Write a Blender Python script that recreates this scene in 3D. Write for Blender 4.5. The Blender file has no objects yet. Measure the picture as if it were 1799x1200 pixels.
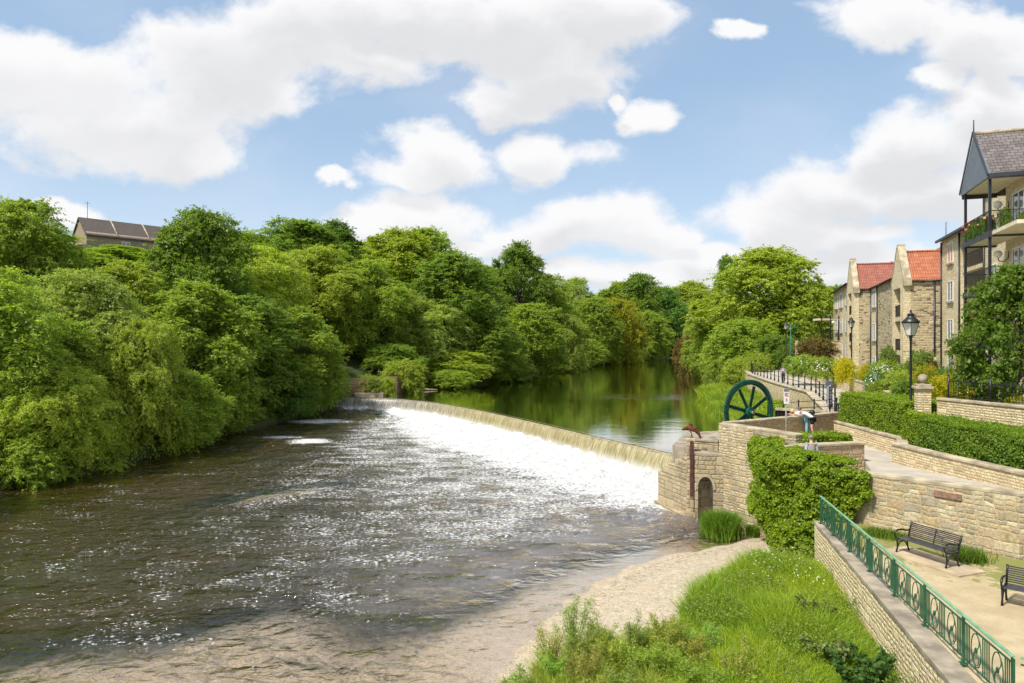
import bpy, math, random
import numpy as np
from mathutils import Vector, Matrix
random.seed(5)
RN = np.random.default_rng(11)
C = bpy.data.collections.new("Scene Objects"); bpy.context.scene.collection.children.link(C)
CZ = 8.8; FO = 1200.0; R = math.radians

def PX(u, Y): return (u - 899.5) / FO * Y
def PZ(v, Y): return CZ - (v - 600) / FO * Y
def G(u, v, z):
    Y = FO * (CZ - z) / (v - 600.0)
    return Vector((PX(u, Y), Y, z))

# ------------------------------------------------------------------ object helpers
def tag(o, label=None, cat=None, group=None, kind=None):
    if label: o['label'] = label
    if cat: o['category'] = cat
    if group: o['group'] = group
    if kind: o['kind'] = kind
    return o
def thing(name, label, cat, loc=(0, 0, 0), rotz=0.0, group=None):
    o = bpy.data.objects.new(name, None); C.objects.link(o)
    o.location = loc; o.rotation_euler = (0, 0, rotz); o.empty_display_size = 0.3
    return tag(o, label, cat, group)
def attach(o, parent):
    if parent is not None:
        root = parent
        o.parent = parent
        # meshes are written in world coordinates: undo the parent's placement
        m = Matrix.Identity(4); p = parent; chain = []
        while p is not None:
            chain.append(p); p = p.parent
        top = chain[-1]
        m = Matrix.Translation(top.location) @ Matrix.Rotation(top.rotation_euler[2], 4, 'Z')
        if len(chain) == 1:
            o.matrix_parent_inverse = m.inverted()
        # deeper children: their parent mesh already has identity basis in world space
def copy_tree(o, parent=None):
    c = o.copy(); C.objects.link(c)
    if parent is not None: c.parent = parent
    for ch in [x for x in C.objects if x.parent == o]:
        copy_tree(ch, c)
    return c

class MB:
    def __init__(s, M=None):
        s.v = []; s.f = []; s.sm = []; s.M = M
    def add(s, vs, fs, smooth=False):
        o = len(s.v)
        for p in vs:
            p = Vector(p)
            if s.M is not None: p = s.M @ p
            s.v.append(tuple(p))
        for f in fs:
            s.f.append(tuple(i + o for i in f)); s.sm.append(smooth)
        return s
    def box(s, c, size, rz=0.0):
        hx, hy, hz = size[0] / 2, size[1] / 2, size[2] / 2
        ca, sa = math.cos(rz), math.sin(rz); vs = []
        for z in (-hz, hz):
            for x, y in ((-hx, -hy), (hx, -hy), (hx, hy), (-hx, hy)):
                vs.append((c[0] + x * ca - y * sa, c[1] + x * sa + y * ca, c[2] + z))
        return s.add(vs, [(3, 2, 1, 0), (4, 5, 6, 7), (0, 1, 5, 4), (1, 2, 6, 5), (2, 3, 7, 6), (3, 0, 4, 7)])
    def beam(s, p, q, w, h, up=(0, 0, 1)):
        p = Vector(p); q = Vector(q); d = (q - p).normalized(); upv = Vector(up)
        if abs(d.dot(upv)) > 0.98: upv = Vector((0, 1, 0))
        a = d.cross(upv).normalized() * w / 2; b = a.cross(d).normalized() * h / 2
        vs = [p - a - b, p + a - b, p + a + b, p - a + b, q - a - b, q + a - b, q + a + b, q - a + b]
        return s.add(vs, [(0, 1, 2, 3), (7, 6, 5, 4), (0, 4, 5, 1), (1, 5, 6, 2), (2, 6, 7, 3), (3, 7, 4, 0)])
    def tube(s, pts, rad, n=8, closed=False):
        pts = [Vector(p) for p in pts]; m = len(pts)
        if not hasattr(rad, '__len__'): rad = [rad] * m
        vs = []; ref = None
        for i, p in enumerate(pts):
            if closed: d = pts[(i + 1) % m] - pts[(i - 1) % m]
            else: d = pts[min(i + 1, m - 1)] - pts[max(i - 1, 0)]
            d.normalize()
            if ref is None: ref = Vector((0, 0, 1)) if abs(d.z) < 0.9 else Vector((1, 0, 0))
            a = d.cross(ref).normalized(); b = a.cross(d).normalized(); ref = b
            for k in range(n):
                t = 2 * math.pi * k / n
                vs.append(p + (a * math.cos(t) + b * math.sin(t)) * rad[i])
        fs = []
        for i in range(m if closed else m - 1):
            j = (i + 1) % m
            for k in range(n):
                k2 = (k + 1) % n
                fs.append((i * n + k, j * n + k, j * n + k2, i * n + k2))
        s.add(vs, fs, True)
        if not closed:
            o = len(s.v) - len(vs)
            s.f.append(tuple(o + k for k in range(n))); s.sm.append(False)
            s.f.append(tuple(o + (m - 1) * n + k for k in reversed(range(n)))); s.sm.append(False)
        return s
    def lathe(s, prof, c, n=20, smooth=True, ph=0.0):
        vs = []
        for r, z in prof:
            for k in range(n):
                t = 2 * math.pi * k / n + ph
                vs.append((c[0] + r * math.cos(t), c[1] + r * math.sin(t), c[2] + z))
        fs = []; m = len(prof)
        for i in range(m - 1):
            for k in range(n):
                k2 = (k + 1) % n
                fs.append((i * n + k, i * n + k2, (i + 1) * n + k2, (i + 1) * n + k))
        fs.append(tuple(range(n - 1, -1, -1))); fs.append(tuple((m - 1) * n + k for k in range(n)))
        return s.add(vs, fs, smooth)
    def sphere(s, c, r, n=14, m=9, sc=(1, 1, 1)):
        prof = []
        for i in range(m + 1):
            a = -math.pi / 2 + math.pi * i / m
            prof.append((max(1e-3, r * math.cos(a)), r * math.sin(a)))
        vs = []
        for rr, z in prof:
            for k in range(n):
                t = 2 * math.pi * k / n
                vs.append((c[0] + rr * math.cos(t) * sc[0], c[1] + rr * math.sin(t) * sc[1], c[2] + z * sc[2]))
        fs = []
        for i in range(m):
            for k in range(n):
                k2 = (k + 1) % n
                fs.append((i * n + k, i * n + k2, (i + 1) * n + k2, (i + 1) * n + k))
        return s.add(vs, fs, True)
    def prism(s, poly, z0, z1):
        n = len(poly)
        ar = sum(poly[i][0] * poly[(i + 1) % n][1] - poly[(i + 1) % n][0] * poly[i][1] for i in range(n))
        if ar < 0: poly = list(reversed(poly))
        za = z0 if hasattr(z0, '__len__') else [z0] * n
        zb = z1 if hasattr(z1, '__len__') else [z1] * n
        if ar < 0 and hasattr(z1, '__len__'): zb = list(reversed(zb))
        vs = [(p[0], p[1], za[i]) for i, p in enumerate(poly)] + [(p[0], p[1], zb[i]) for i, p in enumerate(poly)]
        fs = [tuple(range(n - 1, -1, -1)), tuple(range(n, 2 * n))]
        for i in range(n):
            j = (i + 1) % n; fs.append((i, j, n + j, n + i))
        return s.add(vs, fs)
    def extr(s, poly, d):
        """polygon of 3D points extruded by vector d"""
        n = len(poly); d = Vector(d)
        vs = [Vector(p) for p in poly] + [Vector(p) + d for p in poly]
        fs = [tuple(range(n)), tuple(range(2 * n - 1, n - 1, -1))]
        for i in range(n):
            j = (i + 1) % n; fs.append((j, i, n + i, n + j))
        return s.add(vs, fs)
    def strip(s, pts, th, z0, z1, side=0.0):
        """wall along polyline; side -1..1 shifts the body to one side; z0/z1 numbers or lists"""
        m = len(pts)
        z0 = z0 if hasattr(z0, '__len__') else [z0] * m
        z1 = z1 if hasattr(z1, '__len__') else [z1] * m
        P = [Vector((p[0], p[1])) for p in pts]; nn = []
        for i in range(m):
            ds = []
            if i > 0: ds.append((P[i] - P[i - 1]).normalized())
            if i < m - 1: ds.append((P[i + 1] - P[i]).normalized())
            d = sum(ds, Vector((0, 0))).normalized()
            n_ = Vector((-d.y, d.x)); k = 1.0 / max(0.4, n_.dot(Vector((-ds[0].y, ds[0].x))))
            nn.append(n_ * k)
        vs = []
        for i in range(m):
            a = P[i] + nn[i] * th * (0.5 + side / 2); b = P[i] - nn[i] * th * (0.5 - side / 2)
            vs += [(a.x, a.y, z0[i]), (b.x, b.y, z0[i]), (b.x, b.y, z1[i]), (a.x, a.y, z1[i])]
        fs = [(0, 1, 2, 3)]
        for i in range(m - 1):
            o = i * 4; q = o + 4
            for k in range(4):
                k2 = (k + 1) % 4; fs.append((o + k, q + k, q + k2, o + k2))
        o = (m - 1) * 4; fs.append((o + 3, o + 2, o + 1, o))
        return s.add(vs, fs)
    def build(s, name, mat, parent=None, bevel=0.0, fix=True):
        me = bpy.data.meshes.new(name); me.from_pydata(s.v, [], s.f)
        me.polygons.foreach_set('use_smooth', s.sm)
        if fix:
            import bmesh
            bm = bmesh.new(); bm.from_mesh(me); bmesh.ops.recalc_face_normals(bm, faces=bm.faces); bm.to_mesh(me); bm.free()
        me.update()
        autouv(me)
        me.materials.append(mat)
        o = bpy.data.objects.new(name, me); C.objects.link(o)
        if parent is not None: attach(o, parent)
        if bevel > 0:
            b = o.modifiers.new('bevel', 'BEVEL'); b.width = bevel; b.segments = 2; b.limit_method = 'ANGLE'; b.angle_limit = R(40)
        return o
def autouv(me):
    uv = me.uv_layers.new(name='UVMap'); nl = len(me.loops)
    if nl == 0: return
    co = np.empty(len(me.vertices) * 3); me.vertices.foreach_get('co', co); co = co.reshape(-1, 3)
    vi = np.empty(nl, dtype=np.int32); me.loops.foreach_get('vertex_index', vi)
    nor = np.empty(len(me.polygons) * 3); me.polygons.foreach_get('normal', nor); nor = nor.reshape(-1, 3)
    tot = np.empty(len(me.polygons), dtype=np.int32); me.polygons.foreach_get('loop_total', tot)
    n = np.repeat(nor, tot, axis=0); p = co[vi]
    h = np.hypot(n[:, 0], n[:, 1]); flat = h < 0.2
    hs = np.where(flat, 1, h)
    t = np.stack([-n[:, 1] / hs, n[:, 0] / hs, np.zeros_like(h)], 1); b = np.cross(n, t)
    u = np.where(flat, p[:, 0], (p * t).sum(1)); v = np.where(flat, p[:, 1], (p * b).sum(1))
    uv.data.foreach_set('uv', np.stack([u, v], 1).ravel())

# ------------------------------------------------------------------ material helpers
class NT:
    def __init__(s, name, world=False):
        if world: s.t = world.node_tree
        else:
            s.mat = bpy.data.materials.new(name); s.mat.use_nodes = True; s.t = s.mat.node_tree
            s.t.nodes.clear()
    def n(s, typ, **kw):
        nd = s.t.nodes.new(typ)
        for k, v in kw.items():
            if k[0] == '_': setattr(nd, k[1:], v)
            else:
                key = k.replace('__', ' ')
                if isinstance(v, tuple) and len(v) == 2 and hasattr(v[0], 'outputs'):
                    s.t.links.new(v[0].outputs[v[1]], nd.inputs[key])
                elif hasattr(v, 'outputs'): s.t.links.new(v.outputs[0], nd.inputs[key])
                else: nd.inputs[key].default_value = v
        return nd
    def i(s, nd, idx, v):
        if isinstance(v, tuple) and len(v) == 2 and hasattr(v[0], 'outputs'): s.t.links.new(v[0].outputs[v[1]], nd.inputs[idx])
        elif hasattr(v, 'outputs'): s.t.links.new(v.outputs[0], nd.inputs[idx])
        else: nd.inputs[idx].default_value = v
    def math(s, op, a, b=None, c=None, clamp=False):
        nd = s.t.nodes.new('ShaderNodeMath'); nd.operation = op; nd.use_clamp = clamp
        s.i(nd, 0, a)
        if b is not None: s.i(nd, 1, b)
        if c is not None: s.i(nd, 2, c)
        return nd
    def vm(s, op, a, b=None):
        nd = s.t.nodes.new('ShaderNodeVectorMath'); nd.operation = op
        s.i(nd, 0, a)
        if b is not None: s.i(nd, 1, b)
        return nd
    def mix(s, f, a, b, mode='MIX'):
        nd = s.t.nodes.new('ShaderNodeMix'); nd.data_type = 'RGBA'; nd.blend_type = mode
        s.i(nd, 0, f)
        s.i(nd, 6, c4(a)); s.i(nd, 7, c4(b))
        return (nd, 2)
    def ramp(s, f, stops, interp='LINEAR'):
        nd = s.t.nodes.new('ShaderNodeValToRGB'); s.i(nd, 0, f); cr = nd.color_ramp; cr.interpolation = interp
        while len(cr.elements) < len(stops): cr.elements.new(0.5)
        for e, (p, c) in zip(cr.elements, stops):
            e.position = p; e.color = c4(c) if hasattr(c, '__len__') else (c, c, c, 1)
        return nd
    def sstep(s, x, a, b):
        nd = s.t.nodes.new('ShaderNodeMapRange'); nd.interpolation_type = 'SMOOTHSTEP'
        s.i(nd, 0, x); nd.inputs[1].default_value = a; nd.inputs[2].default_value = b
        return nd
    def noise(s, vec, scale, detail=4, rough=0.55, dist=0.0):
        nd = s.t.nodes.new('ShaderNodeTexNoise'); s.i(nd, 'Vector', vec); nd.inputs['Scale'].default_value = scale
        nd.inputs['Detail'].default_value = detail; nd.inputs['Roughness'].default_value = rough; nd.inputs['Distortion'].default_value = dist
        return nd
    def mapping(s, vec, scale=(1, 1, 1), rot=(0, 0, 0), loc=(0, 0, 0), typ='POINT'):
        nd = s.t.nodes.new('ShaderNodeMapping'); nd.vector_type = typ; s.i(nd, 0, vec)
        nd.inputs[1].default_value = loc; nd.inputs[2].default_value = rot; nd.inputs[3].default_value = scale
        return nd
    def bump(s, h, strength=0.5, dist=0.02, normal=None):
        nd = s.t.nodes.new('ShaderNodeBump'); s.i(nd, 'Height', h); nd.inputs['Strength'].default_value = strength; nd.inputs['Distance'].default_value = dist
        if normal is not None: s.i(nd, 'Normal', normal)
        return nd
    def bsdf(s, col, rough=0.8, spec=0.3, normal=None, metal=0.0):
        nd = s.t.nodes.new('ShaderNodeBsdfPrincipled'); s.i(nd, 'Base Color', c4(col)); s.i(nd, 'Roughness', rough)
        nd.inputs['Specular IOR Level'].default_value = spec; nd.inputs['Metallic'].default_value = metal
        if normal is not None: s.i(nd, 'Normal', normal)
        return nd
    def out(s, sh, disp=None):
        o = s.t.nodes.new('ShaderNodeOutputMaterial'); s.i(o, 0, sh)
        return s.mat
def c4(c):
    if isinstance(c, tuple) and len(c) == 3 and not hasattr(c[0], 'outputs'): return (c[0], c[1], c[2], 1.0)
    return c

def m_plain(name, col, rough=0.6, spec=0.3, metal=0.0, var=0.15, sc=6.0, bump=0.0):
    t = NT(name); tc = t.n('ShaderNodeTexCoord')
    n = t.noise((tc, 'Object'), sc, 5)
    c = t.mix(t.sstep(n, 0.3, 0.7), tuple(x * (1 - var) for x in col), tuple(min(1, x * (1 + var)) for x in col))
    nb = t.bump(t.noise((tc, 'Object'), sc * 6, 3), bump, 0.01) if bump else None
    return t.out(t.bsdf(c, rough, spec, nb, metal))
def courses(t, sx_, sy_, w_, h_, seed):
    """random-offset courses: returns (random per stone, distance to the joint)"""
    yv = t.math('DIVIDE', sy_, h_); row = t.math('FLOOR', yv)
    w1 = t.t.nodes.new('ShaderNodeTexWhiteNoise'); w1.noise_dimensions = '1D'; t.i(w1, 'W', t.math('ADD', row, seed))
    xv = t.math('ADD', t.math('DIVIDE', sx_, w_), t.math('MULTIPLY', (w1, 'Value'), 7.3)); col = t.math('FLOOR', xv)
    cv = t.n('ShaderNodeCombineXYZ', X=col, Y=row, Z=seed)
    w2 = t.t.nodes.new('ShaderNodeTexWhiteNoise'); w2.noise_dimensions = '3D'; t.i(w2, 'Vector', cv)
    fx = t.math('FRACT', xv); fy = t.math('FRACT', yv)
    ex = t.math('MULTIPLY', t.math('MINIMUM', fx, t.math('SUBTRACT', 1.0, fx)), w_); ey = t.math('MULTIPLY', t.math('MINIMUM', fy, t.math('SUBTRACT', 1.0, fy)), h_)
    return (w2, 'Value'), t.math('MINIMUM', ex, ey)
def m_stone(name, cols, w_=0.3, h_=0.15, mortar=(0.3, 0.25, 0.17), irr=0.05, thr=0.55, grime=(0.12, 0.10, 0.075), gr=0.4, moss=0.0, mort=0.012, bstr=0.9, darkst=0.0, dcol=(0.07, 0.055, 0.045)):
    t = NT(name); uv = t.n('ShaderNodeUVMap')
    w = t.noise(uv, 2.4, 3, 0.6); wv = t.vm('SCALE', t.vm('SUBTRACT', (w, 'Color'), (0.5, 0.5, 0.5))); wv.inputs['Scale'].default_value = irr * 3.0
    sp = t.n('ShaderNodeSeparateXYZ', Vector=t.vm('ADD', uv, wv))
    rc, ec = courses(t, (sp, 0), (sp, 1), w_ * 2, h_ * 2, 3.0); rf, ef = courses(t, (sp, 0), (sp, 1), w_, h_, 11.0)
    sel = t.math('GREATER_THAN', rc, thr)
    rnd = t.math('FRACT', t.math('MULTIPLY', t.math('ADD', t.math('MULTIPLY', sel, rc), t.math('MULTIPLY', t.math('SUBTRACT', 1.0, sel), rf)), 13.7))
    ef2 = t.math('MINIMUM', ec, ef); edge = t.math('ADD', t.math('MULTIPLY', sel, ec), t.math('MULTIPLY', t.math('SUBTRACT', 1.0, sel), ef2))
    k = len(cols); base = t.ramp(rnd, [((i + 0.5) / k, c) for i, c in enumerate(cols)])
    fine = t.noise(uv, 11, 7, 0.68); f2 = t.noise(uv, 0.6, 6, 0.62); f3 = t.noise(uv, 1.7, 6, 0.65)
    base = t.mix(0.6, base, t.mix(t.sstep(fine, 0.28, 0.72), (0.5, 0.5, 0.5), (1.45, 1.42, 1.36)), 'MULTIPLY')
    if darkst > 0:
        r2 = t.math('FRACT', t.math('MULTIPLY', rnd, 5.31)); dm = t.math('MULTIPLY', t.sstep(t.math('ADD', r2, t.math('MULTIPLY', t.math('SUBTRACT', f2, 0.5), 1.6)), 0.62, 0.95), darkst)
        base = t.mix(dm, base, dcol)
    base = t.mix(t.math('MULTIPLY', t.sstep(f2, 0.50, 0.72), gr), base, grime)
    if moss > 0: base = t.mix(t.math('MULTIPLY', t.sstep(f3, 0.54, 0.68), moss), base, (0.07, 0.09, 0.025))
    e2 = t.math('ADD', edge, t.math('MULTIPLY', t.math('SUBTRACT', fine, 0.5), 0.03))
    col = t.mix(t.sstep(e2, mort * 0.3, mort * 1.5), mortar, base)
    h = t.math('ADD', t.math('MULTIPLY', t.sstep(e2, 0.0, 0.05), 0.8), t.math('ADD', t.math('MULTIPLY', fine, 0.6), t.math('MULTIPLY', rnd, 0.25)))
    return t.out(t.bsdf(col, 0.88, 0.2, t.bump(h, bstr, 0.035)))
def m_tiles(name, c1, c2, w=0.3, h=0.33, wave=0.0, stain=(0.05, 0.05, 0.045), st=0.4):
    t = NT(name); uv = t.n('ShaderNodeUVMap')
    b = t.t.nodes.new('ShaderNodeTexBrick'); t.i(b, 'Vector', uv); b.inputs['Scale'].default_value = 1; b.inputs['Brick Width'].default_value = w; b.inputs['Row Height'].default_value = h
    b.inputs['Mortar Size'].default_value = 0.012; b.inputs['Mortar Smooth'].default_value = 0.2
    b.inputs['Color1'].default_value = c4(c1); b.inputs['Color2'].default_value = c4(c2); b.inputs['Mortar'].default_value = c4(tuple(x * 0.3 for x in c1))
    if wave > 0: b.offset = 0.0
    sp = t.n('ShaderNodeSeparateXYZ', Vector=uv)
    fr = t.math('FRACT', t.math('DIVIDE', (sp, 1), h))
    hh = t.math('ADD', t.math('SUBTRACT', 1, fr), t.math('MULTIPLY', (b, 'Fac'), -0.8))
    if wave > 0:
        sx = t.math('SINE', t.math('MULTIPLY', (sp, 0), 2 * math.pi / w)); hh = t.math('ADD', hh, t.math('MULTIPLY', sx, wave))
    n = t.noise(uv, 1.1, 5, 0.6); n2 = t.noise(uv, 9, 4)
    col = t.mix(t.math('MULTIPLY', t.sstep(n, 0.45, 0.7), st), (b, 'Color'), stain)
    col = t.mix(0.4, col, t.mix(t.sstep(n2, 0.3, 0.7), (0.6, 0.6, 0.6), (1.35, 1.35, 1.35)), 'MULTIPLY')
    return t.out(t.bsdf(col, 0.8, 0.3, t.bump(hh, 0.8, 0.05)))
def m_leaf(name, warm=(1.35, 1.15, 0.6), trans=0.5, rough=0.5, spec=0.35):
    t = NT(name); oi = t.n('ShaderNodeObjectInfo'); a = t.n('ShaderNodeAttribute', _attribute_name='rnd'); b = t.n('ShaderNodeAttribute', _attribute_name='cl')
    col = (oi, 'Color')
    col = t.mix(t.math('MULTIPLY', (b, 'Fac'), 0.75), col, t.mix(1.0, col, warm, 'MULTIPLY'))
    v = t.math('MULTIPLY_ADD', (a, 'Fac'), 0.8, 0.6); cv = t.n('ShaderNodeCombineXYZ', X=v, Y=v, Z=v)
    col = t.mix(1.0, col, (cv, 0), 'MULTIPLY')
    p = t.bsdf(col, rough, spec)
    tr = t.n('ShaderNodeBsdfTranslucent'); t.i(tr, 0, t.mix(1.0, col, (1.25, 1.35, 0.5), 'MULTIPLY'))
    mx = t.n('ShaderNodeMixShader'); mx.inputs[0].default_value = trans; t.i(mx, 1, p); t.i(mx, 2, tr)
    return t.out(mx)

M = {}
M['leaf'] = m_leaf('foliage')
M['grassb'] = m_leaf('grass_blades', (1.5, 1.2, 0.55), 0.4, 0.55, 0.3)
M['bark'] = m_plain('bark', (0.11, 0.085, 0.06), 0.9, 0.1, 0, 0.4, 5, 0.6)
M['core'] = m_plain('twigs', (0.02, 0.03, 0.01), 0.95, 0.05, 0, 0.4, 8)
M['iron'] = m_plain('black_iron', (0.012, 0.012, 0.013), 0.4, 0.5, 0, 0.3, 9)
M['darkgrey'] = m_plain('dark_grey_paint', (0.035, 0.042, 0.05), 0.5, 0.4, 0, 0.12, 3)
M['greygable'] = m_plain('grey_boarding', (0.14, 0.165, 0.19), 0.6, 0.3, 0, 0.08, 2)
M['green'] = m_plain('green_paint', (0.012, 0.085, 0.038), 0.4, 0.5, 0, 0.25, 4)
M['palegreen'] = m_plain('pale_green_rail', (0.16, 0.34, 0.20), 0.45, 0.5, 0, 0.2, 5)
M['wheelgreen'] = m_plain('dark_green_enamel', (0.008, 0.07, 0.046), 0.38, 0.5, 0, 0.3, 3)
M['rust'] = m_plain('rusty_iron', (0.13, 0.045, 0.022), 0.85, 0.2, 0, 0.45, 6, 0.5)
M['rustbeam'] = m_plain('rust_brown_beam', (0.09, 0.035, 0.032), 0.8, 0.2, 0, 0.3, 4, 0.3)
M['white'] = m_plain('white_paint', (0.72, 0.70, 0.66), 0.5, 0.4, 0, 0.04, 3)
M['cream'] = m_plain('cream_render', (0.66, 0.59, 0.42), 0.8, 0.2, 0, 0.08, 2)
M['dress'] = m_plain('dressed_stone', (0.56, 0.47, 0.31), 0.85, 0.2, 0, 0.2, 2.5, 0.4)
M['coping'] = m_plain('weathered_coping', (0.38, 0.32, 0.22), 0.9, 0.15, 0, 0.35, 1.6, 0.5)
M['copingdark'] = m_plain('dark_weathered_coping', (0.29, 0.245, 0.185), 0.9, 0.15, 0, 0.35, 1.6, 0.5)
M['wood'] = m_plain('driftwood', (0.38, 0.30, 0.2), 0.8, 0.2, 0, 0.2, 6, 0.4)
def mglass(name, col):
    t = NT(name); tc = t.n('ShaderNodeTexCoord')
    n = t.noise((tc, 'Object'), 1.5, 2)
    return t.out(t.bsdf(t.mix(n, col, tuple(min(1, x * 1.8) for x in col)), 0.06, 0.8))
M['pane'] = mglass('window_glass', (0.10, 0.11, 0.12))
M['curtain'] = mglass('curtained_glass', (0.30, 0.16, 0.12))
M['frost'] = m_plain('lamp_glass', (0.62, 0.62, 0.52), 0.25, 0.6, 0, 0.06, 5)
M['globe'] = m_plain('white_globe', (0.78, 0.77, 0.72), 0.3, 0.5, 0, 0.03, 5)
M['bigwall'] = m_stone('old_rubble_wall', [(0.34, 0.28, 0.17), (0.50, 0.42, 0.26), (0.42, 0.33, 0.19), (0.56, 0.47, 0.30), (0.38, 0.32, 0.21)], 0.25, 0.13, (0.36, 0.30, 0.19), 0.06, 0.62, gr=0.5, moss=0.15)
M['terrwall'] = m_stone('terrace_rubble_wall', [(0.43, 0.35, 0.21), (0.30, 0.25, 0.16), (0.56, 0.49, 0.32), (0.37, 0.27, 0.17), (0.48, 0.37, 0.20), (0.31, 0.275, 0.20), (0.44, 0.37, 0.25)], 0.29, 0.16, (0.44, 0.37, 0.24), 0.065, 0.55, gr=0.5, moss=0.4, mort=0.011, bstr=0.6)
M['railwall'] = m_stone('pale_rubble_wall', [(0.68, 0.56, 0.33), (0.76, 0.65, 0.42), (0.58, 0.46, 0.27), (0.72, 0.60, 0.37)], 0.22, 0.13, (0.50, 0.41, 0.25), 0.06, 0.8, gr=0.12)
M['brownwall'] = m_stone('brown_rubble_parapet', [(0.36, 0.27, 0.16), (0.44, 0.35, 0.21), (0.40, 0.24, 0.14), (0.50, 0.41, 0.26)], 0.24, 0.14, (0.36, 0.29, 0.19), 0.05, 0.7, gr=0.35)
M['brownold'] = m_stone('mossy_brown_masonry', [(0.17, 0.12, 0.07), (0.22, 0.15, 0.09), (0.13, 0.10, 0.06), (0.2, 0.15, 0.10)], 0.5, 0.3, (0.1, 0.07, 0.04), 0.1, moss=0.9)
M['pierwall'] = m_stone('weathered_pier_stone', [(0.36, 0.29, 0.18), (0.46, 0.38, 0.24), (0.40, 0.33, 0.21), (0.32, 0.26, 0.17)], 0.42, 0.22, (0.21, 0.17, 0.11), 0.03, 0.5, (0.13, 0.11, 0.08), 0.7, 0.1, 0.012)
M['gardenwall'] = m_stone('coursed_garden_wall', [(0.64, 0.53, 0.32), (0.54, 0.43, 0.25), (0.68, 0.58, 0.38), (0.48, 0.37, 0.21)], 0.24, 0.105, (0.42, 0.34, 0.21), 0.02, 0.8, gr=0.15, bstr=0.6, darkst=0.4, dcol=(0.30, 0.21, 0.12))
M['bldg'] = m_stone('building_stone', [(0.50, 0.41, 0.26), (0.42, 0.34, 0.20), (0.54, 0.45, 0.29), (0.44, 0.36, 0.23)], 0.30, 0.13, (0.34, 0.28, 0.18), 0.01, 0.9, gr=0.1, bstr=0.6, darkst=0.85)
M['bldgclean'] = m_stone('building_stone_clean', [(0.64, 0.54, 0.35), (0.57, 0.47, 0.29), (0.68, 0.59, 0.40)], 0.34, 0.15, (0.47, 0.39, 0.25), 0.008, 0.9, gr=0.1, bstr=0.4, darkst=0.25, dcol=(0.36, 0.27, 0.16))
M['farstone'] = m_stone('hill_house_stone', [(0.36, 0.29, 0.19), (0.30, 0.24, 0.16)], 0.4, 0.2, (0.3, 0.25, 0.17), 0.01, 0.9)
M['pantile'] = m_tiles('red_pantiles', (0.47, 0.17, 0.085), (0.36, 0.12, 0.06), 0.34, 0.44, 0.6, (0.2, 0.07, 0.04), 0.35)
M['pantile2'] = m_tiles('weathered_red_pantiles', (0.35, 0.13, 0.085), (0.28, 0.10, 0.07), 0.34, 0.44, 0.6, (0.15, 0.07, 0.05), 0.45)
M['slate'] = m_tiles('grey_stone_slates', (0.19, 0.165, 0.155), (0.13, 0.11, 0.105), 0.34, 0.24, 0, (0.06, 0.05, 0.045), 0.5)
M['slate2'] = m_tiles('brown_roof_tiles', (0.13, 0.10, 0.085), (0.10, 0.08, 0.07), 0.3, 0.3, 0)

# ------------------------------------------------------------------ leaves and crowns (numpy)
def leafmesh(name, P, N, L, Wd, rnd, cl, mat, T=None):
    n = len(P)
    N = N / np.maximum(1e-6, np.linalg.norm(N, axis=1))[:, None]
    if T is None: T = RN.normal(size=(n, 3))
    T = T - (T * N).sum(1)[:, None] * N; T /= np.maximum(1e-6, np.linalg.norm(T, axis=1))[:, None]
    B = np.cross(N, T)
    L = (np.ones(n) * L)[:, None] / 2; Wd = (np.ones(n) * Wd)[:, None] / 2
    fold = N * Wd * 0.35
    V = np.stack([P - T * L, P + B * Wd + fold, P + T * L, P - B * Wd + fold], 1).reshape(-1, 3)
    me = bpy.data.meshes.new(name)
    me.vertices.add(4 * n); me.vertices.foreach_set('co', V.ravel().astype(np.float32))
    me.loops.add(4 * n); me.loops.foreach_set('vertex_index', np.arange(4 * n, dtype=np.int32))
    me.polygons.add(n); me.polygons.foreach_set('loop_start', np.arange(0, 4 * n, 4, dtype=np.int32))
    me.update(calc_edges=True)
    for nm, arr in (('rnd', rnd), ('cl', cl)):
        a = me.attributes.new(nm, 'FLOAT', 'POINT'); a.data.foreach_set('value', np.repeat(arr, 4).astype(np.float32))
    me.materials.append(mat)
    return me
def rdir(n):
    d = RN.normal(size=(n, 3)); return d / np.linalg.norm(d, axis=1)[:, None]
def clumps_to_leaves(cc, cr, outd, per, leafL, leafW, flat=0.65, droop=0.0):
    K = len(cc); idx = np.repeat(np.arange(K), per); n = len(idx)
    d = rdir(n) + outd[idx] * 0.55 + np.array([0, 0, 0.45]); d /= np.linalg.norm(d, axis=1)[:, None]
    rad = cr[idx] * (0.55 + 0.5 * RN.random(n) ** 0.6)
    off = d * rad[:, None]; off[:, 2] *= flat
    if droop: off[:, 2] -= droop * (np.hypot(off[:, 0], off[:, 1]) ** 2) / cr[idx]
    P = cc[idx] + off
    N = d * 0.7 + np.array([0, 0, 0.5]) + RN.normal(size=(n, 3)) * 0.45
    clv = RN.random(K)[idx] * 0.8 + 0.2 * RN.random(n)
    L = leafL * (0.65 + 0.7 * RN.random(n))
    return P, N, L, L * leafW, RN.random(n), clv
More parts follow.
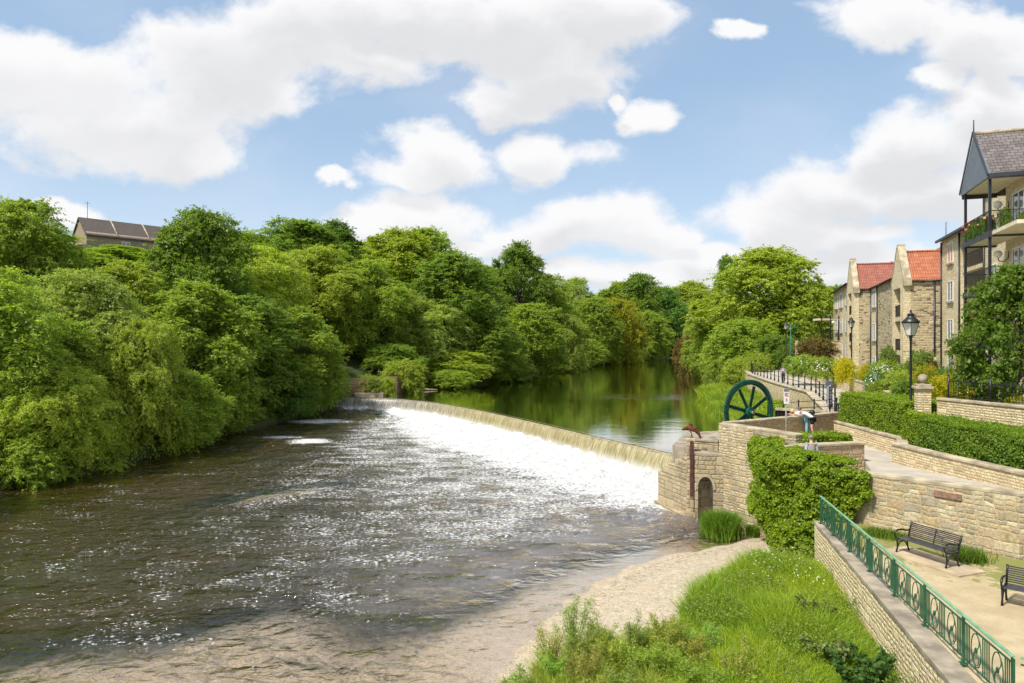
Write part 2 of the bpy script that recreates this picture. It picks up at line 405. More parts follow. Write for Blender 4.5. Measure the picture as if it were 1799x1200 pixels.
def sprays_to_leaves(cc, cr, outd, per, leafL, leafW, twigs=8, droop=0.25, flat=0.8):
    """every clump is a bundle of leafy twigs that fan outwards and hang a little at the tips"""
    K = len(cc); T = K * twigs; ti = np.repeat(np.arange(K), twigs)
    td = rdir(T) + outd[ti] * 0.75 + np.array([0, 0, 0.28]); td /= np.linalg.norm(td, axis=1)[:, None]; td[:, 2] *= flat
    tl = cr[ti] * (0.7 + 1.0 * RN.random(T))
    n = K * per; li = RN.integers(T, size=n); f = 0.12 + 0.95 * RN.random(n) ** 0.75
    off = td[li] * (tl[li] * f)[:, None]; off[:, 2] -= droop * tl[li] * f ** 2.2
    off += RN.normal(size=(n, 3)) * (cr[ti[li]] * 0.17 * (1.15 - 0.6 * f))[:, None] * np.array([1, 1, 0.55])
    P = cc[ti[li]] + off
    N = np.array([0, 0, 0.75]) + td[li] * 0.5 + RN.normal(size=(n, 3)) * 0.5
    tv = RN.random(T); clv = 0.45 * RN.random(K)[ti[li]] + 0.35 * tv[li] + 0.2 * f * RN.random(n)
    L = leafL * (0.65 + 0.7 * RN.random(n))
    return P, N, L, L * leafW, RN.random(n), clv
def crown_proto(name, H, Rr, lobes, ncl, per, leafL, leafW=0.6, zb=0.06, lobe_r=0.42, clump_r=0.2, flat=0.65, droop=0.0, top=2.2, seed=0):
    global RN
    RN = np.random.default_rng(100 + seed)
    LC = []; LR = []
    for i in range(lobes):
        h = (i + 0.5) / lobes; h = zb + (1 - zb) * (h ** 0.95)
        prof = max(0.12, (1 - abs(2 * (h ** 0.85) - 1) ** top)) ** 0.6
        az = i * 2.4 + RN.random() * 1.2; rl = lobe_r * Rr * (0.75 + 0.5 * RN.random()) * (0.7 + 0.3 * prof)
        rr = max(0, prof * Rr - rl * 0.75) * (0.8 + 0.3 * RN.random())
        z = min(max(h * H, rl * 0.6), H - rl * 0.85)
        LC.append((math.cos(az) * rr, math.sin(az) * rr, z)); LR.append(rl)
    LC = np.array(LC); LR = np.array(LR)
    c = []; r = []; o = []
    while len(c) < ncl:
        k = RN.integers(lobes); d = rdir(1)[0]; ax = LC[k] - np.array([0, 0, H * 0.4]); ax /= max(1e-3, np.linalg.norm(ax))
        d = d + ax * 0.5 + np.array([0, 0, 0.25]); d /= np.linalg.norm(d)
        p = LC[k] + d * LR[k] * (0.78 + 0.3 * RN.random())
        ds = np.linalg.norm(LC - p, axis=1) / LR; ds[k] = 9
        if ds.min() < 0.72 or p[2] < 0.0: continue
        c.append(p); r.append(clump_r * Rr * (0.6 + 0.8 * RN.random())); o.append(d)
    c = np.array(c); r = np.array(r); o = np.array(o)
    P, N, L, Wd, a, b = sprays_to_leaves(c, r * 1.2, o, per, leafL, leafW, 9, 0.25 + droop, 0.6 + 0.4 * flat)
    # inner fill so that the crown is dense but still has gaps
    nf = int(ncl * per * 0.14); k = RN.integers(lobes, size=nf); d = rdir(nf)
    Pf = LC[k] + d * (LR[k] * (0.3 + 0.5 * RN.random(nf)))[:, None]
    P = np.concatenate([P, Pf]); N = np.concatenate([N, rdir(nf) + np.array([0, 0, 0.4])])
    L = np.concatenate([L, np.full(nf, leafL * 1.8)]); Wd = np.concatenate([Wd, np.full(nf, leafL * 1.3)])
    a = np.concatenate([a, RN.random(nf)]); b = np.concatenate([b, RN.random(nf) * 0.5])
    me = leafmesh(name, P, N, L, Wd, a, b, M['leaf'])
    tr = MB(); tr.tube([(0, 0, -0.6), (0.1, 0, H * 0.2), (-0.1, 0.1, H * 0.45), (0, 0, H * 0.75)], [Rr * 0.055 + 0.08, Rr * 0.045, Rr * 0.03, 0.03], 9)
    for i in range(0, lobes):
        q = LC[i]; z0 = max(0.15 * H, q[2] - Rr * 0.6) * 0.75
        tr.tube([(0, 0, z0), (q[0] * 0.45, q[1] * 0.45, z0 + (q[2] - z0) * 0.35), tuple(q)], [Rr * 0.02 + 0.03, Rr * 0.014 + 0.02, 0.02], 6)
    tm = tr.build('trunk', M['bark']); tmesh = tm.data; bpy.data.objects.remove(tm)
    return dict(crown=me, trunk=tmesh, H=H, R=Rr)
PR = {}
PR['syc'] = crown_proto('crown_a', 18, 6.5, 22, 430, 190, 0.25, 0.7, lobe_r=0.40, clump_r=0.145, flat=0.75, seed=1)
PR['syc2'] = crown_proto('crown_b', 18, 6.5, 26, 460, 180, 0.25, 0.65, lobe_r=0.36, clump_r=0.13, flat=0.85, seed=2)
PR['ash'] = crown_proto('crown_c', 16, 6.5, 24, 520, 150, 0.25, 0.42, lobe_r=0.36, clump_r=0.13, flat=0.75, droop=0.3, seed=3)
PR['willow'] = crown_proto('crown_d', 12, 6.5, 18, 440, 170, 0.30, 0.26, lobe_r=0.42, clump_r=0.13, flat=0.9, droop=0.6, seed=4)
PR['round'] = crown_proto('crown_e', 12, 6.5, 20, 400, 190, 0.23, 0.65, lobe_r=0.42, clump_r=0.14, flat=0.8, zb=0.08, seed=5)
PR['bush'] = crown_proto('crown_f', 5, 4.0, 11, 150, 240, 0.17, 0.6, lobe_r=0.5, clump_r=0.17, flat=0.6, zb=0.05, seed=6)
PR['bushlow'] = crown_proto('crown_g', 1.6, 1.5, 9, 110, 160, 0.075, 0.6, lobe_r=0.5, clump_r=0.17, flat=0.7, zb=0.05, seed=7)
PR['near'] = crown_proto('crown_h', 6.0, 2.8, 16, 260, 110, 0.15, 0.6, lobe_r=0.34, clump_r=0.14, flat=0.85, zb=0.22, seed=8)
RN = np.random.default_rng(11)
COL = dict(dark=(0.180, 0.278, 0.050), mid=(0.262, 0.362, 0.060), light=(0.335, 0.420, 0.070), pale=(0.33, 0.42, 0.12), yel=(0.32, 0.33, 0.03), blue=(0.15, 0.27, 0.07),
           olive=(0.27, 0.34, 0.08), gold=(0.48, 0.46, 0.02), brown=(0.18, 0.14, 0.05), deep=(0.12, 0.215, 0.036))
def plant(kind, name, x, y, z, radius, height, color, label, cat='tree', group=None, rot=None, trunk=True):
    pr = PR[kind]; t = thing(name, label, cat, (x, y, z), rot if rot is not None else random.uniform(0, 6.28), group)
    sc = (radius / pr['R'], radius / pr['R'] * random.uniform(0.9, 1.1), height / pr['H'])
    t.scale = sc
    c = bpy.data.objects.new('crown' if cat == 'tree' else 'foliage', pr['crown']); C.objects.link(c); c.parent = t
    k = random.uniform(0.9, 1.12); col = COL[color] if isinstance(color, str) else color
    c.color = (col[0] * k, col[1] * k, col[2] * k, 1)
    if trunk:
        s = bpy.data.objects.new('trunk' if cat == 'tree' else 'stem', pr['trunk']); C.objects.link(s); s.parent = t
    return t
# ================================================================== camera, sun, sky
sc = bpy.context.scene
cam = bpy.data.objects.new('camera', bpy.data.cameras.new('camera')); C.objects.link(cam)
cam.location = (0, 0, CZ); cam.rotation_euler = (R(90), 0, 0)
cam.data.sensor_width = 36; cam.data.lens = 36 * FO / 1799; cam.data.clip_end = 3000; cam.data.clip_start = 0.1
sc.camera = cam
SUN_EL, SUN_AZ = 55, 233      # azimuth: compass-like, from +Y clockwise; sun is behind-left
sd = Vector((math.sin(R(SUN_AZ)) * math.cos(R(SUN_EL)), math.cos(R(SUN_AZ)) * math.cos(R(SUN_EL)), math.sin(R(SUN_EL))))
sl = bpy.data.lights.new('sun', 'SUN'); sl.energy = 3.4; sl.angle = R(5.0); sl.color = (1.0, 0.95, 0.87)
so = bpy.data.objects.new('sun', sl); C.objects.link(so); so.rotation_euler = (-sd).to_track_quat('-Z', 'Y').to_euler()
sc.view_settings.view_transform = 'Standard'; sc.view_settings.look = 'None'; sc.view_settings.exposure = 0.8; sc.view_settings.gamma = 1

w = bpy.data.worlds.new('World'); sc.world = w; w.use_nodes = True
t = NT('w', w); t.t.nodes.clear()
tc = t.n('ShaderNodeTexCoord'); sp = t.n('ShaderNodeSeparateXYZ', Vector=(tc, 'Generated'))
sky = t.t.nodes.new('ShaderNodeTexSky'); sky.sky_type = 'NISHITA'; sky.sun_disc = False
sky.sun_elevation = R(SUN_EL); sky.sun_rotation = R(SUN_AZ); sky.air_density = 1.0; sky.dust_density = 0.6; sky.ozone_density = 1.3
front = t.math('GREATER_THAN', (sp, 1), 0.16)
yy = t.math('MAXIMUM', (sp, 1), 0.16)
px = t.math('DIVIDE', (sp, 0), yy); pz = t.math('DIVIDE', t.math('MAXIMUM', (sp, 2), 0.0), yy)
pv = t.n('ShaderNodeCombineXYZ', X=px, Y=pz, Z=0.0)
BL = [(60, 130, 190, 75), (190, 215, 220, 75), (310, 260, 120, 42), (400, 110, 170, 100), (520, 55, 170, 95), (480, 175, 70, 35), (650, 95, 130, 55), (690, 15, 170, 60),
      (880, 40, 190, 75), (960, 110, 130, 60), (890, 165, 80, 38), (1060, 30, 120, 70), (1120, 198, 52, 28), (1075, 165, 20, 14), (1300, 50, 26, 17), (780, 275, 78, 46), (730, 310, 75, 22), (950, 265, 78, 42), (600, 318, 36, 10),
      (730, 395, 130, 50), (640, 380, 60, 30), (1060, 390, 130, 50), (960, 415, 110, 32), (1170, 400, 40, 20), (1370, 385, 110, 50), (1480, 330, 130, 60), (1600, 255, 130, 62), (1740, 210, 130, 62), (1650, 340, 200, 55), (1450, 420, 170, 32), (1250, 440, 120, 25),
      (1560, 22, 110, 48), (1720, 70, 100, 60), (1650, 140, 60, 26), (1780, 110, 60, 50), (130, 368, 85, 22), (1100, 490, 260, 32), (800, 440, 200, 20), (1500, 480, 150, 40), (20, 390, 60, 20)]
pv0 = pv
wn = t.noise(t.mapping(pv0, (1, 1.3, 1), loc=(1, 5, 0)), 4.5, 5, 0.55)
wz = t.vm('MULTIPLY', t.vm('SUBTRACT', (wn, 'Color'), (0.5, 0.5, 0.5)), (0.22, 0.13, 0.0))
pv = t.vm('ADD', pv0, wz)
def blobfield(vec):
    c_ = None
    for (u, v, ru, rv) in BL:
        mp = t.mapping(vec, (ru * 1.12 / FO, rv * 1.15 / FO, 1), loc=((u - 899.5) / FO, (600 - v) / FO, 0), typ='TEXTURE')
        ln = t.t.nodes.new('ShaderNodeVectorMath'); ln.operation = 'LENGTH'; t.i(ln, 0, mp)
        c_ = (ln, 'Value') if c_ is None else t.math('SMOOTH_MIN', c_, (ln, 'Value'), 0.25)
    return c_
cur = blobfield(pv)
curup = blobfield(t.vm('ADD', pv, (0.0, 0.035, 0.0)))
na = t.noise(t.mapping(pv0, (1, 1.35, 1)), 8.5, 9, 0.6, 0.2)
nb = t.noise(t.mapping(pv, (1, 1.6, 1), loc=(3, 1, 0)), 3.2, 4, 0.5)
dirn = t.noise((tc, 'Generated'), 2.6, 6, 0.55)
dens_f = t.math('ADD', t.math('MULTIPLY', t.math('SUBTRACT', 1.0, cur), 1.7), t.math('MULTIPLY', t.math('SUBTRACT', na, 0.5), 3.0))
dens_b = t.math('MULTIPLY', t.math('SUBTRACT', dirn, 0.50), 5.0)
dens = t.math('ADD', t.math('MULTIPLY', front, dens_f), t.math('MULTIPLY', t.math('SUBTRACT', 1.0, front), dens_b))
mask = t.sstep(dens, -0.42, 0.60)
thin = t.math('MULTIPLY', t.sstep(nb, 0.35, 0.8), 0.22)       # thin veil
mask = t.math('MAXIMUM', mask, thin)
# lower part of each cloud body is greyer: compare with the density a little higher up
dup = t.math('ADD', t.math('MULTIPLY', t.math('SUBTRACT', 1.0, curup), 1.7), t.math('MULTIPLY', t.math('SUBTRACT', na, 0.5), 1.6))
shade = t.math('MULTIPLY', t.sstep(dup, -0.05, 1.15), t.math('MULTIPLY_ADD', t.sstep(nb, 0.34, 0.62), 0.55, 0.45))
shade = t.math('MULTIPLY', shade, front)
ccol = t.mix(shade, (0.93, 0.93, 0.94), (0.74, 0.745, 0.765))
up = t.sstep((sp, 2), 0.0, 0.35)
bg1 = t.n('ShaderNodeBackground', Strength=0.10); t.i(bg1, 0, t.mix(t.math('MULTIPLY', t.math('SUBTRACT', 1.0, up), 0.45), t.mix(0.6, sky, (2.5, 3.5, 4.7)), (5.0, 5.5, 6.0)))
bg2 = t.n('ShaderNodeBackground', Strength=0.60); t.i(bg2, 0, ccol)
mx = t.n('ShaderNodeMixShader'); t.i(mx, 0, mask); t.i(mx, 1, bg1); t.i(mx, 2, bg2)
ow = t.n('ShaderNodeOutputWorld'); t.i(ow, 0, mx)
w.cycles.sampling_method = 'MANUAL'; w.cycles.sample_map_resolution = 512

# ================================================================== terrain functions
SHL = np.array([(-60, -34), (5, -32), (28, -32), (40.6, -30.4), (47, -27.4), (62, -27), (86.5, -22.5), (92, -22.5), (100, -17), (104, -16), (121, -3), (159, 6.7), (219, 27), (265, 49), (313, 77), (420, 150), (900, 500)], float)
SHR = np.array([(30, 13.2), (40, 14), (44, 15.2), (52, 17.5), (62, 20), (76, 23), (90, 25.2), (97, 26.8), (129, 36.6), (170, 45), (219, 57), (265, 76), (300, 98), (420, 200), (900, 560)], float)
def xl(Y): return np.interp(Y, SHL[:, 0], SHL[:, 1])
def xr(Y): return np.interp(Y, SHR[:, 0], SHR[:, 1])
def slopec(Y, f): return np.cos(np.arctan((f(Y + 8) - f(Y - 8)) / 16.0))
def hleft(X, Y):
    d = (xl(Y) - X) * slopec(Y, xl)
    base = np.where(Y > 92.5, 1.5, 0.0)
    h = np.where(d > 0, base + 0.35 + 0.5 * np.minimum(d, 2) + 0.36 * np.clip(d - 2, 0, 65), base - 2.0)
    return h + 0.25 * np.sin(X * 0.7) * np.cos(Y * 0.5)
def hright(X, Y):
    d = (X - xr(Y)) * slopec(Y, xr)
    h = np.where(d > 0, 1.55 + 0.12 * np.minimum(d, 5) + np.where(Y > 95, 0.25, 0.0) * np.clip(d - 3, 0, 14), -0.5)
    return h
def grid(name, xs, ys, zf, mat, xof=None, attrs=None, smooth=True, kind='structure'):
    X, Y = np.meshgrid(xs, ys)
    if xof is not None: X, Y = xof(X, Y)
    Z = zf(X, Y); V = np.stack([X, Y, Z], -1).reshape(-1, 3); ny, nx = X.shape
    a = (np.arange(ny - 1)[:, None] * nx + np.arange(nx - 1)).ravel()
    F_ = np.stack([a, a + 1, a + nx + 1, a + nx], 1)
    me = bpy.data.meshes.new(name); me.vertices.add(len(V)); me.vertices.foreach_set('co', V.ravel().astype(np.float32))
    me.loops.add(4 * len(F_)); me.loops.foreach_set('vertex_index', F_.ravel().astype(np.int32)); me.polygons.add(len(F_)); me.polygons.foreach_set('loop_start', np.arange(0, 4 * len(F_), 4, dtype=np.int32))
    me.update(calc_edges=True)
    if smooth: me.polygons.foreach_set('use_smooth', np.ones(len(F_), dtype=bool))
    if attrs:
        for k, fn in attrs.items():
            at = me.attributes.new(k, 'FLOAT', 'POINT'); at.data.foreach_set('value', fn(X, Y).ravel().astype(np.float32))
    me.materials.append(mat); o = bpy.data.objects.new(name, me); C.objects.link(o); tag(o, kind=kind)
    return o
# --- soil / grass ground
t = NT('bank_soil'); tc = t.n('ShaderNodeTexCoord'); n1 = t.noise((tc, 'Object'), 0.6, 6, 0.6); n2 = t.noise((tc, 'Object'), 9, 4)
c = t.ramp(n1, [(0.35, (0.035, 0.05, 0.015)), (0.5, (0.05, 0.075, 0.02)), (0.68, (0.09, 0.07, 0.04))])
M['soil'] = t.out(t.bsdf(t.mix(0.5, c, t.mix(n2, (0.5, 0.5, 0.5), (1.5, 1.5, 1.5)), 'MULTIPLY'), 0.95, 0.1, t.bump(n2, 0.8, 0.08)))
t = NT('lawn'); tc = t.n('ShaderNodeTexCoord'); n1 = t.noise((tc, 'Object'), 1.2, 6, 0.6); n2 = t.noise((tc, 'Object'), 25, 4)
c = t.ramp(n1, [(0.3, (0.06, 0.10, 0.02)), (0.7, (0.12, 0.17, 0.035))])
M['lawn'] = t.out(t.bsdf(t.mix(0.5, c, t.mix(n2, (0.5, 0.5, 0.5), (1.5, 1.5, 1.5)), 'MULTIPLY'), 0.95, 0.1, t.bump(n2, 0.8, 0.04)))
ysl = np.concatenate([np.arange(-60, 130, 3.0), np.arange(130, 430, 10.0), [500, 650, 900]])
def xofl(X, Y): return xl(Y) + 1.0 - X, Y
grid('left_bank', np.array([0, 0.8, 1.4, 2, 3, 4.5, 7, 10, 15, 22, 30, 45, 60, 75, 120, 300, 900]), ysl, hleft, M['soil'], xofl)
ysr = np.concatenate([np.arange(38, 130, 3.0), np.arange(130, 430, 10.0), [500, 650, 900]])
def xofr(X, Y): return xr(Y) - 1.0 + X, Y
grid('right_bank', np.array([0, 0.8, 1.4, 2, 3, 4.5, 7, 10, 15, 22, 60, 200, 900]), ysr, hright, M['soil'], xofr)

# --- river bed, gravel beach and foreground bank in one sheet
SHG = [(16.9, 5.0), (14.5, 0.4), (12.5, 0.2)]
bp = np.array([(9.8, 30.9), (9.2, 30.2), (7.4, 28.9), (5.2, 27.4), (3.1, 25.0), (1.8, 23.1), (0.9, 20.8), (0.3, 19.6), (-0.4, 17.5), (-1.3, 15), (-2.4, 10), (-3, 0)], float)  # shoreline x,y near -> far order reversed
def beachd(X, Y):
    xs = np.interp(Y, bp[::-1, 1], bp[::-1, 0])
    sl = np.gradient(bp[::-1, 0], bp[::-1, 1]); s_ = np.interp(Y, bp[::-1, 1], sl)
    return (X - xs) / np.sqrt(1 + s_ ** 2)
def bed(X, Y):
    d = beachd(X, Y)
    d = np.where(Y > 30.9, np.minimum(d, -(Y - 30.9) * 0.8 - 0.0), d)
    land = 0.10 * np.clip(d, 0, 3) + 0.05 * np.clip(d - 3, 0, 4) + 0.0 * d
    wat = 0.085 * np.clip(d, -3.0, 0) + 0.02 * np.clip(d + 3, -12, 0) + 0.05 * np.clip(d + 15, -30, 0)
    wat = np.maximum(wat, -0.26)
    z = np.where(d > 0, land, wat)
    yd = np.interp(X, [-20, -14, -11, -8.5, -6.5, -5.0, -3.6, -2, 0, 3, 7, 9], [16.8, 17.4, 19.0, 20.9, 21.6, 19.2, 18.6, 20.8, 22.6, 26.0, 28.6, 29.6])
    yd = yd + 0.35 * np.sin(X * 1.3) + 0.2 * np.sin(X * 3.1)
    deep = np.clip((Y - yd + 0.5) / 6.5, 0, 1) ** 1.3       # deep channel beyond the shallow bar
    z = z - 1.1 * deep
    # small isolated bar in mid stream
    r = np.hypot((X + 13.6 - (Y - 40) * 0.9) / 1.3, (Y - 40.2) / 2.6)
    z = np.maximum(z, -0.12 - 0.5 * np.clip(r - 0.5, 0, 3) ** 1)
    z = z + 0.012 * np.sin(X * 2.1 + Y) * np.sin(Y * 1.7 - X * 0.6) + 0.01 * np.sin(X * 5.1) * np.cos(Y * 4.3)
    return z
t = NT('gravel'); tc = t.n('ShaderNodeTexCoord'); sp = t.n('ShaderNodeSeparateXYZ', Vector=(tc, 'Object'))
vo = t.t.nodes.new('ShaderNodeTexVoronoi'); t.i(vo, 'Vector', (tc, 'Object')); vo.inputs['Scale'].default_value = 16
sep = t.n('ShaderNodeSeparateColor', Color=(vo, 'Color'))
c = t.ramp(sep, [(0.0, (0.38, 0.32, 0.225)), (0.3, (0.46, 0.385, 0.27)), (0.6, (0.50, 0.42, 0.30)), (0.85, (0.56, 0.48, 0.36)), (0.99, (0.36, 0.27, 0.18))])
n1 = t.noise((tc, 'Object'), 0.8, 6, 0.6); n2 = t.noise((tc, 'Object'), 4, 5, 0.6)
c = t.mix(t.math('MULTIPLY', t.sstep(n1, 0.45, 0.65), 0.45), c, (0.52, 0.41, 0.28))
c = t.mix(0.5, c, t.mix(t.sstep(n2, 0.3, 0.7), (0.75, 0.75, 0.75), (1.2, 1.2, 1.2)), 'MULTIPLY')
# wet band and the debris line follow the height above the water
wet = t.math('SUBTRACT', 1.0, t.sstep(t.math('ADD', (sp, 2), t.math('MULTIPLY', t.math('SUBTRACT', n2, 0.5), 0.06)), 0.0, 0.05))
c = t.mix(t.math('MULTIPLY', wet, 0.3), c, (0.36, 0.27, 0.17))
deb = t.math('MULTIPLY', t.sstep(t.noise((tc, 'Object'), 7, 5, 0.7), 0.54, 0.62), t.math('MULTIPLY', t.sstep((sp, 2), 0.03, 0.07), t.math('SUBTRACT', 1, t.sstep((sp, 2), 0.10, 0.2))))
c = t.mix(t.math('MULTIPLY', deb, 0.8), c, (0.16, 0.09, 0.045))
deepc = t.sstep((sp, 2), -1.25, -0.45)
c = t.mix(deepc, (0.03, 0.022, 0.006), c)
h = t.math('ADD', (vo, 'Distance'), t.math('MULTIPLY', n2, 0.8))
M['gravel'] = t.out(t.bsdf(c, 0.85, 0.2, t.bump(h, 0.9, 0.05)))
grid('gravel_beach', np.arange(-42, 12.01, 0.3), np.concatenate([np.arange(4, 50, 0.3), np.arange(50, 95, 3.0)]), bed, M['gravel'])

# ================================================================== weir crest curve
CR = np.array([(-26, 90.5), (-22, 89.4), (-18, 88.9), (-14.6, 87.4), (-9.6, 82.4), (-6, 77), (-3, 71.8), (0, 66), (3, 59.8), (6.9, 51.6), (10.3, 44.9), (12.6, 40.4), (13.5, 38.5)], float)
seg = np.r_[0, np.cumsum(np.hypot(*np.diff(CR, axis=0).T))]
# smooth the polyline
tt = np.linspace(0, seg[-1], 240); cx = np.interp(tt, seg, CR[:, 0]); cy = np.interp(tt, seg, CR[:, 1])
k = np.hanning(25); k /= k.sum()
cx = np.convolve(np.pad(cx, 12, 'edge'), k, 'valid'); cy = np.convolve(np.pad(cy, 12, 'edge'), k, 'valid')
tx = np.gradient(cx); ty = np.gradient(cy); ln = np.hypot(tx, ty); tx /= ln; ty /= ln
nx_, ny_ = ty, -tx        # to the right of the travel direction = downstream side (towards the camera/left)
sgn = -1.0 if (nx_[120] * 1.0 > 0) else 1.0
dnx, dny = nx_ * sgn, ny_ * sgn
def crestdist(X, Y):
    D = np.full(X.shape, 1e9); S = np.zeros(X.shape)
    for i in range(0, 240, 3):
        d = np.hypot(X - cx[i], Y - cy[i]); m = d < D; D = np.where(m, d, D); S = np.where(m, tt[i], S)
    return D, S
def foam(X, Y):
    D, S = crestdist(X, Y)
    s = S / tt[-1]
    width = np.interp(s, [0, 0.12, 0.25, 0.4, 0.6, 0.8, 1.0], [1.2, 2.0, 6, 13, 15, 12.5, 11])
    f = 1.15 - D / width
    f2 = np.interp(D, [0, 12, 30, 46], [0.50, 0.41, 0.28, 0.12]) * np.clip((X + 24) / 10, 0, 1)  # foam thinning downstream; its mid-river flecks also paint sparkle
    f = np.maximum(f, f2)
    f = np.where((X > 4) & (Y < 36.6), np.minimum(f, np.clip(0.6 - (36.6 - Y) * 0.3, 0.14, 1)), f)
    d = beachd(X, Y); f = np.where(Y > 34, f, f * np.clip((-d - 0.5) / 7, 0, 1) ** 0.6)
    f = np.maximum(f, 0.235)  # floor value scatters white flecks as painted sparkle on open water
    f = f * (0.55 + 0.45 * np.clip(-bed(X, Y) / 0.5, 0, 1))
    q = (X + 19.3) / 13.5; lin = 25.8 + 9.4 * q; f = np.maximum(f, np.where((q > -0.3) & (q < 1.3), 0.29 * np.clip(1.3 - np.abs(Y - lin) / 2.6, 0, 1), 0))  # slanting band of white flecks painting glints on the left water
    for (u, v, a, b, g) in ((545, 775, 2.6, 2.2, 0.62), (560, 740, 4.5, 2.6, 0.6), (500, 768, 3.0, 1.3, 0.5)):      # drifting rafts of froth
        p = G(u, v, 0); r = np.hypot((X - p.x) / a, (Y - p.y) / b); f = np.maximum(f, g * np.clip(1.4 - r, 0, 1))
    return f
def wave(X, Y):
    D, S = crestdist(X, Y)
    a = np.clip(1.2 - D / 9, 0, 1)
    z = 0.22 * a * (np.sin(X * 1.9 + 1.3 * np.sin(Y * 1.1)) * np.sin(Y * 2.3 + np.sin(X * 1.7)) + 0.6 * np.sin(X * 4.7 + Y * 2.9) * np.sin(Y * 5.3 - X * 1.1))
    z += 0.35 * np.clip(1.5 - D / 2.0, 0, 1) * (0.6 + 0.4 * np.sin(S * 3.1) * np.sin(S * 7.3))
    am = 0.014 * np.clip(-beachd(X, Y) / 6, 0.1, 1)
    q = X * 0.35 + Y
    z += am * (np.sin(q * 3.1 + 1.2 * np.sin(X * 0.9)) + np.sin(q * 5.3 - X * 1.1 + 2 * np.sin(Y * 0.4)) * 0.6)
    return z
def air_sheen(X, Y):  # aerated water, plus sky reflection painted into the body colour mid-river
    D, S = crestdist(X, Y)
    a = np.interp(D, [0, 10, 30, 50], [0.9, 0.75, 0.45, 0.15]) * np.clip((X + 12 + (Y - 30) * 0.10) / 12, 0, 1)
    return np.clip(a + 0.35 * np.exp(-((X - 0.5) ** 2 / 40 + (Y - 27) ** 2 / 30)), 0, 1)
def depthf(X, Y): return np.clip(-bed(X, Y), 0, 3)
t = NT('river_water'); tc = t.n('ShaderNodeTexCoord')
af = t.n('ShaderNodeAttribute', _attribute_name='foam'); ad = t.n('ShaderNodeAttribute', _attribute_name='depth')
mp = t.mapping((tc, 'Object'), (0.78, 1.0, 1), rot=(0, 0, R(-14)))
r1 = t.noise(mp, 1.0, 2, 0.4, 0.6); r2 = t.noise(mp, 2.6, 2, 0.45, 0.5); r3 = t.noise(mp, 11, 4, 0.6)
hh = t.math('ADD', t.math('MULTIPLY', r1, 0.9), t.math('ADD', t.math('MULTIPLY', r2, 0.62), t.math('MULTIPLY', r3, 0.12)))
patch = t.noise(t.mapping((tc, 'Object'), (0.11, 0.16, 1), rot=(0, 0, R(-14))), 1.0, 4, 0.6)
shal = t.sstep((ad, 'Fac'), 0.0, 0.7)
bs = t.math('MULTIPLY', t.math('MULTIPLY_ADD', t.sstep(patch, 0.35, 0.65), 0.55, 0.5), t.math('MULTIPLY_ADD', shal, 0.78, 0.22))
bn = t.bump(hh, 0.5, 0.62); t.i(bn, 'Strength', bs)
fr = t.n('ShaderNodeFresnel', IOR=1.34, Normal=bn)
gl = t.n('ShaderNodeBsdfGlossy', Roughness=0.05, Normal=bn); gl.inputs[0].default_value = (1, 0.95, 0.91, 1)
# body: clear and amber where shallow, opaque peat brown where deep
tr = t.n('ShaderNodeBsdfTransparent'); t.i(tr, 0, (0.97, 0.94, 0.90, 1))
aa = t.n('ShaderNodeAttribute', _attribute_name='air_sheen'); an_ = t.noise(mp, 0.5, 5, 0.65, 0.6); am_ = t.math('MULTIPLY', (aa, 'Fac'), t.math('MULTIPLY_ADD', t.sstep(an_, 0.3, 0.7), 0.7, 0.45), clamp=True)
df = t.n('ShaderNodeBsdfDiffuse'); t.i(df, 0, t.mix(am_, (0.034, 0.023, 0.003), (0.165, 0.150, 0.156)))  # painted lilac-grey sky sheen lightens the peat brown
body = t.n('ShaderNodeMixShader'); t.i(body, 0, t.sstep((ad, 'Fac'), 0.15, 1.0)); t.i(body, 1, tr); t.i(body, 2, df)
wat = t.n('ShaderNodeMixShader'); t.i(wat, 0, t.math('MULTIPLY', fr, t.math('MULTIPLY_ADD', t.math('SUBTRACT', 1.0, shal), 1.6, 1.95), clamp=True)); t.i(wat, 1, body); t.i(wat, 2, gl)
# foam; its fine white flecks also serve as painted glints
mpf = t.mapping((tc, 'Object'), (0.75, 1.0, 1), rot=(0, 0, R(-24)))
f1 = t.noise(mpf, 0.55, 7, 0.68, 0.6); f2 = t.noise(mpf, 5.5, 5, 0.68, 0.3); f3 = t.noise(t.mapping((tc, 'Object'), (0.28, 0.7, 1), rot=(0, 0, R(-22))), 1.0, 5, 0.6, 0.4)
f4 = t.noise(t.mapping((tc, 'Object'), (0.6, 1.0, 1), rot=(0, 0, R(-10))), 11, 4, 0.7)
nn = t.math('ADD', t.math('MULTIPLY', f1, 0.30), t.math('ADD', t.math('ADD', t.math('MULTIPLY', f2, 0.48), t.math('MULTIPLY', f4, 0.56)), t.math('MULTIPLY', f3, 0.28)))
fm = t.sstep(t.math('ADD', nn, t.math('MULTIPLY', (af, 'Fac'), 0.62)), 1.055, 1.14)
fd = t.bsdf(t.mix(t.sstep(f2, 0.35, 0.65), (0.50, 0.485, 0.46), (0.80, 0.795, 0.78)), 0.65, 0.3, t.bump(t.math('ADD', f2, f1), 0.8, 0.25))
mx = t.n('ShaderNodeMixShader'); t.i(mx, 0, fm); t.i(mx, 1, wat); t.i(mx, 2, fd)
M['river'] = t.out(mx)
def cutz(X, Y): return wave(X, Y)
grid('river', np.arange(-62, 12.6, 0.28), np.concatenate([np.arange(4, 92, 0.3)]), cutz, M["river"], attrs=dict(foam=foam, depth=depthf, air_sheen=air_sheen))

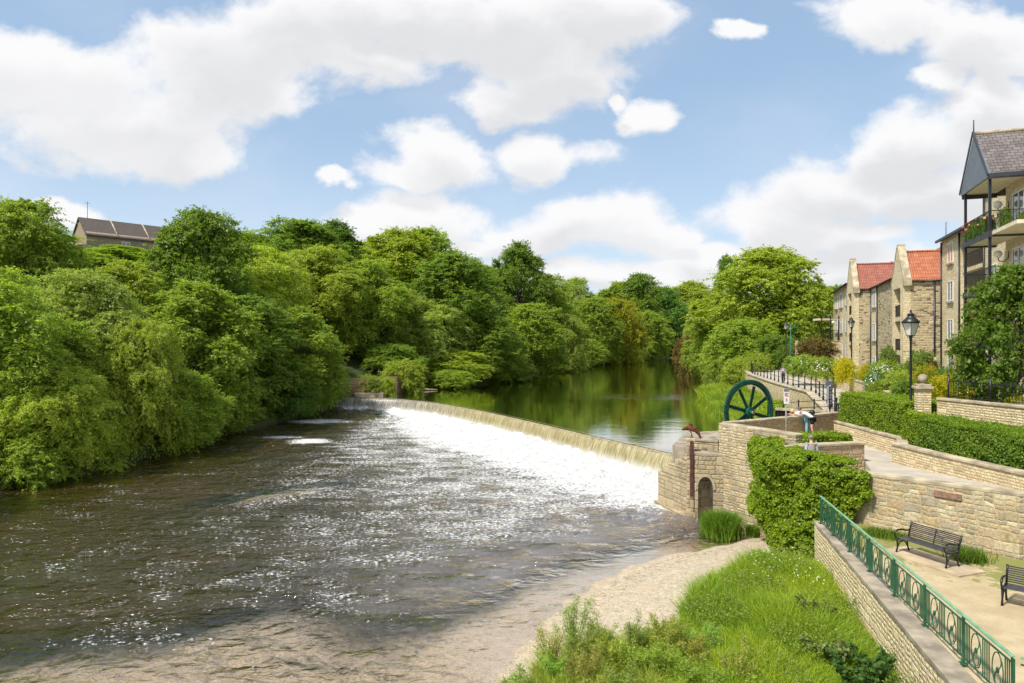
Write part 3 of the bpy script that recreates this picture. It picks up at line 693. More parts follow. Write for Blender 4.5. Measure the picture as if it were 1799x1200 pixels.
# upper river: a flat pool behind the crest
t = NT('upper_river_water'); tc = t.n('ShaderNodeTexCoord')
mp = t.mapping((tc, 'Object'), (0.5, 1.0, 1), rot=(0, 0, R(-8)))
r1 = t.noise(mp, 0.9, 3, 0.5, 0.4); r2 = t.noise(mp, 3.2, 3, 0.55)
pt = t.noise(t.mapping((tc, 'Object'), (0.03, 0.10, 1)), 1.0, 4, 0.6)
hh = t.math('ADD', t.math('MULTIPLY', r1, 0.5), t.math('MULTIPLY', r2, 0.22))
bn = t.bump(hh, 0.1, 0.12); t.i(bn, 'Strength', t.math('MULTIPLY_ADD', t.sstep(pt, 0.45, 0.66), 0.40, 0.12))
fr = t.n('ShaderNodeFresnel', IOR=1.33, Normal=bn)
gl = t.n('ShaderNodeBsdfGlossy', Roughness=0.04, Normal=bn); gl.inputs[0].default_value = (1, 0.99, 0.96, 1)
df = t.n('ShaderNodeBsdfDiffuse'); t.i(df, 0, (0.060, 0.058, 0.016, 1))
mx = t.n('ShaderNodeMixShader'); t.i(mx, 0, t.math('MULTIPLY', fr, 1.9, clamp=True)); t.i(mx, 1, df); t.i(mx, 2, gl)
M['upper'] = t.out(mx)
mb = MB(); idx = list(range(0, 240, 3)) + [239]
fx = np.linspace(-130, 330, len(idx)); vs = []; fs = []
for row, a in enumerate([0, 0.03, 0.1, 0.25, 0.5, 1.0]):
    for j, i in enumerate(idx):
        ex = cx[i] + (3.5 if i == 239 else 0); vs.append((ex * (1 - a) + fx[j] * a, cy[i] * (1 - a) + 460 * a, 1.5))
nj = len(idx)
for r_ in range(5):
    for j in range(nj - 1): fs.append((r_ * nj + j, r_ * nj + j + 1, (r_ + 1) * nj + j + 1, (r_ + 1) * nj + j))
mb.add(vs, fs, True); up_ = mb.build('upper_river', M['upper']); tag(up_, kind='structure')
# falling water
t = NT('falling_water'); uv = t.n('ShaderNodeUVMap'); sp = t.n('ShaderNodeSeparateXYZ', Vector=uv)
s1 = t.noise(t.mapping(uv, (3.4, 0.35, 1)), 1.0, 5, 0.68); s2 = t.noise(t.mapping(uv, (9.0, 0.9, 1)), 1.0, 4, 0.65); s3 = t.noise(t.mapping(uv, (0.12, 0.2, 1)), 1.0, 3)
s = t.math('ADD', t.math('MULTIPLY', s1, 0.40), t.math('MULTIPLY', s2, 0.60))
base = t.mix(t.sstep((sp, 0), 8, 34), (0.13, 0.12, 0.095), (0.215, 0.175, 0.07))  # shade painted in: water colour darker and greyer towards the left end
hi = t.mix(t.sstep((sp, 0), 8, 34), (0.38, 0.37, 0.33), (0.42, 0.375, 0.225))
c = t.mix(t.sstep(s, 0.42, 0.60), base, hi)
c = t.mix(t.math('MULTIPLY', t.math('SUBTRACT', 1, t.sstep(s2, 0.28, 0.40)), 0.65), c, (0.10, 0.085, 0.035))
tip = t.sstep(t.math('ADD', (sp, 1), t.math('MULTIPLY', s1, -0.7)), 1.05, 1.75)
c = t.mix(tip, c, (0.55, 0.545, 0.52))
M['fall'] = t.out(t.bsdf(c, 0.28, 0.5, t.bump(s, 0.8, 0.12)))
prof = [(-0.35, 1.505), (-0.12, 1.49), (0.06, 1.44), (0.2, 1.3), (0.34, 1.05), (0.46, 0.75), (0.58, 0.42), (0.70, 0.05), (0.80, -0.4)]
wt = thing('weir', 'long curved weir with a sheet of yellowish water falling over its crest', 'weir', (-4, 74, 0))
me = bpy.data.meshes.new('water_sheet'); vs = []; fs = []; uvs = []
for i in range(240):
    acc = 0
    for j, (d, z) in enumerate(prof):
        wob = 0.05 * math.sin(tt[i] * 5.1 + 1.7 * math.sin(tt[i] * 1.3)) * (j / 8.0) + 0.04 * math.sin(tt[i] * 11.3) * (j / 8.0)
        vs.append((cx[i] + dnx[i] * (d + wob), cy[i] + dny[i] * (d + wob), z)); uvs.append((tt[i], acc)); acc += 0.28
n_ = len(prof)
for i in range(239):
    for j in range(n_ - 1): fs.append((i * n_ + j, i * n_ + j + 1, (i + 1) * n_ + j + 1, (i + 1) * n_ + j))
me.from_pydata(vs, [], fs); me.update(); uvl = me.uv_layers.new(name='UVMap')
for l in me.loops: uvl.data[l.index].uv = uvs[l.vertex_index]
me.polygons.foreach_set('use_smooth', [True] * len(fs)); me.materials.append(M['fall'])
o = bpy.data.objects.new('water_sheet', me); C.objects.link(o); attach(o, wt)
mb = MB(); mb.strip([(cx[i] - dnx[i] * 0.1, cy[i] - dny[i] * 0.1) for i in list(range(0, 240, 6)) + [239]], 0.5, -0.8, 1.42)
mb.build('stone_sill', M['pierwall'], wt)
# boiling foam ridge at the foot of the fall
t = NT('white_foam'); tc = t.n('ShaderNodeTexCoord'); n1 = t.noise((tc, 'Object'), 3.0, 6, 0.65)
M['foam'] = t.out(t.bsdf(t.mix(t.sstep(n1, 0.3, 0.6), (0.45, 0.44, 0.41), (0.64, 0.635, 0.625)), 0.7, 0.2, t.bump(n1, 1.0, 0.2)))
vs = []; fs = []
rows = 9
for i in range(20, 240):
    s_ = tt[i] / tt[-1]; hgt = np.interp(s_, [0, 0.2, 0.3, 0.45, 0.8, 1], [0.08, 0.14, 0.42, 0.2, 0.2, 0.2]); wd = np.interp(s_, [0, 0.2, 0.35, 1], [0.5, 0.9, 1.7, 1.5])
    for j in range(rows):
        a = j / (rows - 1); d = 0.42 + a * wd
        b = math.sin(math.pi * min(1, a * 1.0)) ** 0.7
        nz = hgt * b * (0.72 + 0.35 * math.sin(tt[i] * 4.3 + j * 1.7) * math.sin(tt[i] * 1.9 + j) + 0.25 * RN.random())
        vs.append((cx[i] + dnx[i] * d + RN.normal() * 0.03, cy[i] + dny[i] * d + RN.normal() * 0.03, nz - 0.04 - (0.1 if j in (0, rows - 1) else 0)))
n2_ = 220
for i in range(n2_ - 1):
    for j in range(rows - 1): fs.append((i * rows + j, i * rows + j + 1, (i + 1) * rows + j + 1, (i + 1) * rows + j))
mb = MB(); mb.add(vs, fs, True); fo = mb.build('foam_ridge', M['foam'], wt)
# ================================================================== paths, terraces, walls on the right bank
def sheet(name, polys, mat, kind='structure', depth=2.5):
    mb = MB()
    for poly, z in polys: mb.prism(poly, [q - depth for q in z] if hasattr(z, '__len__') else z - depth, z)
    return tag(mb.build(name, mat), kind=kind)
t = NT('asphalt_path'); tc = t.n('ShaderNodeTexCoord'); n1 = t.noise((tc, 'Object'), 0.9, 6, 0.6); n2 = t.noise((tc, 'Object'), 40, 3)
c = t.mix(t.sstep(n1, 0.35, 0.68), (0.36, 0.32, 0.26), (0.46, 0.41, 0.33))
M['path'] = t.out(t.bsdf(t.mix(0.3, c, t.mix(n2, (0.6, 0.6, 0.6), (1.4, 1.4, 1.4)), 'MULTIPLY'), 0.9, 0.2, t.bump(n2, 0.4, 0.01)))
t = NT('sandy_terrace'); tc = t.n('ShaderNodeTexCoord'); sp = t.n('ShaderNodeSeparateXYZ', Vector=(tc, 'Object'))
n1 = t.noise((tc, 'Object'), 1.3, 7, 0.65); n2 = t.noise((tc, 'Object'), 30, 4, 0.6); n3 = t.noise((tc, 'Object'), 3.5, 6, 0.7)
c = t.mix(t.sstep(n1, 0.35, 0.68), (0.37, 0.29, 0.17), (0.47, 0.38, 0.235))
c = t.mix(0.4, c, t.mix(n2, (0.6, 0.6, 0.6), (1.4, 1.4, 1.4)), 'MULTIPLY')
dw = t.math('ADD', t.math('MULTIPLY', (sp, 0), 0.783), t.math('MULTIPLY', (sp, 1), 0.622))
gm = t.sstep(t.math('ADD', t.math('MULTIPLY', t.math('SUBTRACT', dw, 22.5), 0.22), t.math('ADD', t.math('MULTIPLY', t.math('SUBTRACT', n1, 0.5), 1.5), t.math('MULTIPLY', t.math('SUBTRACT', n3, 0.5), 1.6))), -0.12, 0.18)
c = t.mix(t.math('MULTIPLY', gm, 0.85), c, (0.17, 0.185, 0.04))
M['sand'] = t.out(t.bsdf(c, 0.95, 0.1, t.bump(n2, 0.5, 0.02)))

def walk_early(poly, step):
    out = []; carry = 0.0
    for i in range(len(poly) - 1):
        a, b = poly[i], poly[i + 1]; L_ = (b - a).length; s_ = carry
        while s_ < L_: out.append(a + (b - a) * (s_ / L_)); s_ += step
        carry = s_ - L_
    return out
PL = [(16.2, 21.5, 3.9), (13.5, 25.2, 3.7), (15.2, 29.7, 3.6)]
PRr = [(16.9, 22.2, 3.9), (16.4, 28.9, 3.65), (17.7, 31.2, 3.6)]
sheet('footpath', [
    ([(16.0, 21.35), (19, 20.9), (32, 19.8), (32, 21.6), (19.4, 22.0), (17.0, 22.3), (13.5, 25.2)], [3.9, 3.95, 4.0, 4.0, 3.95, 3.9, 3.72]),
    ([(13.4, 25.1), (17.0, 22.3), (16.6, 28.9), (15.3, 29.6)], [3.72, 3.9, 3.65, 3.6]),
    ([(15.3, 29.6), (16.6, 28.9), (17.9, 31.2), (17.9, 37.1), (19.4, 40.4), (10.6, 34.1), (12.6, 30.1)], 3.6),
    ([(17.9, 37.1), (19.5, 38.2), (24.6, 43), (24.6, 46), (21.6, 46), (19.4, 40.4)], [3.6, 3.65, 4.0, 4.1, 4.1, 3.6]),
    ([(21.6, 46), (24.6, 46), (28.0, 56), (24.7, 56)], [4.1, 4.1, 4.6, 4.6]),
    ([(24.7, 56), (28.0, 56), (31.2, 68), (26.6, 67.6)], [4.6] * 4),
    ([(26.6, 67.6), (31.2, 68), (35.0, 86), (29.8, 84.7)], [4.6, 4.6, 4.7, 4.7]),
    ([(29.8, 84.7), (35.0, 86), (44, 118), (40, 120)], [4.7, 4.7, 4.9, 4.9])], M['path'])
sheet('lower_landing', [([(11.4, 28.6), (15.2, 29.5), (13.3, 25.2)], 3.25)], M['path'])
sheet('terrace_ground', [([(11.5, 25.6), (13.1, 24.9), (15.5, 21.0), (32, 19.2), (32, 5), (7.6, 5), (8.9, 12.2)], 2.1)], M['sand'])
sheet('planting_bed', [([(17.9, 37.0), (17.9, 31.2), (16.7, 28.8), (17.1, 22.3), (32, 21.8), (32, 25.0), (19.4, 25.4), (18.4, 30.4), (24.4, 42.9), (19.4, 38.1)], 4.35)], M['soil'])
sheet('garden_ground', [([(60, 25.2), (19.4, 25.45), (18.5, 30.6), (24.7, 46), (28.1, 56), (31.3, 68), (35.1, 86), (44.1, 118), (90, 150), (120, 60)], 5.6)], M['lawn'], depth=4.5)
sheet('sluice_platform', [([(8.6, 36.6), (10.6, 41.6), (13, 42.6), (19.0, 43.4), (19.4, 40.5), (10.5, 34.3)], 3.25)], M['copingdark'], depth=4)

def wall(name, label, cat, pts, th, z0, z1, mat, side=0, cop=True, ch=0.11, co=0.05, cmat='coping', group=None, ctrim=0.0):
    m = len(pts); zz1 = z1 if hasattr(z1, '__len__') else [z1] * m
    w_ = thing(name, label, cat, (pts[0][0], pts[0][1], z0), 0, group)
    mb = MB(); mb.strip(pts, th, z0, [q - (ch if cop else 0) for q in zz1], side); mb.build('masonry', M[mat], w_)
    if cop:
        mb = MB(); mb.strip(pts, th + 2 * co, [q - ch + 0.002 for q in zz1], zz1, side); mb.build('coping', M[cmat], w_, 0.02)
    return w_
# river wall and lookout
A = (10.3, 34.0); E = (12.45, 29.95); F_ = (19.35, 40.55)
wall('river_wall', 'tall old rubble wall rising from the gravel beach below the lookout, pointed corner at its left', 'wall', [A, (11.6, 31.55), E], 0.45, -0.8, [4.76, 4.74, 4.72], 'bigwall', side=0.95, co=0.06)
wall('lookout_parapet', 'brownish stone parapet between the lookout and the big green wheel', 'wall', [(10.75, 34.35), (14.5, 37.0), F_], 0.36, 2.5, [4.755, 4.70, 4.63], 'brownwall', side=0.0, co=0.05)
wall('low_parapet', 'short low stone parapet with flat coping behind the grey-jacketed person', 'wall', [(11.35, 28.75), (15.2, 29.75)], 0.4, 2.8, 4.44, 'brownwall', co=0.06)
wall('retaining_wall', 'high patchwork rubble wall behind the park benches', 'wall', [(11.75, 31.2), (11.25, 28.6), (13.05, 24.95), (15.6, 21.0), (21.5, 20.2), (32, 19.3)], 0.4, -0.5, [4.06, 4.06, 3.98, 4.15, 4.15, 4.2], 'terrwall', side=0.9, ch=0.12, co=0.07)
wall('railing_wall', 'pale stone wall running down to the lower right under the green railing', 'wall', [(11.35, 25.35), (8.45, 12.2), (6.9, 5.2)], 0.42, -0.5, 2.15, 'railwall', side=0.45, ch=0.13, co=0.05, cmat='copingdark')
wall('lower_hedge_wall', 'low coursed wall under the nearer right-hand hedge', 'wall', [(16.35, 29.1), (16.5, 26.5), (17.0, 22.3), (32, 21.7)], 0.34, 3.2, [4.5, 4.5, 4.5, 4.5], 'gardenwall', co=0.05)
wall('upper_hedge_wall', 'low coursed wall beneath the longer clipped hedge beside the lookout', 'wall', [(17.75, 37.3), (17.8, 34), (17.75, 31.1), (16.7, 29.2)], 0.34, 3.2, [4.5, 4.46, 4.46, 4.46], 'gardenwall', co=0.05)
wall('ramp_wall', 'long stone river wall under the black railing of the ramp', 'wall', [(19.5, 40.8), (21.5, 46), (24.6, 56), (26.5, 67.6), (29.7, 84.7), (36, 106)], 0.4, 0.8, [3.72, 4.2, 4.7, 4.7, 4.8, 4.9], 'gardenwall', side=0.9, ch=0.1)
wall('garden_wall', 'long garden retaining wall on the inland side of the sloping path', 'wall', [(18.5, 30.9), (24.6, 46.1), (28.0, 56.1), (31.2, 68.1), (34.6, 84)], 0.35, 3.5, [5.9, 5.85, 5.75, 5.75, 5.8], 'gardenwall', co=0.04)
wall('railed_garden_wall', 'coursed garden wall carrying the black spiked fence', 'wall', [(18.75, 29.9), (19.5, 25.5), (32, 25.1)], 0.34, 3.8, [6.35, 6.38, 6.4], 'gardenwall', co=0.05)
wall('terrace_end_wall', 'stone garden wall below the far balcony left of the flats', 'wall', [(35.2, 84.5), (38.5, 86.5), (42, 85)], 0.4, 4.5, 8.9, 'gardenwall', co=0.06)
rw = [(19.5, 40.8), (21.5, 46), (24.6, 56), (26.5, 67.6), (29.7, 84.7)]
rib = MB(); rpts = walk_early([Vector((a, b, 0)) for a, b in rw], 0.85)
for p in rpts: rib.box((p.x - 0.07, p.y - 0.0, 2.55), (0.09, 0.12, 3.5 if p.y > 50 else 2.6))
ro_ = rib.build('wall_ribs', M['copingdark']); RWALL = [o for o in C.objects if o.get('label', '').startswith('long stone river wall')][0]; attach(ro_, RWALL)
pv_ = Vector((14.49, 22.7, 3.69)); dpl = Vector((2.55, -3.95, 0)).normalized(); npl = Vector((-dpl.y, dpl.x, 0)) * -1
wp_ = thing('wall_plaque', 'small reddish stone plaque set high in the rubble wall above the middle bench', 'plaque', pv_)
mb = MB(); mb.beam(pv_ - dpl * 0.42 - npl * 0.0 + (npl if npl.x < 0 else -npl) * 0.03, pv_ + dpl * 0.42 + (npl if npl.x < 0 else -npl) * 0.03, 0.08, 0.2); mb.build('slab', m_plain('red_brown_stone', (0.24, 0.14, 0.10), 0.85, 0.2, 0, 0.3, 14), wp_, 0.008)
lw = thing('sluice_screen', 'low wall with a dark iron lattice beyond the lookout parapet', 'wall', (16.6, 42.6, 3.2))
mb = MB(); mb.strip([(16.5, 42.7), (18.9, 41.0)], 0.3, 4.52, 4.66); mb.build('coping', M['coping'], lw)
mb = MB(); mb.strip([(16.5, 42.7), (18.9, 41.0)], 0.25, 3.0, 3.95); mb.build('masonry', M['brownwall'], lw)
mb = MB(); mb.strip([(16.5, 42.7), (18.9, 41.0)], 0.04, 3.95, 4.52)
for i in range(16):
    a = i / 15; x = 16.5 + 2.4 * a; y = 42.7 - 1.7 * a; mb.box((x - 0.05, y - 0.07, 4.24), (0.05, 0.05, 0.56))
mb.build('lattice', M['iron'], lw)
# pier and arch
dirv = (Vector((8.95, 34.3)) - Vector((8.0, 37.4))).normalized(); inn = Vector((-dirv.y, dirv.x))   # inland side
if inn.x < 0: inn = -inn
ab = thing('stepped_abutment', 'weathered stepped stone abutment where the weir meets the right wall', 'stonework', (8.5, 36, 0))
mb = MB(); p0 = Vector((8.0, 37.4)); p1 = Vector((8.9, 34.45))
mb.prism([tuple(p0), tuple(p1), tuple(p1 + inn * 3.0), (12.6, 40.0), tuple(p0 + inn * 2.2 - dirv * 1.6)], -0.8, 1.72)
mb.build('base_block', M['pierwall'], ab, 0.03)
for k_ in range(5):
    mb = MB(); a = p0 + dirv * (0.35 + 0.5 * k_) + inn * (0.12 * k_); q = p1 + inn * (0.12 * k_)
    mb.prism([tuple(a), tuple(q), tuple(q + inn * 2.6), tuple(a + inn * 2.6)], 1.722 + 0.3 * k_, 2.02 + 0.3 * k_)
    mb.build('stone_step', M['pierwall'], ab, 0.035)
mb = MB(); mb.prism([tuple(p0 + inn * 0.05 - dirv * 0.05 + Vector((-0.25, 0))), tuple(p1 + Vector((-0.3, -0.2))), tuple(p1 + inn * 0.5), tuple(p0 + inn * 0.6)], -0.8, 0.1); mb.build('footing', M['pierwall'], ab, 0.03)
ar = thing('sluice_arch_wall', 'grey stone sluice wall with a rounded arch opening at the water', 'stonework', (9.6, 34, 0))
a0 = Vector((9.12, 34.1)); a1 = Vector((10.42, 33.72)); dd = (a1 - a0).normalized(); Lw = (a1 - a0).length; nn_ = Vector((-dd.y, dd.x))
def awp(s_, z): p = a0 + dd * s_; return (p.x, p.y, z)
ol = [awp(0, -0.8), awp(0.16, -0.8), awp(0.16, 1.45)]
for k_ in range(1, 12):
    an = math.pi - math.pi * k_ / 12; ol.append(awp(0.16 + 0.36 + 0.36 * math.cos(an), 1.45 + 0.62 * math.sin(an)))
ol += [awp(0.88, 1.45), awp(0.88, -0.8), awp(Lw, -0.8), awp(Lw, 3.08), awp(0, 3.22)]
mb = MB(); mb.extr(ol, (nn_.x * 0.9, nn_.y * 0.9, 0)); mb.build('arched_wall', M['pierwall'], ar)
mb = MB(); mb.extr([awp(-0.03, 3.2), awp(Lw + 0.02, 3.085), awp(Lw + 0.02, 3.18), awp(-0.03, 3.3)], (nn_.x * 1.0, nn_.y * 1.0, 0)); o_ = mb.build('ledge', M['copingdark'], ar)
ring = []
mb = MB(); pts = []
for k_ in range(13):
    an = math.pi - math.pi * k_ / 12; s_ = 0.52 + 0.43 * math.cos(an); z_ = 1.45 + 0.69 * math.sin(an); p = a0 + dd * s_ - nn_ * 0.01; pts.append((p.x, p.y, z_))
for k_ in range(12): mb.beam(pts[k_], pts[k_ + 1], 0.12, 0.10)
mb.build('arch_ring', M['coping'], ar)
mb = MB(); mb.extr([awp(-0.1, -0.8), awp(Lw, -0.8), awp(Lw, 2.9), awp(-0.1, 2.9)], (nn_.x * 0.1, nn_.y * 0.1, 0)); bo = mb.build('back_wall', M['pierwall'], ar); 
for v in bo.data.vertices: v.co.x += nn_.x * 0.95; v.co.y += nn_.y * 0.95
wall('upper_sluice_wall', 'short blackened wall between the rusty fish and the tall wall corner', 'stonework', [(9.35, 35.7), (10.55, 34.7)], 0.4, 2.0, [3.75, 3.78], 'pierwall', ch=0.1, cmat='copingdark')
pl = thing('sluice_pillar', 'square stone pillar at the water with a red-brown beam on its face', 'pillar', (8.95, 34.35, 0))
mb = MB(); mb.box((9.0, 34.45, 1.5), (0.36, 0.5, 4.56), R(-16)); mb.box((9.0, 34.4, -0.2), (0.5, 0.62, 0.9), R(-16)); mb.build('shaft', M['pierwall'], pl, 0.03)
mb = MB(); mb.box((8.97, 34.13, 2.45), (0.15, 0.12, 2.75), R(-16)); mb.build('beam', M['rustbeam'], pl, 0.01)
mb = MB(); mb.box((9.03, 34.5, 3.85), (0.46, 0.6, 0.14), R(-16)); mb.build('cap_stone', M['coping'], pl, 0.02)

# rusty fish
fs_ = thing('fish_sculpture', 'rusty metal leaping fish sculpture on top of the pillar', 'sculpture', (9.1, 34.5, 3.92))
fx0, fy0, fz0 = 9.1, 34.5, 3.92
path = [(-0.52, 0.42), (-0.40, 0.47), (-0.22, 0.52), (0.0, 0.50), (0.18, 0.40), (0.32, 0.24), (0.40, 0.08), (0.44, -0.02)]
rad = [0.03, 0.085, 0.125, 0.14, 0.12, 0.085, 0.05, 0.03]
mb = MB(); mb.tube([(fx0 + a, fy0, fz0 + b) for a, b in path], rad, 10)
for v in range(len(mb.v)):
    x, y, z = mb.v[v]; mb.v[v] = (x, fy0 + (y - fy0) * 0.5, z)
mb.build('body', M['rust'], fs_)
mb = MB(); mb.extr([(fx0 + 0.42, fy0 - 0.01, fz0 + 0.05), (fx0 + 0.30, fy0 - 0.01, fz0 - 0.03), (fx0 + 0.44, fy0 - 0.01, fz0 + 0.0), (fx0 + 0.58, fy0 - 0.01, fz0 + 0.03)], (0, 0.03, 0)); mb.build('tail_fin', M['rust'], fs_)
mb = MB(); mb.extr([(fx0 - 0.22, fy0 - 0.01, fz0 + 0.60), (fx0 + 0.06, fy0 - 0.01, fz0 + 0.60), (fx0 + 0.0, fy0 - 0.01, fz0 + 0.76), (fx0 - 0.06, fy0 - 0.01, fz0 + 0.68), (fx0 - 0.11, fy0 - 0.01, fz0 + 0.80), (fx0 - 0.16, fy0 - 0.01, fz0 + 0.68)], (0, 0.03, 0)); mb.build('dorsal_fin', M['rust'], fs_)
mb = MB(); mb.tube([(fx0 - 0.08, fy0, fz0 - 0.03), (fx0 - 0.02, fy0, fz0 + 0.2), (fx0 - 0.12, fy0, fz0 + 0.42)], 0.025, 6); mb.tube([(fx0 + 0.05, fy0, fz0 - 0.03), (fx0 - 0.08, fy0, fz0 + 0.42)], 0.018, 6); mb.build('support', M['rust'], fs_)

# big green wheel
hub = Vector((PX(1316, 38.2), 38.2, PZ(724, 38.2))); an = R(26); ax = Vector((math.sin(an), -math.cos(an), 0)); ex = Vector((math.cos(an), math.sin(an), 0)); ez = Vector((0, 0, 1))
wh = thing('gear_wheel', 'huge dark green cast-iron toothed wheel standing behind the lookout parapet', 'wheel', (hub.x, hub.y, 3.25))
def wp(r, a, d): return hub + ex * (r * math.cos(a)) + ez * (r * math.sin(a)) + ax * d
def ringm(mb, r0, r1, d0, d1, n=72):
    vs = []
    for i in range(n):
        a = 2 * math.pi * i / n
        vs += [wp(r0, a, d0), wp(r1, a, d0), wp(r1, a, d1), wp(r0, a, d1)]
    fs = []
    for i in range(n):
        o = i * 4; q = ((i + 1) % n) * 4
        for k_ in range(4): fs.append((o + k_, q + k_, q + (k_ + 1) % 4, o + (k_ + 1) % 4))
    mb.add(vs, fs)
mb = MB(); ringm(mb, 1.61, 1.73, -0.11, 0.11); ringm(mb, 1.53, 1.611, -0.04, 0.04); mb.build('rim', M['wheelgreen'], wh)
mb = MB()
for i in range(112):
    a = 2 * math.pi * i / 112; a2 = a + 0.028
    vs = [wp(1.735, a, -0.13), wp(1.735, a2, -0.13), wp(1.735, a2, 0.13), wp(1.735, a, 0.13), wp(1.815, a + .006, -0.13), wp(1.815, a2 - .006, -0.13), wp(1.815, a2 - .006, 0.13), wp(1.815, a + .006, 0.13)]
    mb.add(vs, [(0, 1, 2, 3), (7, 6, 5, 4), (0, 4, 5, 1), (1, 5, 6, 2), (2, 6, 7, 3), (3, 7, 4, 0)])
te = mb.build('teeth', M['wheelgreen'], wh)
for i in range(8):
    a = R(30 + 45 * i); mb = MB(); mb.beam(wp(0.2, a, 0), wp(1.48, a, 0), 0.05, 0.20, up=tuple(wp(1, a + math.pi / 2, 0) - hub))
    mb.beam(wp(0.2, a, 0.0), wp(1.48, a, 0.0), 0.16, 0.05, up=tuple(ax)); mb.build('spoke', M['wheelgreen'], wh, 0.012)
mb = MB(); ringm(mb, 0.0, 0.27, -0.17, 0.17, 24); ringm(mb, 0.0, 0.16, 0.17, 0.26, 24); mb.build('hub', M['wheelgreen'], wh)
mb = MB(); ringm(mb, 0.0, 0.085, 0.26, 0.34, 16); mb.build('axle', M['coping'], wh)
mb = MB(); mb.box((hub.x, hub.y, 3.45), (0.7, 0.6, 0.5), an); mb.beam((hub.x - ex.x * .5 - ax.x * .24, hub.y - ex.y * .5 - ax.y * .24, 3.2), tuple(hub - ax * .24), 0.12, 0.12); mb.beam((hub.x + ex.x * .5 - ax.x * .24, hub.y + ex.y * .5 - ax.y * .24, 3.2), tuple(hub - ax * .24), 0.12, 0.12); mb.build('stand', M['wheelgreen'], wh)

# ---- black ramp railing: round posts and two rails
LP = np.array([(24.75, 56.1, 4.68), (26.6, 67.6, 4.7), (29.8, 84.7, 4.8), (33, 96, 4.85)]); 
rr_ = thing('ramp_railing', 'black post-and-rail fence along the river edge of the ramp', 'railing', (24.7, 56, 4.6))
poly = [Vector(p) for p in [(19.75, 41.3, 3.75), (21.7, 46, 4.2), (24.75, 56, 4.7), (26.65, 67.6, 4.72), (29.85, 84.7, 4.8), (33.4, 96, 4.9)]]
def walk(poly, step):
    out = []; carry = 0.0
    for i in range(len(poly) - 1):
        a, b = poly[i], poly[i + 1]; L_ = (b - a).length; s_ = carry
        while s_ < L_: out.append(a + (b - a) * (s_ / L_)); s_ += step
        carry = s_ - L_
    return out
po = walk(poly, 2.05)
for p in po:
    hgt = 1.15 if p.y > 50 else 1.3
    mb = MB(); mb.lathe([(0.075, 0), (0.075, 0.25), (0.05, 0.3), (0.042, hgt - 0.12), (0.06, hgt - 0.08), (0.06, hgt), (0.02, hgt + 0.06)], p, 8); mb.build('post', M['iron'], rr_)
for h_ in (0.55, 1.05):
    mb = MB(); mb.tube([p + Vector((0, 0, h_)) for p in poly], 0.022, 6); mb.build('rail', M['iron'], rr_)
# gate posts near the lookout
for (u, vt, vb, lab) in ((1458, 679, 722, 'left of the pair'), (1467, 682, 720, 'right of the pair')):
    p = G(u, vb, 4.1); tp = PZ(vt, p.y); th_ = thing('barrier_post', 'tall black barrier post at the foot of the ramp, ' + lab, 'post', p); mb = MB()
    mb.lathe([(0.08, -0.2), (0.08, 0.3), (0.05, 0.36), (0.05, tp - 4.2), (0.07, tp - 4.16), (0.03, tp - 4.1)], p, 8); mb.build('shaft', M['iron'], th_)
    for kk in range(6):
        mb = MB(); mb.sphere((p.x, p.y, 4.5 + kk * 0.2), 0.075, 8, 5); mb.build('collar', M['iron'], th_)
sr = thing('sluice_railing', 'low black railing on the river side beyond the iron lattice', 'railing', (17, 44, 3.4)); pp = [Vector((16.6, 44.3, 3.9)), Vector((20.2, 43.4, 4.25))]
for k_ in range(5):
    p = pp[0].lerp(pp[1], k_ / 4); mb = MB(); mb.lathe([(0.05, -1.2), (0.04, 0.9), (0.055, 0.95), (0.02, 1.0)], p, 8); mb.build('post', M['iron'], sr)
for h_ in (0.45, 0.85): mb = MB(); mb.tube([p + Vector((0, 0, h_)) for p in pp], 0.022, 6); mb.build('rail', M['iron'], sr)

# ---- garden railing with spikes on wall
gr_ = thing('garden_railing', 'black spiked iron fence on the garden wall right of the ball-topped pillar', 'railing', (18.9, 29.5, 6.35)); poly = [Vector((18.85, 29.5, 6.37)), Vector((19.55, 25.5, 6.38)), Vector((32, 25.1, 6.4))]
bars = walk(poly, 0.135); 
mb = MB()
for i, p in enumerate(bars[:90]):
    dip = 0.0
    mb = MB(); mb.tube([p + Vector((0, 0, 0.03)), p + Vector((0, 0, 0.80)), p + Vector((0, 0, 0.87))], [0.011, 0.011, 0.002], 5); mb.build('bar', M['iron'], gr_)
for p in walk(poly, 2.1): mb = MB(); mb.tube([p, p + Vector((0, 0, 0.95))], 0.035, 8); mb.sphere(p + Vector((0, 0, 0.98)), 0.05, 8, 6); mb.build('post', M['iron'], gr_)
for h_ in (0.08, 0.72): mb = MB(); mb.tube([p + Vector((0, 0, h_)) for p in poly], 0.018, 6); mb.build('rail', M['iron'], gr_)
# pillar with ball
pc = Vector((PX(1621, 30.3), 30.3, 4)); bp_ = thing('gate_pillar', 'square stone pillar topped with a stone ball beside the spiked fence', 'pillar', pc)
mb = MB(); mb.box((pc.x, pc.y, 5.25), (0.52, 0.52, 2.9), R(-15)); mb.build('shaft', M['gardenwall'], bp_)
mb = MB(); mb.box((pc.x, pc.y, 6.76), (0.7, 0.7, 0.12), R(-15)); mb.box((pc.x, pc.y, 6.87), (0.56, 0.56, 0.1), R(-15)); mb.build('cap', M['coping'], bp_, 0.02)
mb = MB(); mb.lathe([(0.16, 0), (0.09, 0.04), (0.09, 0.08)], (pc.x, pc.y, 6.92), 12); mb.sphere((pc.x, pc.y, 7.16), 0.2, 18, 12); mb.build('ball', M['coping'], bp_)

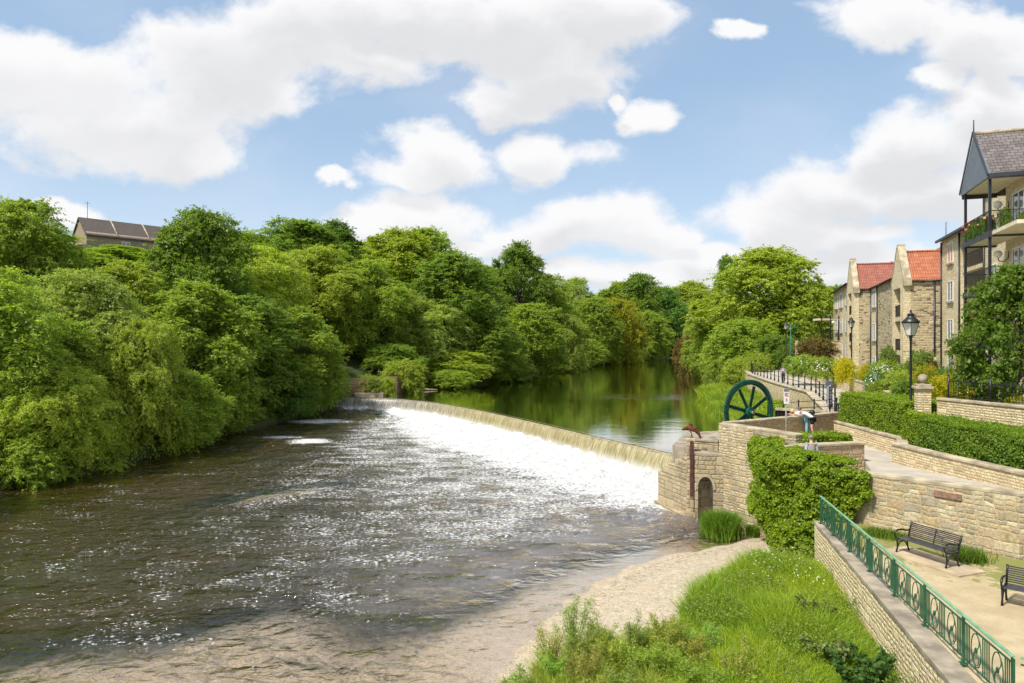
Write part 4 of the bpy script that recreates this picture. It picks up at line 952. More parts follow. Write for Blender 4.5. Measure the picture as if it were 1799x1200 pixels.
# ---- green ornamental railing
top0 = Vector((11.28, 24.95, 2.15)); posts = []
lx = lambda Y: 6.8 + 0.18 * Y - 0.02
PY = [24.95, 23.4, 21.6, 19.75, 17.85, 15.98, 14.1, 12.25]
gr = thing('green_railing', 'green ornamental iron railing with oval scrolls on the pale wall by the benches', 'railing', (10, 18, 2.1))
HR = 1.0
def hbar(mb, p, q, w, h): mb.beam(p, q, w, h)
for i, Y in enumerate(PY):
    p = Vector((lx(Y), Y, 2.15)); mb = MB(); mb.box((p.x, p.y, 2.15 + (HR - 0.03) / 2), (0.035, 0.085, HR - 0.03), R(-10)); mb.box((p.x, p.y, 2.16), (0.12, 0.16, 0.02), R(-10)); mb.build('post', M['green'], gr, 0.004)
pa = Vector((lx(PY[0]), PY[0], 2.15)); pb = Vector((lx(PY[-1]), PY[-1], 2.15))
mb = MB(); mb.beam(pa + Vector((0, 0, HR)), pb + Vector((0, 0, HR)) , 0.07, 0.035); mb.build('top_rail', M['palegreen'], gr, 0.006)
for i in range(len(PY) - 1):
    a = Vector((lx(PY[i]), PY[i], 2.15)); b = Vector((lx(PY[i + 1]), PY[i + 1], 2.15)); d = (b - a); L_ = d.length; d.normalize(); up = Vector((0, 0, 1))
    mb = MB()
    mb.beam(a + up * 0.13, b + up * 0.13, 0.03, 0.025); mb.beam(a + up * 0.88, b + up * 0.88, 0.03, 0.025)
    xs = [0.14, 0.20, 0.26, 0.66, 0.72, 0.78, 1.0 * L_ - 0.78 + 0.0, L_ - 0.26, L_ - 0.20, L_ - 0.14]
    xs = [0.12, 0.19, 0.26, 0.80, 0.88, 0.96, 1.04, L_ - 0.26, L_ - 0.19, L_ - 0.12]
    for x in xs: mb.beam(a + d * x + up * 0.13, a + d * x + up * 0.88, 0.016, 0.016)
    for cx_ in (0.53, L_ - 0.53):
        c_ = a + d * cx_ + up * 0.505
        el = [c_ + d * (0.20 * math.cos(k_ * math.pi / 10)) + up * (0.33 * math.sin(k_ * math.pi / 10)) for k_ in range(20)]
        mb.tube(el, 0.011, 5, closed=True)
        s1_ = [c_ + d * (0.13 * math.sin(k_ / 12 * 2 * math.pi)) + up * (0.37 - 0.74 * k_ / 12) for k_ in range(13)]; mb.tube(s1_, 0.010, 5)
        mb.sphere(c_, 0.045, 8, 6, (0.5, 1, 1.4))
        sm_ = [c_ + d * (0.10 * math.cos(k_ * math.pi / 8)) + up * (-0.17 + 0.12 * math.sin(k_ * math.pi / 8)) for k_ in range(16)]; mb.tube(sm_, 0.008, 5, closed=True)
    mb.build('panel', M['green'], gr)
gr2 = thing('green_railing', 'last short stretch of green railing turning right at the lower corner of the photo', 'railing', (9.0, 12.1, 2.1)); pa = Vector((lx(12.25) + 0.1, 12.2, 2.15)); pb = Vector((10.4, 11.0, 2.15))
mb = MB(); mb.beam(pa + Vector((0, 0, HR)), pb + Vector((0, 0, HR)), 0.06, 0.035); mb.build('top_rail', M['palegreen'], gr2)
mb = MB()
for h_ in (0.13, 0.88): mb.beam(pa + Vector((0, 0, h_)), pb + Vector((0, 0, h_)), 0.03, 0.025)
for k_ in range(1, 12): p = pa.lerp(pb, k_ / 12); mb.beam(p + Vector((0, 0, .13)), p + Vector((0, 0, .88)), 0.016, 0.016)
mb.build('panel', M['green'], gr2)

# ---- benches
def bench(p0, p1, label, slab=True):
    """p0, p1 = ground positions of the two front legs, left to right"""
    p0 = Vector(p0); p1 = Vector(p1); d = (p1 - p0); L_ = d.length; d.normalize(); bk = Vector((-d.y, d.x, 0)); up = Vector((0, 0, 1))
    b = thing('park_bench', label, 'bench', (p0 + p1) / 2, 0, 'black cast-iron benches on the terrace')
    for s_ in (0.03, L_ - 0.03):
        o = p0 + d * s_; P = lambda y, z: o + bk * y + up * z
        mb = MB()
        mb.tube([P(-0.02, 0), P(0.03, 0.14), P(0.02, 0.30), P(0.0, 0.43)], [0.03, 0.024, 0.024, 0.03], 8)
        mb.tube([P(0.52, 0), P(0.46, 0.14), P(0.45, 0.28), P(0.50, 0.42)], [0.03, 0.024, 0.024, 0.03], 8)
        mb.tube([P(0.03, 0.14), P(0.12, 0.29), P(0.24, 0.34), P(0.36, 0.29), P(0.46, 0.14)], 0.02, 7)
        mb.tube([P(-0.02, 0.43), P(0.25, 0.40), P(0.50, 0.42)], 0.026, 7)
        mb.tube([P(0.50, 0.42), P(0.54, 0.6), P(0.60, 0.78), P(0.64, 0.90)], [0.028, 0.025, 0.025, 0.028], 7)
        mb.tube([P(0.56, 0.66), P(0.44, 0.64), P(0.25, 0.685), P(0.06, 0.70), P(-0.05, 0.66), P(-0.09, 0.58), P(-0.05, 0.48), P(0.0, 0.43)], [0.022, 0.026, 0.03, 0.03, 0.03, 0.026, 0.024, 0.024], 8)
        mb.build('end_frame', M['iron'], b)
    mb = MB()
    for k_ in range(8): y = 0.015 + 0.062 * k_; z = 0.455 - 0.02 * math.sin(math.pi * k_ / 7); mb.beam(p0 + bk * y + up * z, p1 + bk * y + up * z, 0.045, 0.02)
    mb.build('seat', M['seat'], b, 0.004)
    mb = MB()
    for k_ in range(8): z = 0.50 + 0.052 * k_; y = 0.52 + 0.032 * k_ / 1.9; mb.beam(p0 + bk * y + up * z, p1 + bk * y + up * z, 0.02, 0.034, up=(0, 0, 1))
    mb.beam(p0.lerp(p1, .5) + bk * 0.535 + up * 0.44, p0.lerp(p1, .5) + bk * 0.67 + up * 0.88, 0.04, 0.02)
    mb.build('backrest', M['seat'], b, 0.003)
    return b
M['seat'] = m_plain('dark_painted_slats', (0.055, 0.05, 0.058), 0.42, 0.5, 0, 0.3, 12)
q0 = G(1574, 969, 2.16); q1 = G(1664, 999, 2.16); q0.z = q1.z = 2.16
bench(q0, q1, 'black slatted park bench on a concrete slab against the rubble wall')
dq = (q1 - q0).normalized(); bq = Vector((-dq.y, dq.x, 0))
sl_ = MB(); sl_.prism([tuple((q0 - dq * .35 - bq * .25).xy), tuple((q1 + dq * .55 - bq * .25).xy), tuple((q1 + dq * .55 + bq * .85).xy), tuple((q0 - dq * .35 + bq * .85).xy)], 1.9, 2.158)
M['slab'] = m_plain('worn_concrete', (0.42, 0.33, 0.22), 0.9, 0.15, 0, 0.2, 2, 0.3)
so_ = sl_.build('bench_slab', M['slab'], None, 0.01); tag(so_, 'flat worn concrete slab under the middle bench', 'slab')
r0 = G(1758, 1063, 2.104); bench(r0, r0 + Vector((1.25, -1.30, 0)).normalized() * 1.8, 'black slatted park bench cut off by the right edge of the photo')

# ---- lamps
def lamp(x, y, z, ztop, wd, label):
    l = thing('street_lamp', label, 'street lamp', (x, y, z), 0, 'Victorian style lamp posts along the riverside path')
    H = ztop - z; k = wd / 0.6; zl = H - 1.0 * k     # lantern starts
    mb = MB(); mb.lathe([(0.16, 0), (0.16, 0.12), (0.12, 0.18), (0.12, 0.85), (0.135, 0.9), (0.07, 1.05), (0.062, 1.6), (0.075, 1.63), (0.055, 1.7), (0.045, zl - 0.25), (0.07, zl - 0.2), (0.05, zl - 0.12), (0.09, zl - 0.04), (0.06, zl)], (x, y, z), 12); mb.build('post', M['iron'], l)
    mb = MB(); mb.tube([(x - 0.3, y, z + zl - 0.75), (x + 0.3, y, z + zl - 0.75)], 0.016, 6); mb.sphere((x - 0.31, y, z + zl - 0.75), 0.03, 8, 6); mb.sphere((x + 0.31, y, z + zl - 0.75), 0.03, 8, 6); mb.build('ladder_bar', M['iron'], l)
    mb = MB()
    r0_, r1_ = 0.14 * k, 0.29 * k; hL = 0.5 * k; n = 4; ph = math.pi / 4 + 0.3
    for i in range(4):
        a = ph + i * math.pi / 2; c_, s_ = math.cos(a), math.sin(a)
        mb.beam((x + r0_ * c_, y + r0_ * s_, z + zl), (x + r1_ * c_, y + r1_ * s_, z + zl + hL), 0.022, 0.022)
        a2 = a + math.pi / 2
        mb.beam((x + r0_ * c_, y + r0_ * s_, z + zl), (x + r0_ * math.cos(a2), y + r0_ * math.sin(a2), z + zl), 0.02, 0.03)
        mb.beam((x + r1_ * c_, y + r1_ * s_, z + zl + hL), (x + r1_ * math.cos(a2), y + r1_ * math.sin(a2), z + zl + hL), 0.025, 0.03)
    for s in (-1, 1): mb.tube([(x, y, z + zl - 0.12), (x + s * 0.13 * k, y, z + zl - 0.08), (x + s * 0.14 * k, y, z + zl + 0.02)], 0.014, 5)
    mb.build('lantern_frame', M['iron'], l)
    mb = MB(); mb.lathe([(r0_ * 0.96, 0.01), (r1_ * 0.96, hL - 0.01)], (x, y, z + zl), 4, False, ph); mb.build('glass', M['frost'], l)
    mb = MB(); mb.lathe([(0.34 * k, 0), (0.345 * k, 0.03), (0.20 * k, 0.16 * k), (0.12 * k, 0.24 * k), (0.115 * k, 0.30 * k), (0.14 * k, 0.31 * k), (0.06 * k, 0.38 * k), (0.03 * k, 0.42 * k), (0.045 * k, 0.46 * k), (0.01, 0.52 * k)], (x, y, z + zl + hL + 0.012), 16); mb.build('lantern_roof', M['iron'], l)
    return l
lamp(PX(1600, 31.5), 31.5, 4.35, PZ(545, 31.5), 0.70, 'nearest black lamp post, behind the clipped hedge, with a large glass lantern')
lamp(PX(1496, 58), 58, 5.6, PZ(557, 58), 0.52, 'middle black lamp post in front of the gabled flats beside the yellow shrubs')
lamp(PX(1381, 84), 84, 5.6, PZ(564, 84), 0.60, 'farthest black lamp post against the trees by the walker')

# ---- signs
sg = thing('notice_sign', 'small white notice with red lettering on a grey post at the lookout', 'sign', (PX(1381, 35.2), 35.2, 3.6)); sx = PX(1381, 35.2)
mb = MB(); mb.tube([(sx, 35.2, 3.6), (sx, 35.2, 6.3)], 0.035, 8); mb.build('post', m_plain('galvanised_steel', (0.35, 0.35, 0.34), 0.5, 0.5), sg)
mb = MB(); mb.box((sx, 35.15, 5.98), (0.28, 0.02, 0.78)); bd = mb.build('board', M['white'], sg)
mb = MB(); mb.box((sx, 35.136, 6.29), (0.27, 0.006, 0.14)); mb.build('header', M['greygable'], bd)
red = m_plain('red_print', (0.55, 0.04, 0.04), 0.6); blk = m_plain('grey_print', (0.18, 0.2, 0.26), 0.6)
mb = MB(); mb.box((sx, 35.136, 6.13), (0.2, 0.006, 0.04)); mb.box((sx - .02, 35.136, 6.06), (0.16, 0.006, 0.035)); mb.box((sx + .01, 35.136, 6.0), (0.2, 0.006, 0.035)); mb.build('red_lettering', red, bd)
mb = MB(); mb.box((sx, 35.136, 5.82), (0.07, 0.006, 0.1)); mb.box((sx + .01, 35.136, 5.74), (0.12, 0.006, 0.02)); mb.build('pictogram', blk, bd)
ip = thing('marker_post', 'grey square post with a blue box on top at the bottom of the ramp', 'post', (PX(1455, 47), 47, 4.1)); ix = PX(1455, 47)
mb = MB(); mb.box((ix, 47, 5.0), (0.12, 0.12, 1.9)); mb.build('shaft', m_plain('pale_blue_grey', (0.28, 0.32, 0.42), 0.6), ip, 0.01)
mb = MB(); mb.box((ix + 0.04, 47, 5.95), (0.34, 0.16, 0.26)); mb.build('box', m_plain('slate_blue', (0.10, 0.13, 0.22), 0.6), ip, 0.01)
gs = thing('finger_post', 'thin teal signpost with one arm beside the farthest lamp', 'sign', (PX(1389, 90), 90, 5.6)); gx = PX(1389, 90); tl = m_plain('teal_paint', (0.02, 0.20, 0.20), 0.5)
mb = MB(); mb.tube([(gx, 90, 4.6), (gx, 90, PZ(573, 90))], 0.035, 8); mb.build('post', tl, gs)
mb = MB(); mb.box((gx + 0.5, 90, PZ(574, 90)), (0.9, 0.05, 0.22)); mb.build('arm', m_plain('green_sign', (0.03, 0.16, 0.08), 0.5), gs)

# ---- left abutment with railing, driftwood
la = thing('far_abutment', 'ruined brown stone abutment at the far left end of the weir', 'stonework', (-20, 93, 1))
mb = MB(); mb.prism([(-24, 96), (-23.0, 91.8), (-19.3, 91.6), (-18.6, 94.0), (-18.4, 97)], 0.2, 3.7); mb.prism([(-18.39, 97.2), (-18.2, 94.9), (-15.9, 94.5), (-15.4, 97.5)], 0.2, 3.9); mb.prism([(-18.3, 94.88), (-18.3, 93.9), (-17.9, 93.9), (-17.9, 94.88)], 0.2, 3.6)
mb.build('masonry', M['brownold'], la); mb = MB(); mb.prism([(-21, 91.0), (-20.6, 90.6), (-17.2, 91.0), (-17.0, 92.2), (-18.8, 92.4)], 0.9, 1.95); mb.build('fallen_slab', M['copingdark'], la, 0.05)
fr_ = thing('old_railing', 'thin old rail above the brown abutment under the dark trees', 'railing', (-21, 95, 4.1))
mb = MB()
for x in (-24, -20.6, -18.5): mb.tube([(x, 95, 3.9), (x, 95, 5.0)], 0.05, 6)
mb.tube([(-26, 95, 4.9), (-20.6, 95, 5.0)], 0.035, 6); mb.build('rails', M['darkgrey'], fr_)
dp = G(745, 686, 1.5); dw_ = thing('driftwood', 'bleached forked driftwood lying at the far edge of the pool', 'log', dp); mb = MB()
mb.tube([dp + Vector((-1.2, 0, 0)), dp + Vector((0, 0, 0.15)), dp + Vector((2.0, 0.2, 0.12))], [0.12, 0.16, 0.06], 7); mb.tube([dp, dp + Vector((-0.1, 0, 0.7)), dp + Vector((-0.6, 0, 1.2))], [0.16, 0.13, 0.08], 7); mb.build('branches', M['wood'], dw_)
# ================================================================== buildings (local frame: x = inland, y = along the facade)
FR = Matrix.Rotation(R(-19.7), 4, 'Z')
def bloc(t_, s_, z=0): return FR @ Vector((t_, s_, z))
def LB(): return MB(FR)
def lbox(mb, t0, t1, s0, s1, z0, z1): return mb.box(((t0 + t1) / 2, (s0 + s1) / 2, (z0 + z1) / 2), (abs(t1 - t0), abs(s1 - s0), abs(z1 - z0)))
def win_river(parent, t_, s_, z0, w_, h_, glass='pane', sill=True, door=False, mull=1, name='window'):
    mb = LB(); f = 0.075
    lbox(mb, t_ - 0.05, t_ + 0.03, s_ - w_ / 2, s_ - w_ / 2 + f, z0, z0 + h_); lbox(mb, t_ - 0.05, t_ + 0.03, s_ + w_ / 2 - f, s_ + w_ / 2, z0, z0 + h_)
    lbox(mb, t_ - 0.05, t_ + 0.03, s_ - w_ / 2 + f, s_ + w_ / 2 - f, z0, z0 + f); lbox(mb, t_ - 0.05, t_ + 0.03, s_ - w_ / 2 + f, s_ + w_ / 2 - f, z0 + h_ - f, z0 + h_)
    for k_ in range(1, mull + 1):
        q = s_ - w_ / 2 + w_ * k_ / (mull + 1); lbox(mb, t_ - 0.05, t_ + 0.03, q - 0.04, q + 0.04, z0 + f, z0 + h_ - f)
    o = mb.build(name, M['white'], parent)
    mb = LB(); lbox(mb, t_ - 0.015, t_ + 0.01, s_ - w_ / 2 + 0.03, s_ + w_ / 2 - 0.03, z0 + 0.03, z0 + h_ - 0.03); mb.build('pane', M[glass], o)
    if sill: mb = LB(); lbox(mb, t_ - 0.14, t_ + 0.03, s_ - w_ / 2 - 0.1, s_ + w_ / 2 + 0.1, z0 - 0.15, z0 - 0.003); mb.build('sill', M['copingdark'], o)
    mb = LB(); lbox(mb, t_ - 0.025, t_ + 0.03, s_ - w_ / 2 - 0.1, s_ + w_ / 2 + 0.1, z0 + h_ + 0.003, z0 + h_ + 0.2); mb.build('lintel', M['dress'], o)
    return o
def pipe(parent, t_, s_, z0, z1):
    mb = LB(); mb.tube([(t_, s_, z0), (t_, s_, z1)], 0.055, 8); mb.build('downpipe', M['iron'], parent)
def rail_s(parent, t_, s0, s1, z, h_=1.0, name='balcony_railing'):
    mb = LB(); mb.beam((t_, s0, z + h_), (t_, s1, z + h_), 0.05, 0.04); mb.beam((t_, s0, z + 0.1), (t_, s1, z + 0.1), 0.03, 0.03); n = max(2, int(abs(s1 - s0) / 0.13))
    for k_ in range(n + 1): q = s0 + (s1 - s0) * k_ / n; mb.box((t_, q, z + h_ / 2 + 0.05), (0.018, 0.018, h_ - 0.1))
    return mb.build(name, M['iron'], parent)
def rail_t(parent, s_, t0, t1, z, h_=1.0, name='balcony_railing'):
    mb = LB(); mb.beam((t0, s_, z + h_), (t1, s_, z + h_), 0.05, 0.04); mb.beam((t0, s_, z + 0.1), (t1, s_, z + 0.1), 0.03, 0.03); n = max(2, int(abs(t1 - t0) / 0.13))
    for k_ in range(n + 1): q = t0 + (t1 - t0) * k_ / n; mb.box((q, s_, z + h_ / 2 + 0.05), (0.018, 0.018, h_ - 0.1))
    return mb.build(name, M['iron'], parent)
def globe(parent, t_, s_, z):
    mb = LB(); mb.tube([(t_, s_, z + 0.25), (t_ - 0.02, s_, z - 0.1), (t_ - 0.2, s_ , z - 0.3), (t_ - 0.42, s_, z - 0.28), (t_ - 0.48, s_, z - 0.1)], 0.025, 6); o = mb.build('wall_lamp', M['iron'], parent)
    mb = LB(); mb.sphere((t_ - 0.48, s_, z + 0.1), 0.2, 16, 10); mb.build('globe', M['globe'], o)
def roof_along_t(parent, s0, s1, t0, t1, ze, zr, mat, ov=0.12, th=0.12, nm='roof'):
    sm = (s0 + s1) / 2; mb = LB(); k_ = (zr - ze) / ((s1 - s0) / 2)
    a = [(t0, s0 - ov, ze - k_ * ov), (t0, sm, zr), (t0, s1 + ov, ze - k_ * ov), (t0, s1 + ov, ze - k_ * ov - th), (t0, sm, zr - th * 1.2), (t0, s0 - ov, ze - k_ * ov - th)]
    mb.extr(a, (t1 - t0, 0, 0)); o = mb.build(nm, M[mat], parent); 
    mb = LB(); mb.tube([(t0, sm, zr + 0.03), (t1, sm, zr + 0.03)], 0.1, 8); mb.build('ridge', M['coping' if mat == 'slate' else mat], o); return o
def roof_along_s(parent, t0, t1, s0, s1, ze, zr, mat, ov=0.2, th=0.12, nm='roof'):
    tm = (t0 + t1) / 2; mb = LB(); k_ = (zr - ze) / ((t1 - t0) / 2)
    a = [(t0 - ov, s0, ze - k_ * ov), (tm, s0, zr), (t1 + ov, s0, ze - k_ * ov), (t1 + ov, s0, ze - k_ * ov - th), (tm, s0, zr - th * 1.2), (t0 - ov, s0, ze - k_ * ov - th)]
    mb.extr(a, (0, s1 - s0, 0)); return mb.build(nm, M[mat], parent)

# ---- verandah flats
V = thing('apartment_block', 'tall flats at the right edge with a slate-roofed timber verandah and flower-filled balconies', 'apartment block', bloc(13, 41, 5.6))
mb = LB(); lbox(mb, 12.45, 24, 36, 42.95, 5.0, 17.15); mb.build('wall', M['bldgclean'], V)
mb = LB(); lbox(mb, 13.4, 24, 42.951, 50.1, 5.0, 18.05); mb.build('wall', M['bldgclean'], V)
roof_along_s(V, 12.45, 24, 35.8, 42.9, 17.3, 20.0, 'slate')
roof_along_t(V, 40.0, 44.4, 10.85, 22, 17.25, 19.75, 'slate', ov=0.25)
mb = LB(); mb.extr([(10.80, 39.8, 17.1), (10.80, 42.2, 19.72), (10.80, 44.6, 17.1), (10.80, 44.6, 16.95), (10.80, 39.8, 16.95)], (0.1, 0, 0)); mb.build('gable_boarding', M['greygable'], V)
mb = LB(); mb.beam((10.76, 39.7, 17.06), (10.76, 42.2, 19.85), 0.05, 0.16); mb.beam((10.76, 44.7, 17.06), (10.76, 42.2, 19.85), 0.05, 0.16); mb.tube([(10.8, 42.2, 19.8), (10.8, 42.2, 20.5)], 0.03, 6); mb.build('bargeboard', M['darkgrey'], V)
mb = LB(); lbox(mb, 10.9, 12.44, 39.9, 44.5, 16.98, 17.06); mb.build('soffit', M['cream'], V)
mb = LB(); lbox(mb, 10.85, 22, 39.7, 39.82, 16.92, 17.12); lbox(mb, 10.85, 12.5, 44.5, 44.6, 16.75, 17.0); mb.build('gutter', M['darkgrey'], V)
for s_, t_ in ((40.1, 10.95), (44.3, 10.95)):
    mb = LB(); lbox(mb, t_ - 0.06, t_ + 0.06, s_ - 0.06, s_ + 0.06, 5.0, 16.98); mb.build('post', M['iron'], V)
for zd in (14.3, 11.5, 8.7):
    mb = LB(); lbox(mb, 10.9, 12.44, 40.0, 44.4, zd - 0.2, zd - 0.02); o = mb.build('balcony_deck', M['cream'], V)
    mb = LB(); lbox(mb, 10.84, 10.9, 39.95, 44.45, zd - 0.30, zd); lbox(mb, 10.9, 24, 39.92, 39.995, zd - 0.30, zd); lbox(mb, 10.9, 12.44, 44.405, 44.47, zd - 0.30, zd); mb.build('fascia', M['darkgrey'], o)
    rail_s(V, 10.9, 40.05, 44.35, zd); rail_t(V, 39.95, 10.95, 14.0, zd); rail_t(V, 44.4, 10.95, 12.4, zd)
mb = LB(); lbox(mb, 12.4, 24, 37.2, 40.0, 14.28, 14.28 + .01); lbox(mb, 11.0, 12.44, 36.5, 39.99, 14.1, 14.28); lbox(mb, 11.0, 12.44, 36.5, 39.99, 11.3, 11.48); mb.build('balcony_deck', M['cream'], V)
for zd in (14.3, 11.5, 8.7):
    win_river(V, 12.45, 41.0, zd + 0.1, 1.7, 2.0, sill=False, name='balcony_door'); win_river(V, 12.45, 38.6, zd + 0.1, 1.7, 2.0, sill=False, name='balcony_door')
    win_river(V, 13.4, 44.6, zd + 0.1, 1.0, 2.0, sill=False, name='balcony_door'); win_river(V, 13.4, 48.2, zd + 0.6, 1.2, 1.35)
globe(V, 12.45, 42.5, 15.9); globe(V, 12.45, 42.5, 13.3)
mb = LB(); lbox(mb, 13.2, 13.38, 43.0, 50.1, 17.95, 18.1); mb.build('gutter', M['darkgrey'], V); pipe(V, 13.3, 49.9, 5, 18)
roof_along_s(V, 13.4, 24, 42.95, 50.1, 18.1, 19.0, 'slate')
# ---- middle flats C
Cb = thing('apartment_block', 'narrow pale stone flats with a column of white windows left of the verandah', 'apartment block', bloc(14, 57, 5.6))
mb = LB(); lbox(mb, 13.4, 24, 55.4, 60.6, 5.0, 16.5); mb.build('wall', M['bldgclean'], Cb)
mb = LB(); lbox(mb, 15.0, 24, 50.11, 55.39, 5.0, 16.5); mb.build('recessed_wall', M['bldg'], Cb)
roof_along_s(Cb, 13.4, 20, 50.11, 60.7, 16.62, 17.5, 'slate', ov=0.35)
mb = LB(); lbox(mb, 12.98, 13.12, 50.11, 60.75, 16.38, 16.55); mb.build('gutter', M['darkgrey'], Cb)
for k_, z in enumerate((14.55, 11.75, 8.95)): win_river(Cb, 13.4, 58.0, z, 1.5, 1.5, 'curtain' if k_ == 0 else 'pane')
win_river(Cb, 13.4, 57.9, 5.75, 1.5, 2.2, sill=False, mull=1, name='door')
pipe(Cb, 13.33, 60.45, 5, 16.4); pipe(Cb, 13.33, 55.5, 5, 16.4)
for zd in (13.8, 11.0, 8.2):
    mb = LB(); lbox(mb, 13.5, 14.99, 50.2, 55.35, zd - 0.25, zd); mb.build('balcony_deck', M['dress'], Cb); rail_s(Cb, 13.55, 50.3, 55.3, zd); win_river(Cb, 15.0, 52.6, zd + 0.1, 1.5, 2.0, sill=False, name='balcony_door')
mb = LB()
for q in (0, 0.35): mb.tube([(13.6, 60.0 + q, 16.6), (13.6, 60.0 + q, 17.9)], 0.015, 5)
mb.build('aerial', M['iron'], Cb); globe(Cb, 13.3, 60.0, 7.3)
# ---- gabled houses
def gable_house(label, s0, s1, tf, tb, ze, za, decks, o0, o1, otop, roofmat):
    g = thing('gabled_house', label, 'house', bloc(tf, s0, 5.2)); z0 = 4.5; sm = (s0 + s1) / 2
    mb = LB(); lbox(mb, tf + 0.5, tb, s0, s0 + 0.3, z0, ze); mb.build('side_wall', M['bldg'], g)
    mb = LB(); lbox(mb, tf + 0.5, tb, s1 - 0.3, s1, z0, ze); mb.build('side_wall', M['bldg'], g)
    mb = LB(); lbox(mb, tf, tf + 0.499, s0, o0, z0, otop); lbox(mb, tf, tf + 0.499, o1, s1, z0, otop)
    mb.extr([(tf, s0, otop), (tf, s1, otop), (tf, s1, ze), (tf, sm + 0.3, za), (tf, sm - 0.3, za), (tf, s0, ze)], (0.499, 0, 0)); mb.build('gable_wall', M['bldgclean'], g)
    mb = LB(); lbox(mb, tf - 0.03, tf, o0 - 0.22, o0, z0, otop + 0.25); lbox(mb, tf - 0.03, tf, o1, o1 + 0.22, z0, otop + 0.25); lbox(mb, tf - 0.03, tf, o0, o1, otop, otop + 0.25); mb.build('dressed_surround', M['dress'], g)
    # coping of the parapet gable, kneelers, apex block
    mb = LB(); mb.beam((tf + 0.25, s0 - 0.15, ze - 0.05), (tf + 0.25, sm - 0.2, za + 0.1), 0.56, 0.14); mb.beam((tf + 0.25, s1 + 0.15, ze - 0.05), (tf + 0.25, sm + 0.2, za + 0.1), 0.56, 0.14)
    lbox(mb, tf, tf + 0.54, sm - 0.3, sm + 0.3, za - 0.05, za + 0.28); lbox(mb, tf - 0.02, tf + 0.56, s0 - 0.28, s0 + 0.1, ze - 0.55, ze + 0.05); lbox(mb, tf - 0.02, tf + 0.56, s1 - 0.1, s1 + 0.28, ze - 0.55, ze + 0.05); mb.build('gable_coping', M['coping'], g)
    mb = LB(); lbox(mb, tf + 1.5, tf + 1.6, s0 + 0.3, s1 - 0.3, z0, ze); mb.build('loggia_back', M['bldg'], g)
    for zd in decks:
        mb = LB(); lbox(mb, tf + 0.06, tf + 1.5, s0 + 0.3, s1 - 0.3, zd - 0.3, zd); mb.build('balcony_deck', M['dress'], g); rail_s(g, tf + 0.12, o0, o1, zd)
        win_river(g, tf + 1.5, sm, zd + 0.05, 1.6, 2.0, sill=False, name='balcony_door')
    roof_along_t(g, s0, s1, tf + 0.45, tb + 4, ze + 0.05, za - 0.35, roofmat, ov=0.12)
    mb = LB(); mb.tube([(tf + 0.6, s0 - 0.18, ze - 0.2), (tb, s0 - 0.18, ze - 0.2)], 0.06, 6); mb.build('gutter', M['iron'], g)
    return g
g2 = gable_house('nearer stone house with a bright orange-red pantile roof and a narrow gable with stacked balconies', 60.62, 65.4, 10.8, 15, 13.7, 16.4, (10.75, 8.0, 5.4), 61.6, 64.5, 13.1, 'pantile')
pipe(g2, 12.9, 60.52, 4.5, 13.5)
g1 = gable_house('farther stone house with a duller red pantile roof and a narrow gable with stacked balconies', 77.7, 83.2, 9.35, 13, 14.3, 17.3, (11.6, 8.7, 5.9), 79.0, 82.0, 13.9, 'pantile2')
lk = thing('linking_house', 'stone wing with one column of white windows between the two gabled houses', 'house', bloc(11, 71, 5.2))
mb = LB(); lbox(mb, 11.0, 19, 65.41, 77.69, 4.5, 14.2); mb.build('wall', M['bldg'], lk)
mb = LB(); lbox(mb, 10.965, 11.0, 74.0, 77.65, 4.5, 14.1); mb.build('dressed_bay', M['bldgclean'], lk)
roof_along_s(lk, 11.0, 19, 65.41, 77.69, 14.3, 17.0, 'pantile2')
for z in (12.2, 8.9, 5.6): win_river(lk, 10.965, 75.8, z, 2.2, 1.7)
pipe(lk, 10.9, 77.5, 4.5, 14.2); pipe(lk, 10.9, 73.8, 4.5, 14.2); mb = LB(); mb.tube([(10.75, 65.45, 14.15), (10.75, 77.6, 14.15)], 0.06, 6); mb.build('gutter', M['iron'], lk)
D = thing('end_house', 'pale stone house at the far left end of the row of flats', 'house', bloc(10, 92, 5.2))
mb = LB(); lbox(mb, 9.9, 18, 84.6, 103, 4.0, 15.4); mb.build('wall', M['bldgclean'], D)
roof_along_s(D, 9.9, 18, 84.5, 103.3, 15.55, 17.6, 'slate', ov=0.4)
for s_ in (87.5, 93.5, 99):
    for z in (13.0, 9.9, 6.8): win_river(D, 9.9, s_, z, 2.6, 1.7)
pipe(D, 9.8, 85.2, 4, 15.3); mb = LB(); mb.tube([(9.45, 84.6, 15.3), (9.45, 103.3, 15.3)], 0.09, 6); mb.build('gutter', M['iron'], D); globe(D, 9.9, 98.0, 11.2)
bx0, bx1, by = PX(1441, 86), PX(1476, 86), 86
for z in (11.6, 8.95):
    if z > 9: mb = MB(); mb.box(((bx0 + bx1) / 2, by + 1, z), (bx1 - bx0, 2.2, 0.25)); mb.build('balcony_deck', M['dress'], D)
    mb = MB(); mb.beam((bx0, by - .1, z + 1.25), (bx1, by - .1, z + 1.25), 0.06, 0.05)
    for k_ in range(18): q = bx0 + (bx1 - bx0) * k_ / 17; mb.box((q, by - .1, z + 0.65), (0.03, 0.03, 1.2))
    mb.build('balcony_railing', M['iron'], D)
mb = MB()
for q in (bx0 + .1, (bx0 + bx1) / 2, bx1 - .2): mb.box((q, by - .05, 10), (0.1, 0.1, 4.0))
mb.build('post', M['iron'], D)
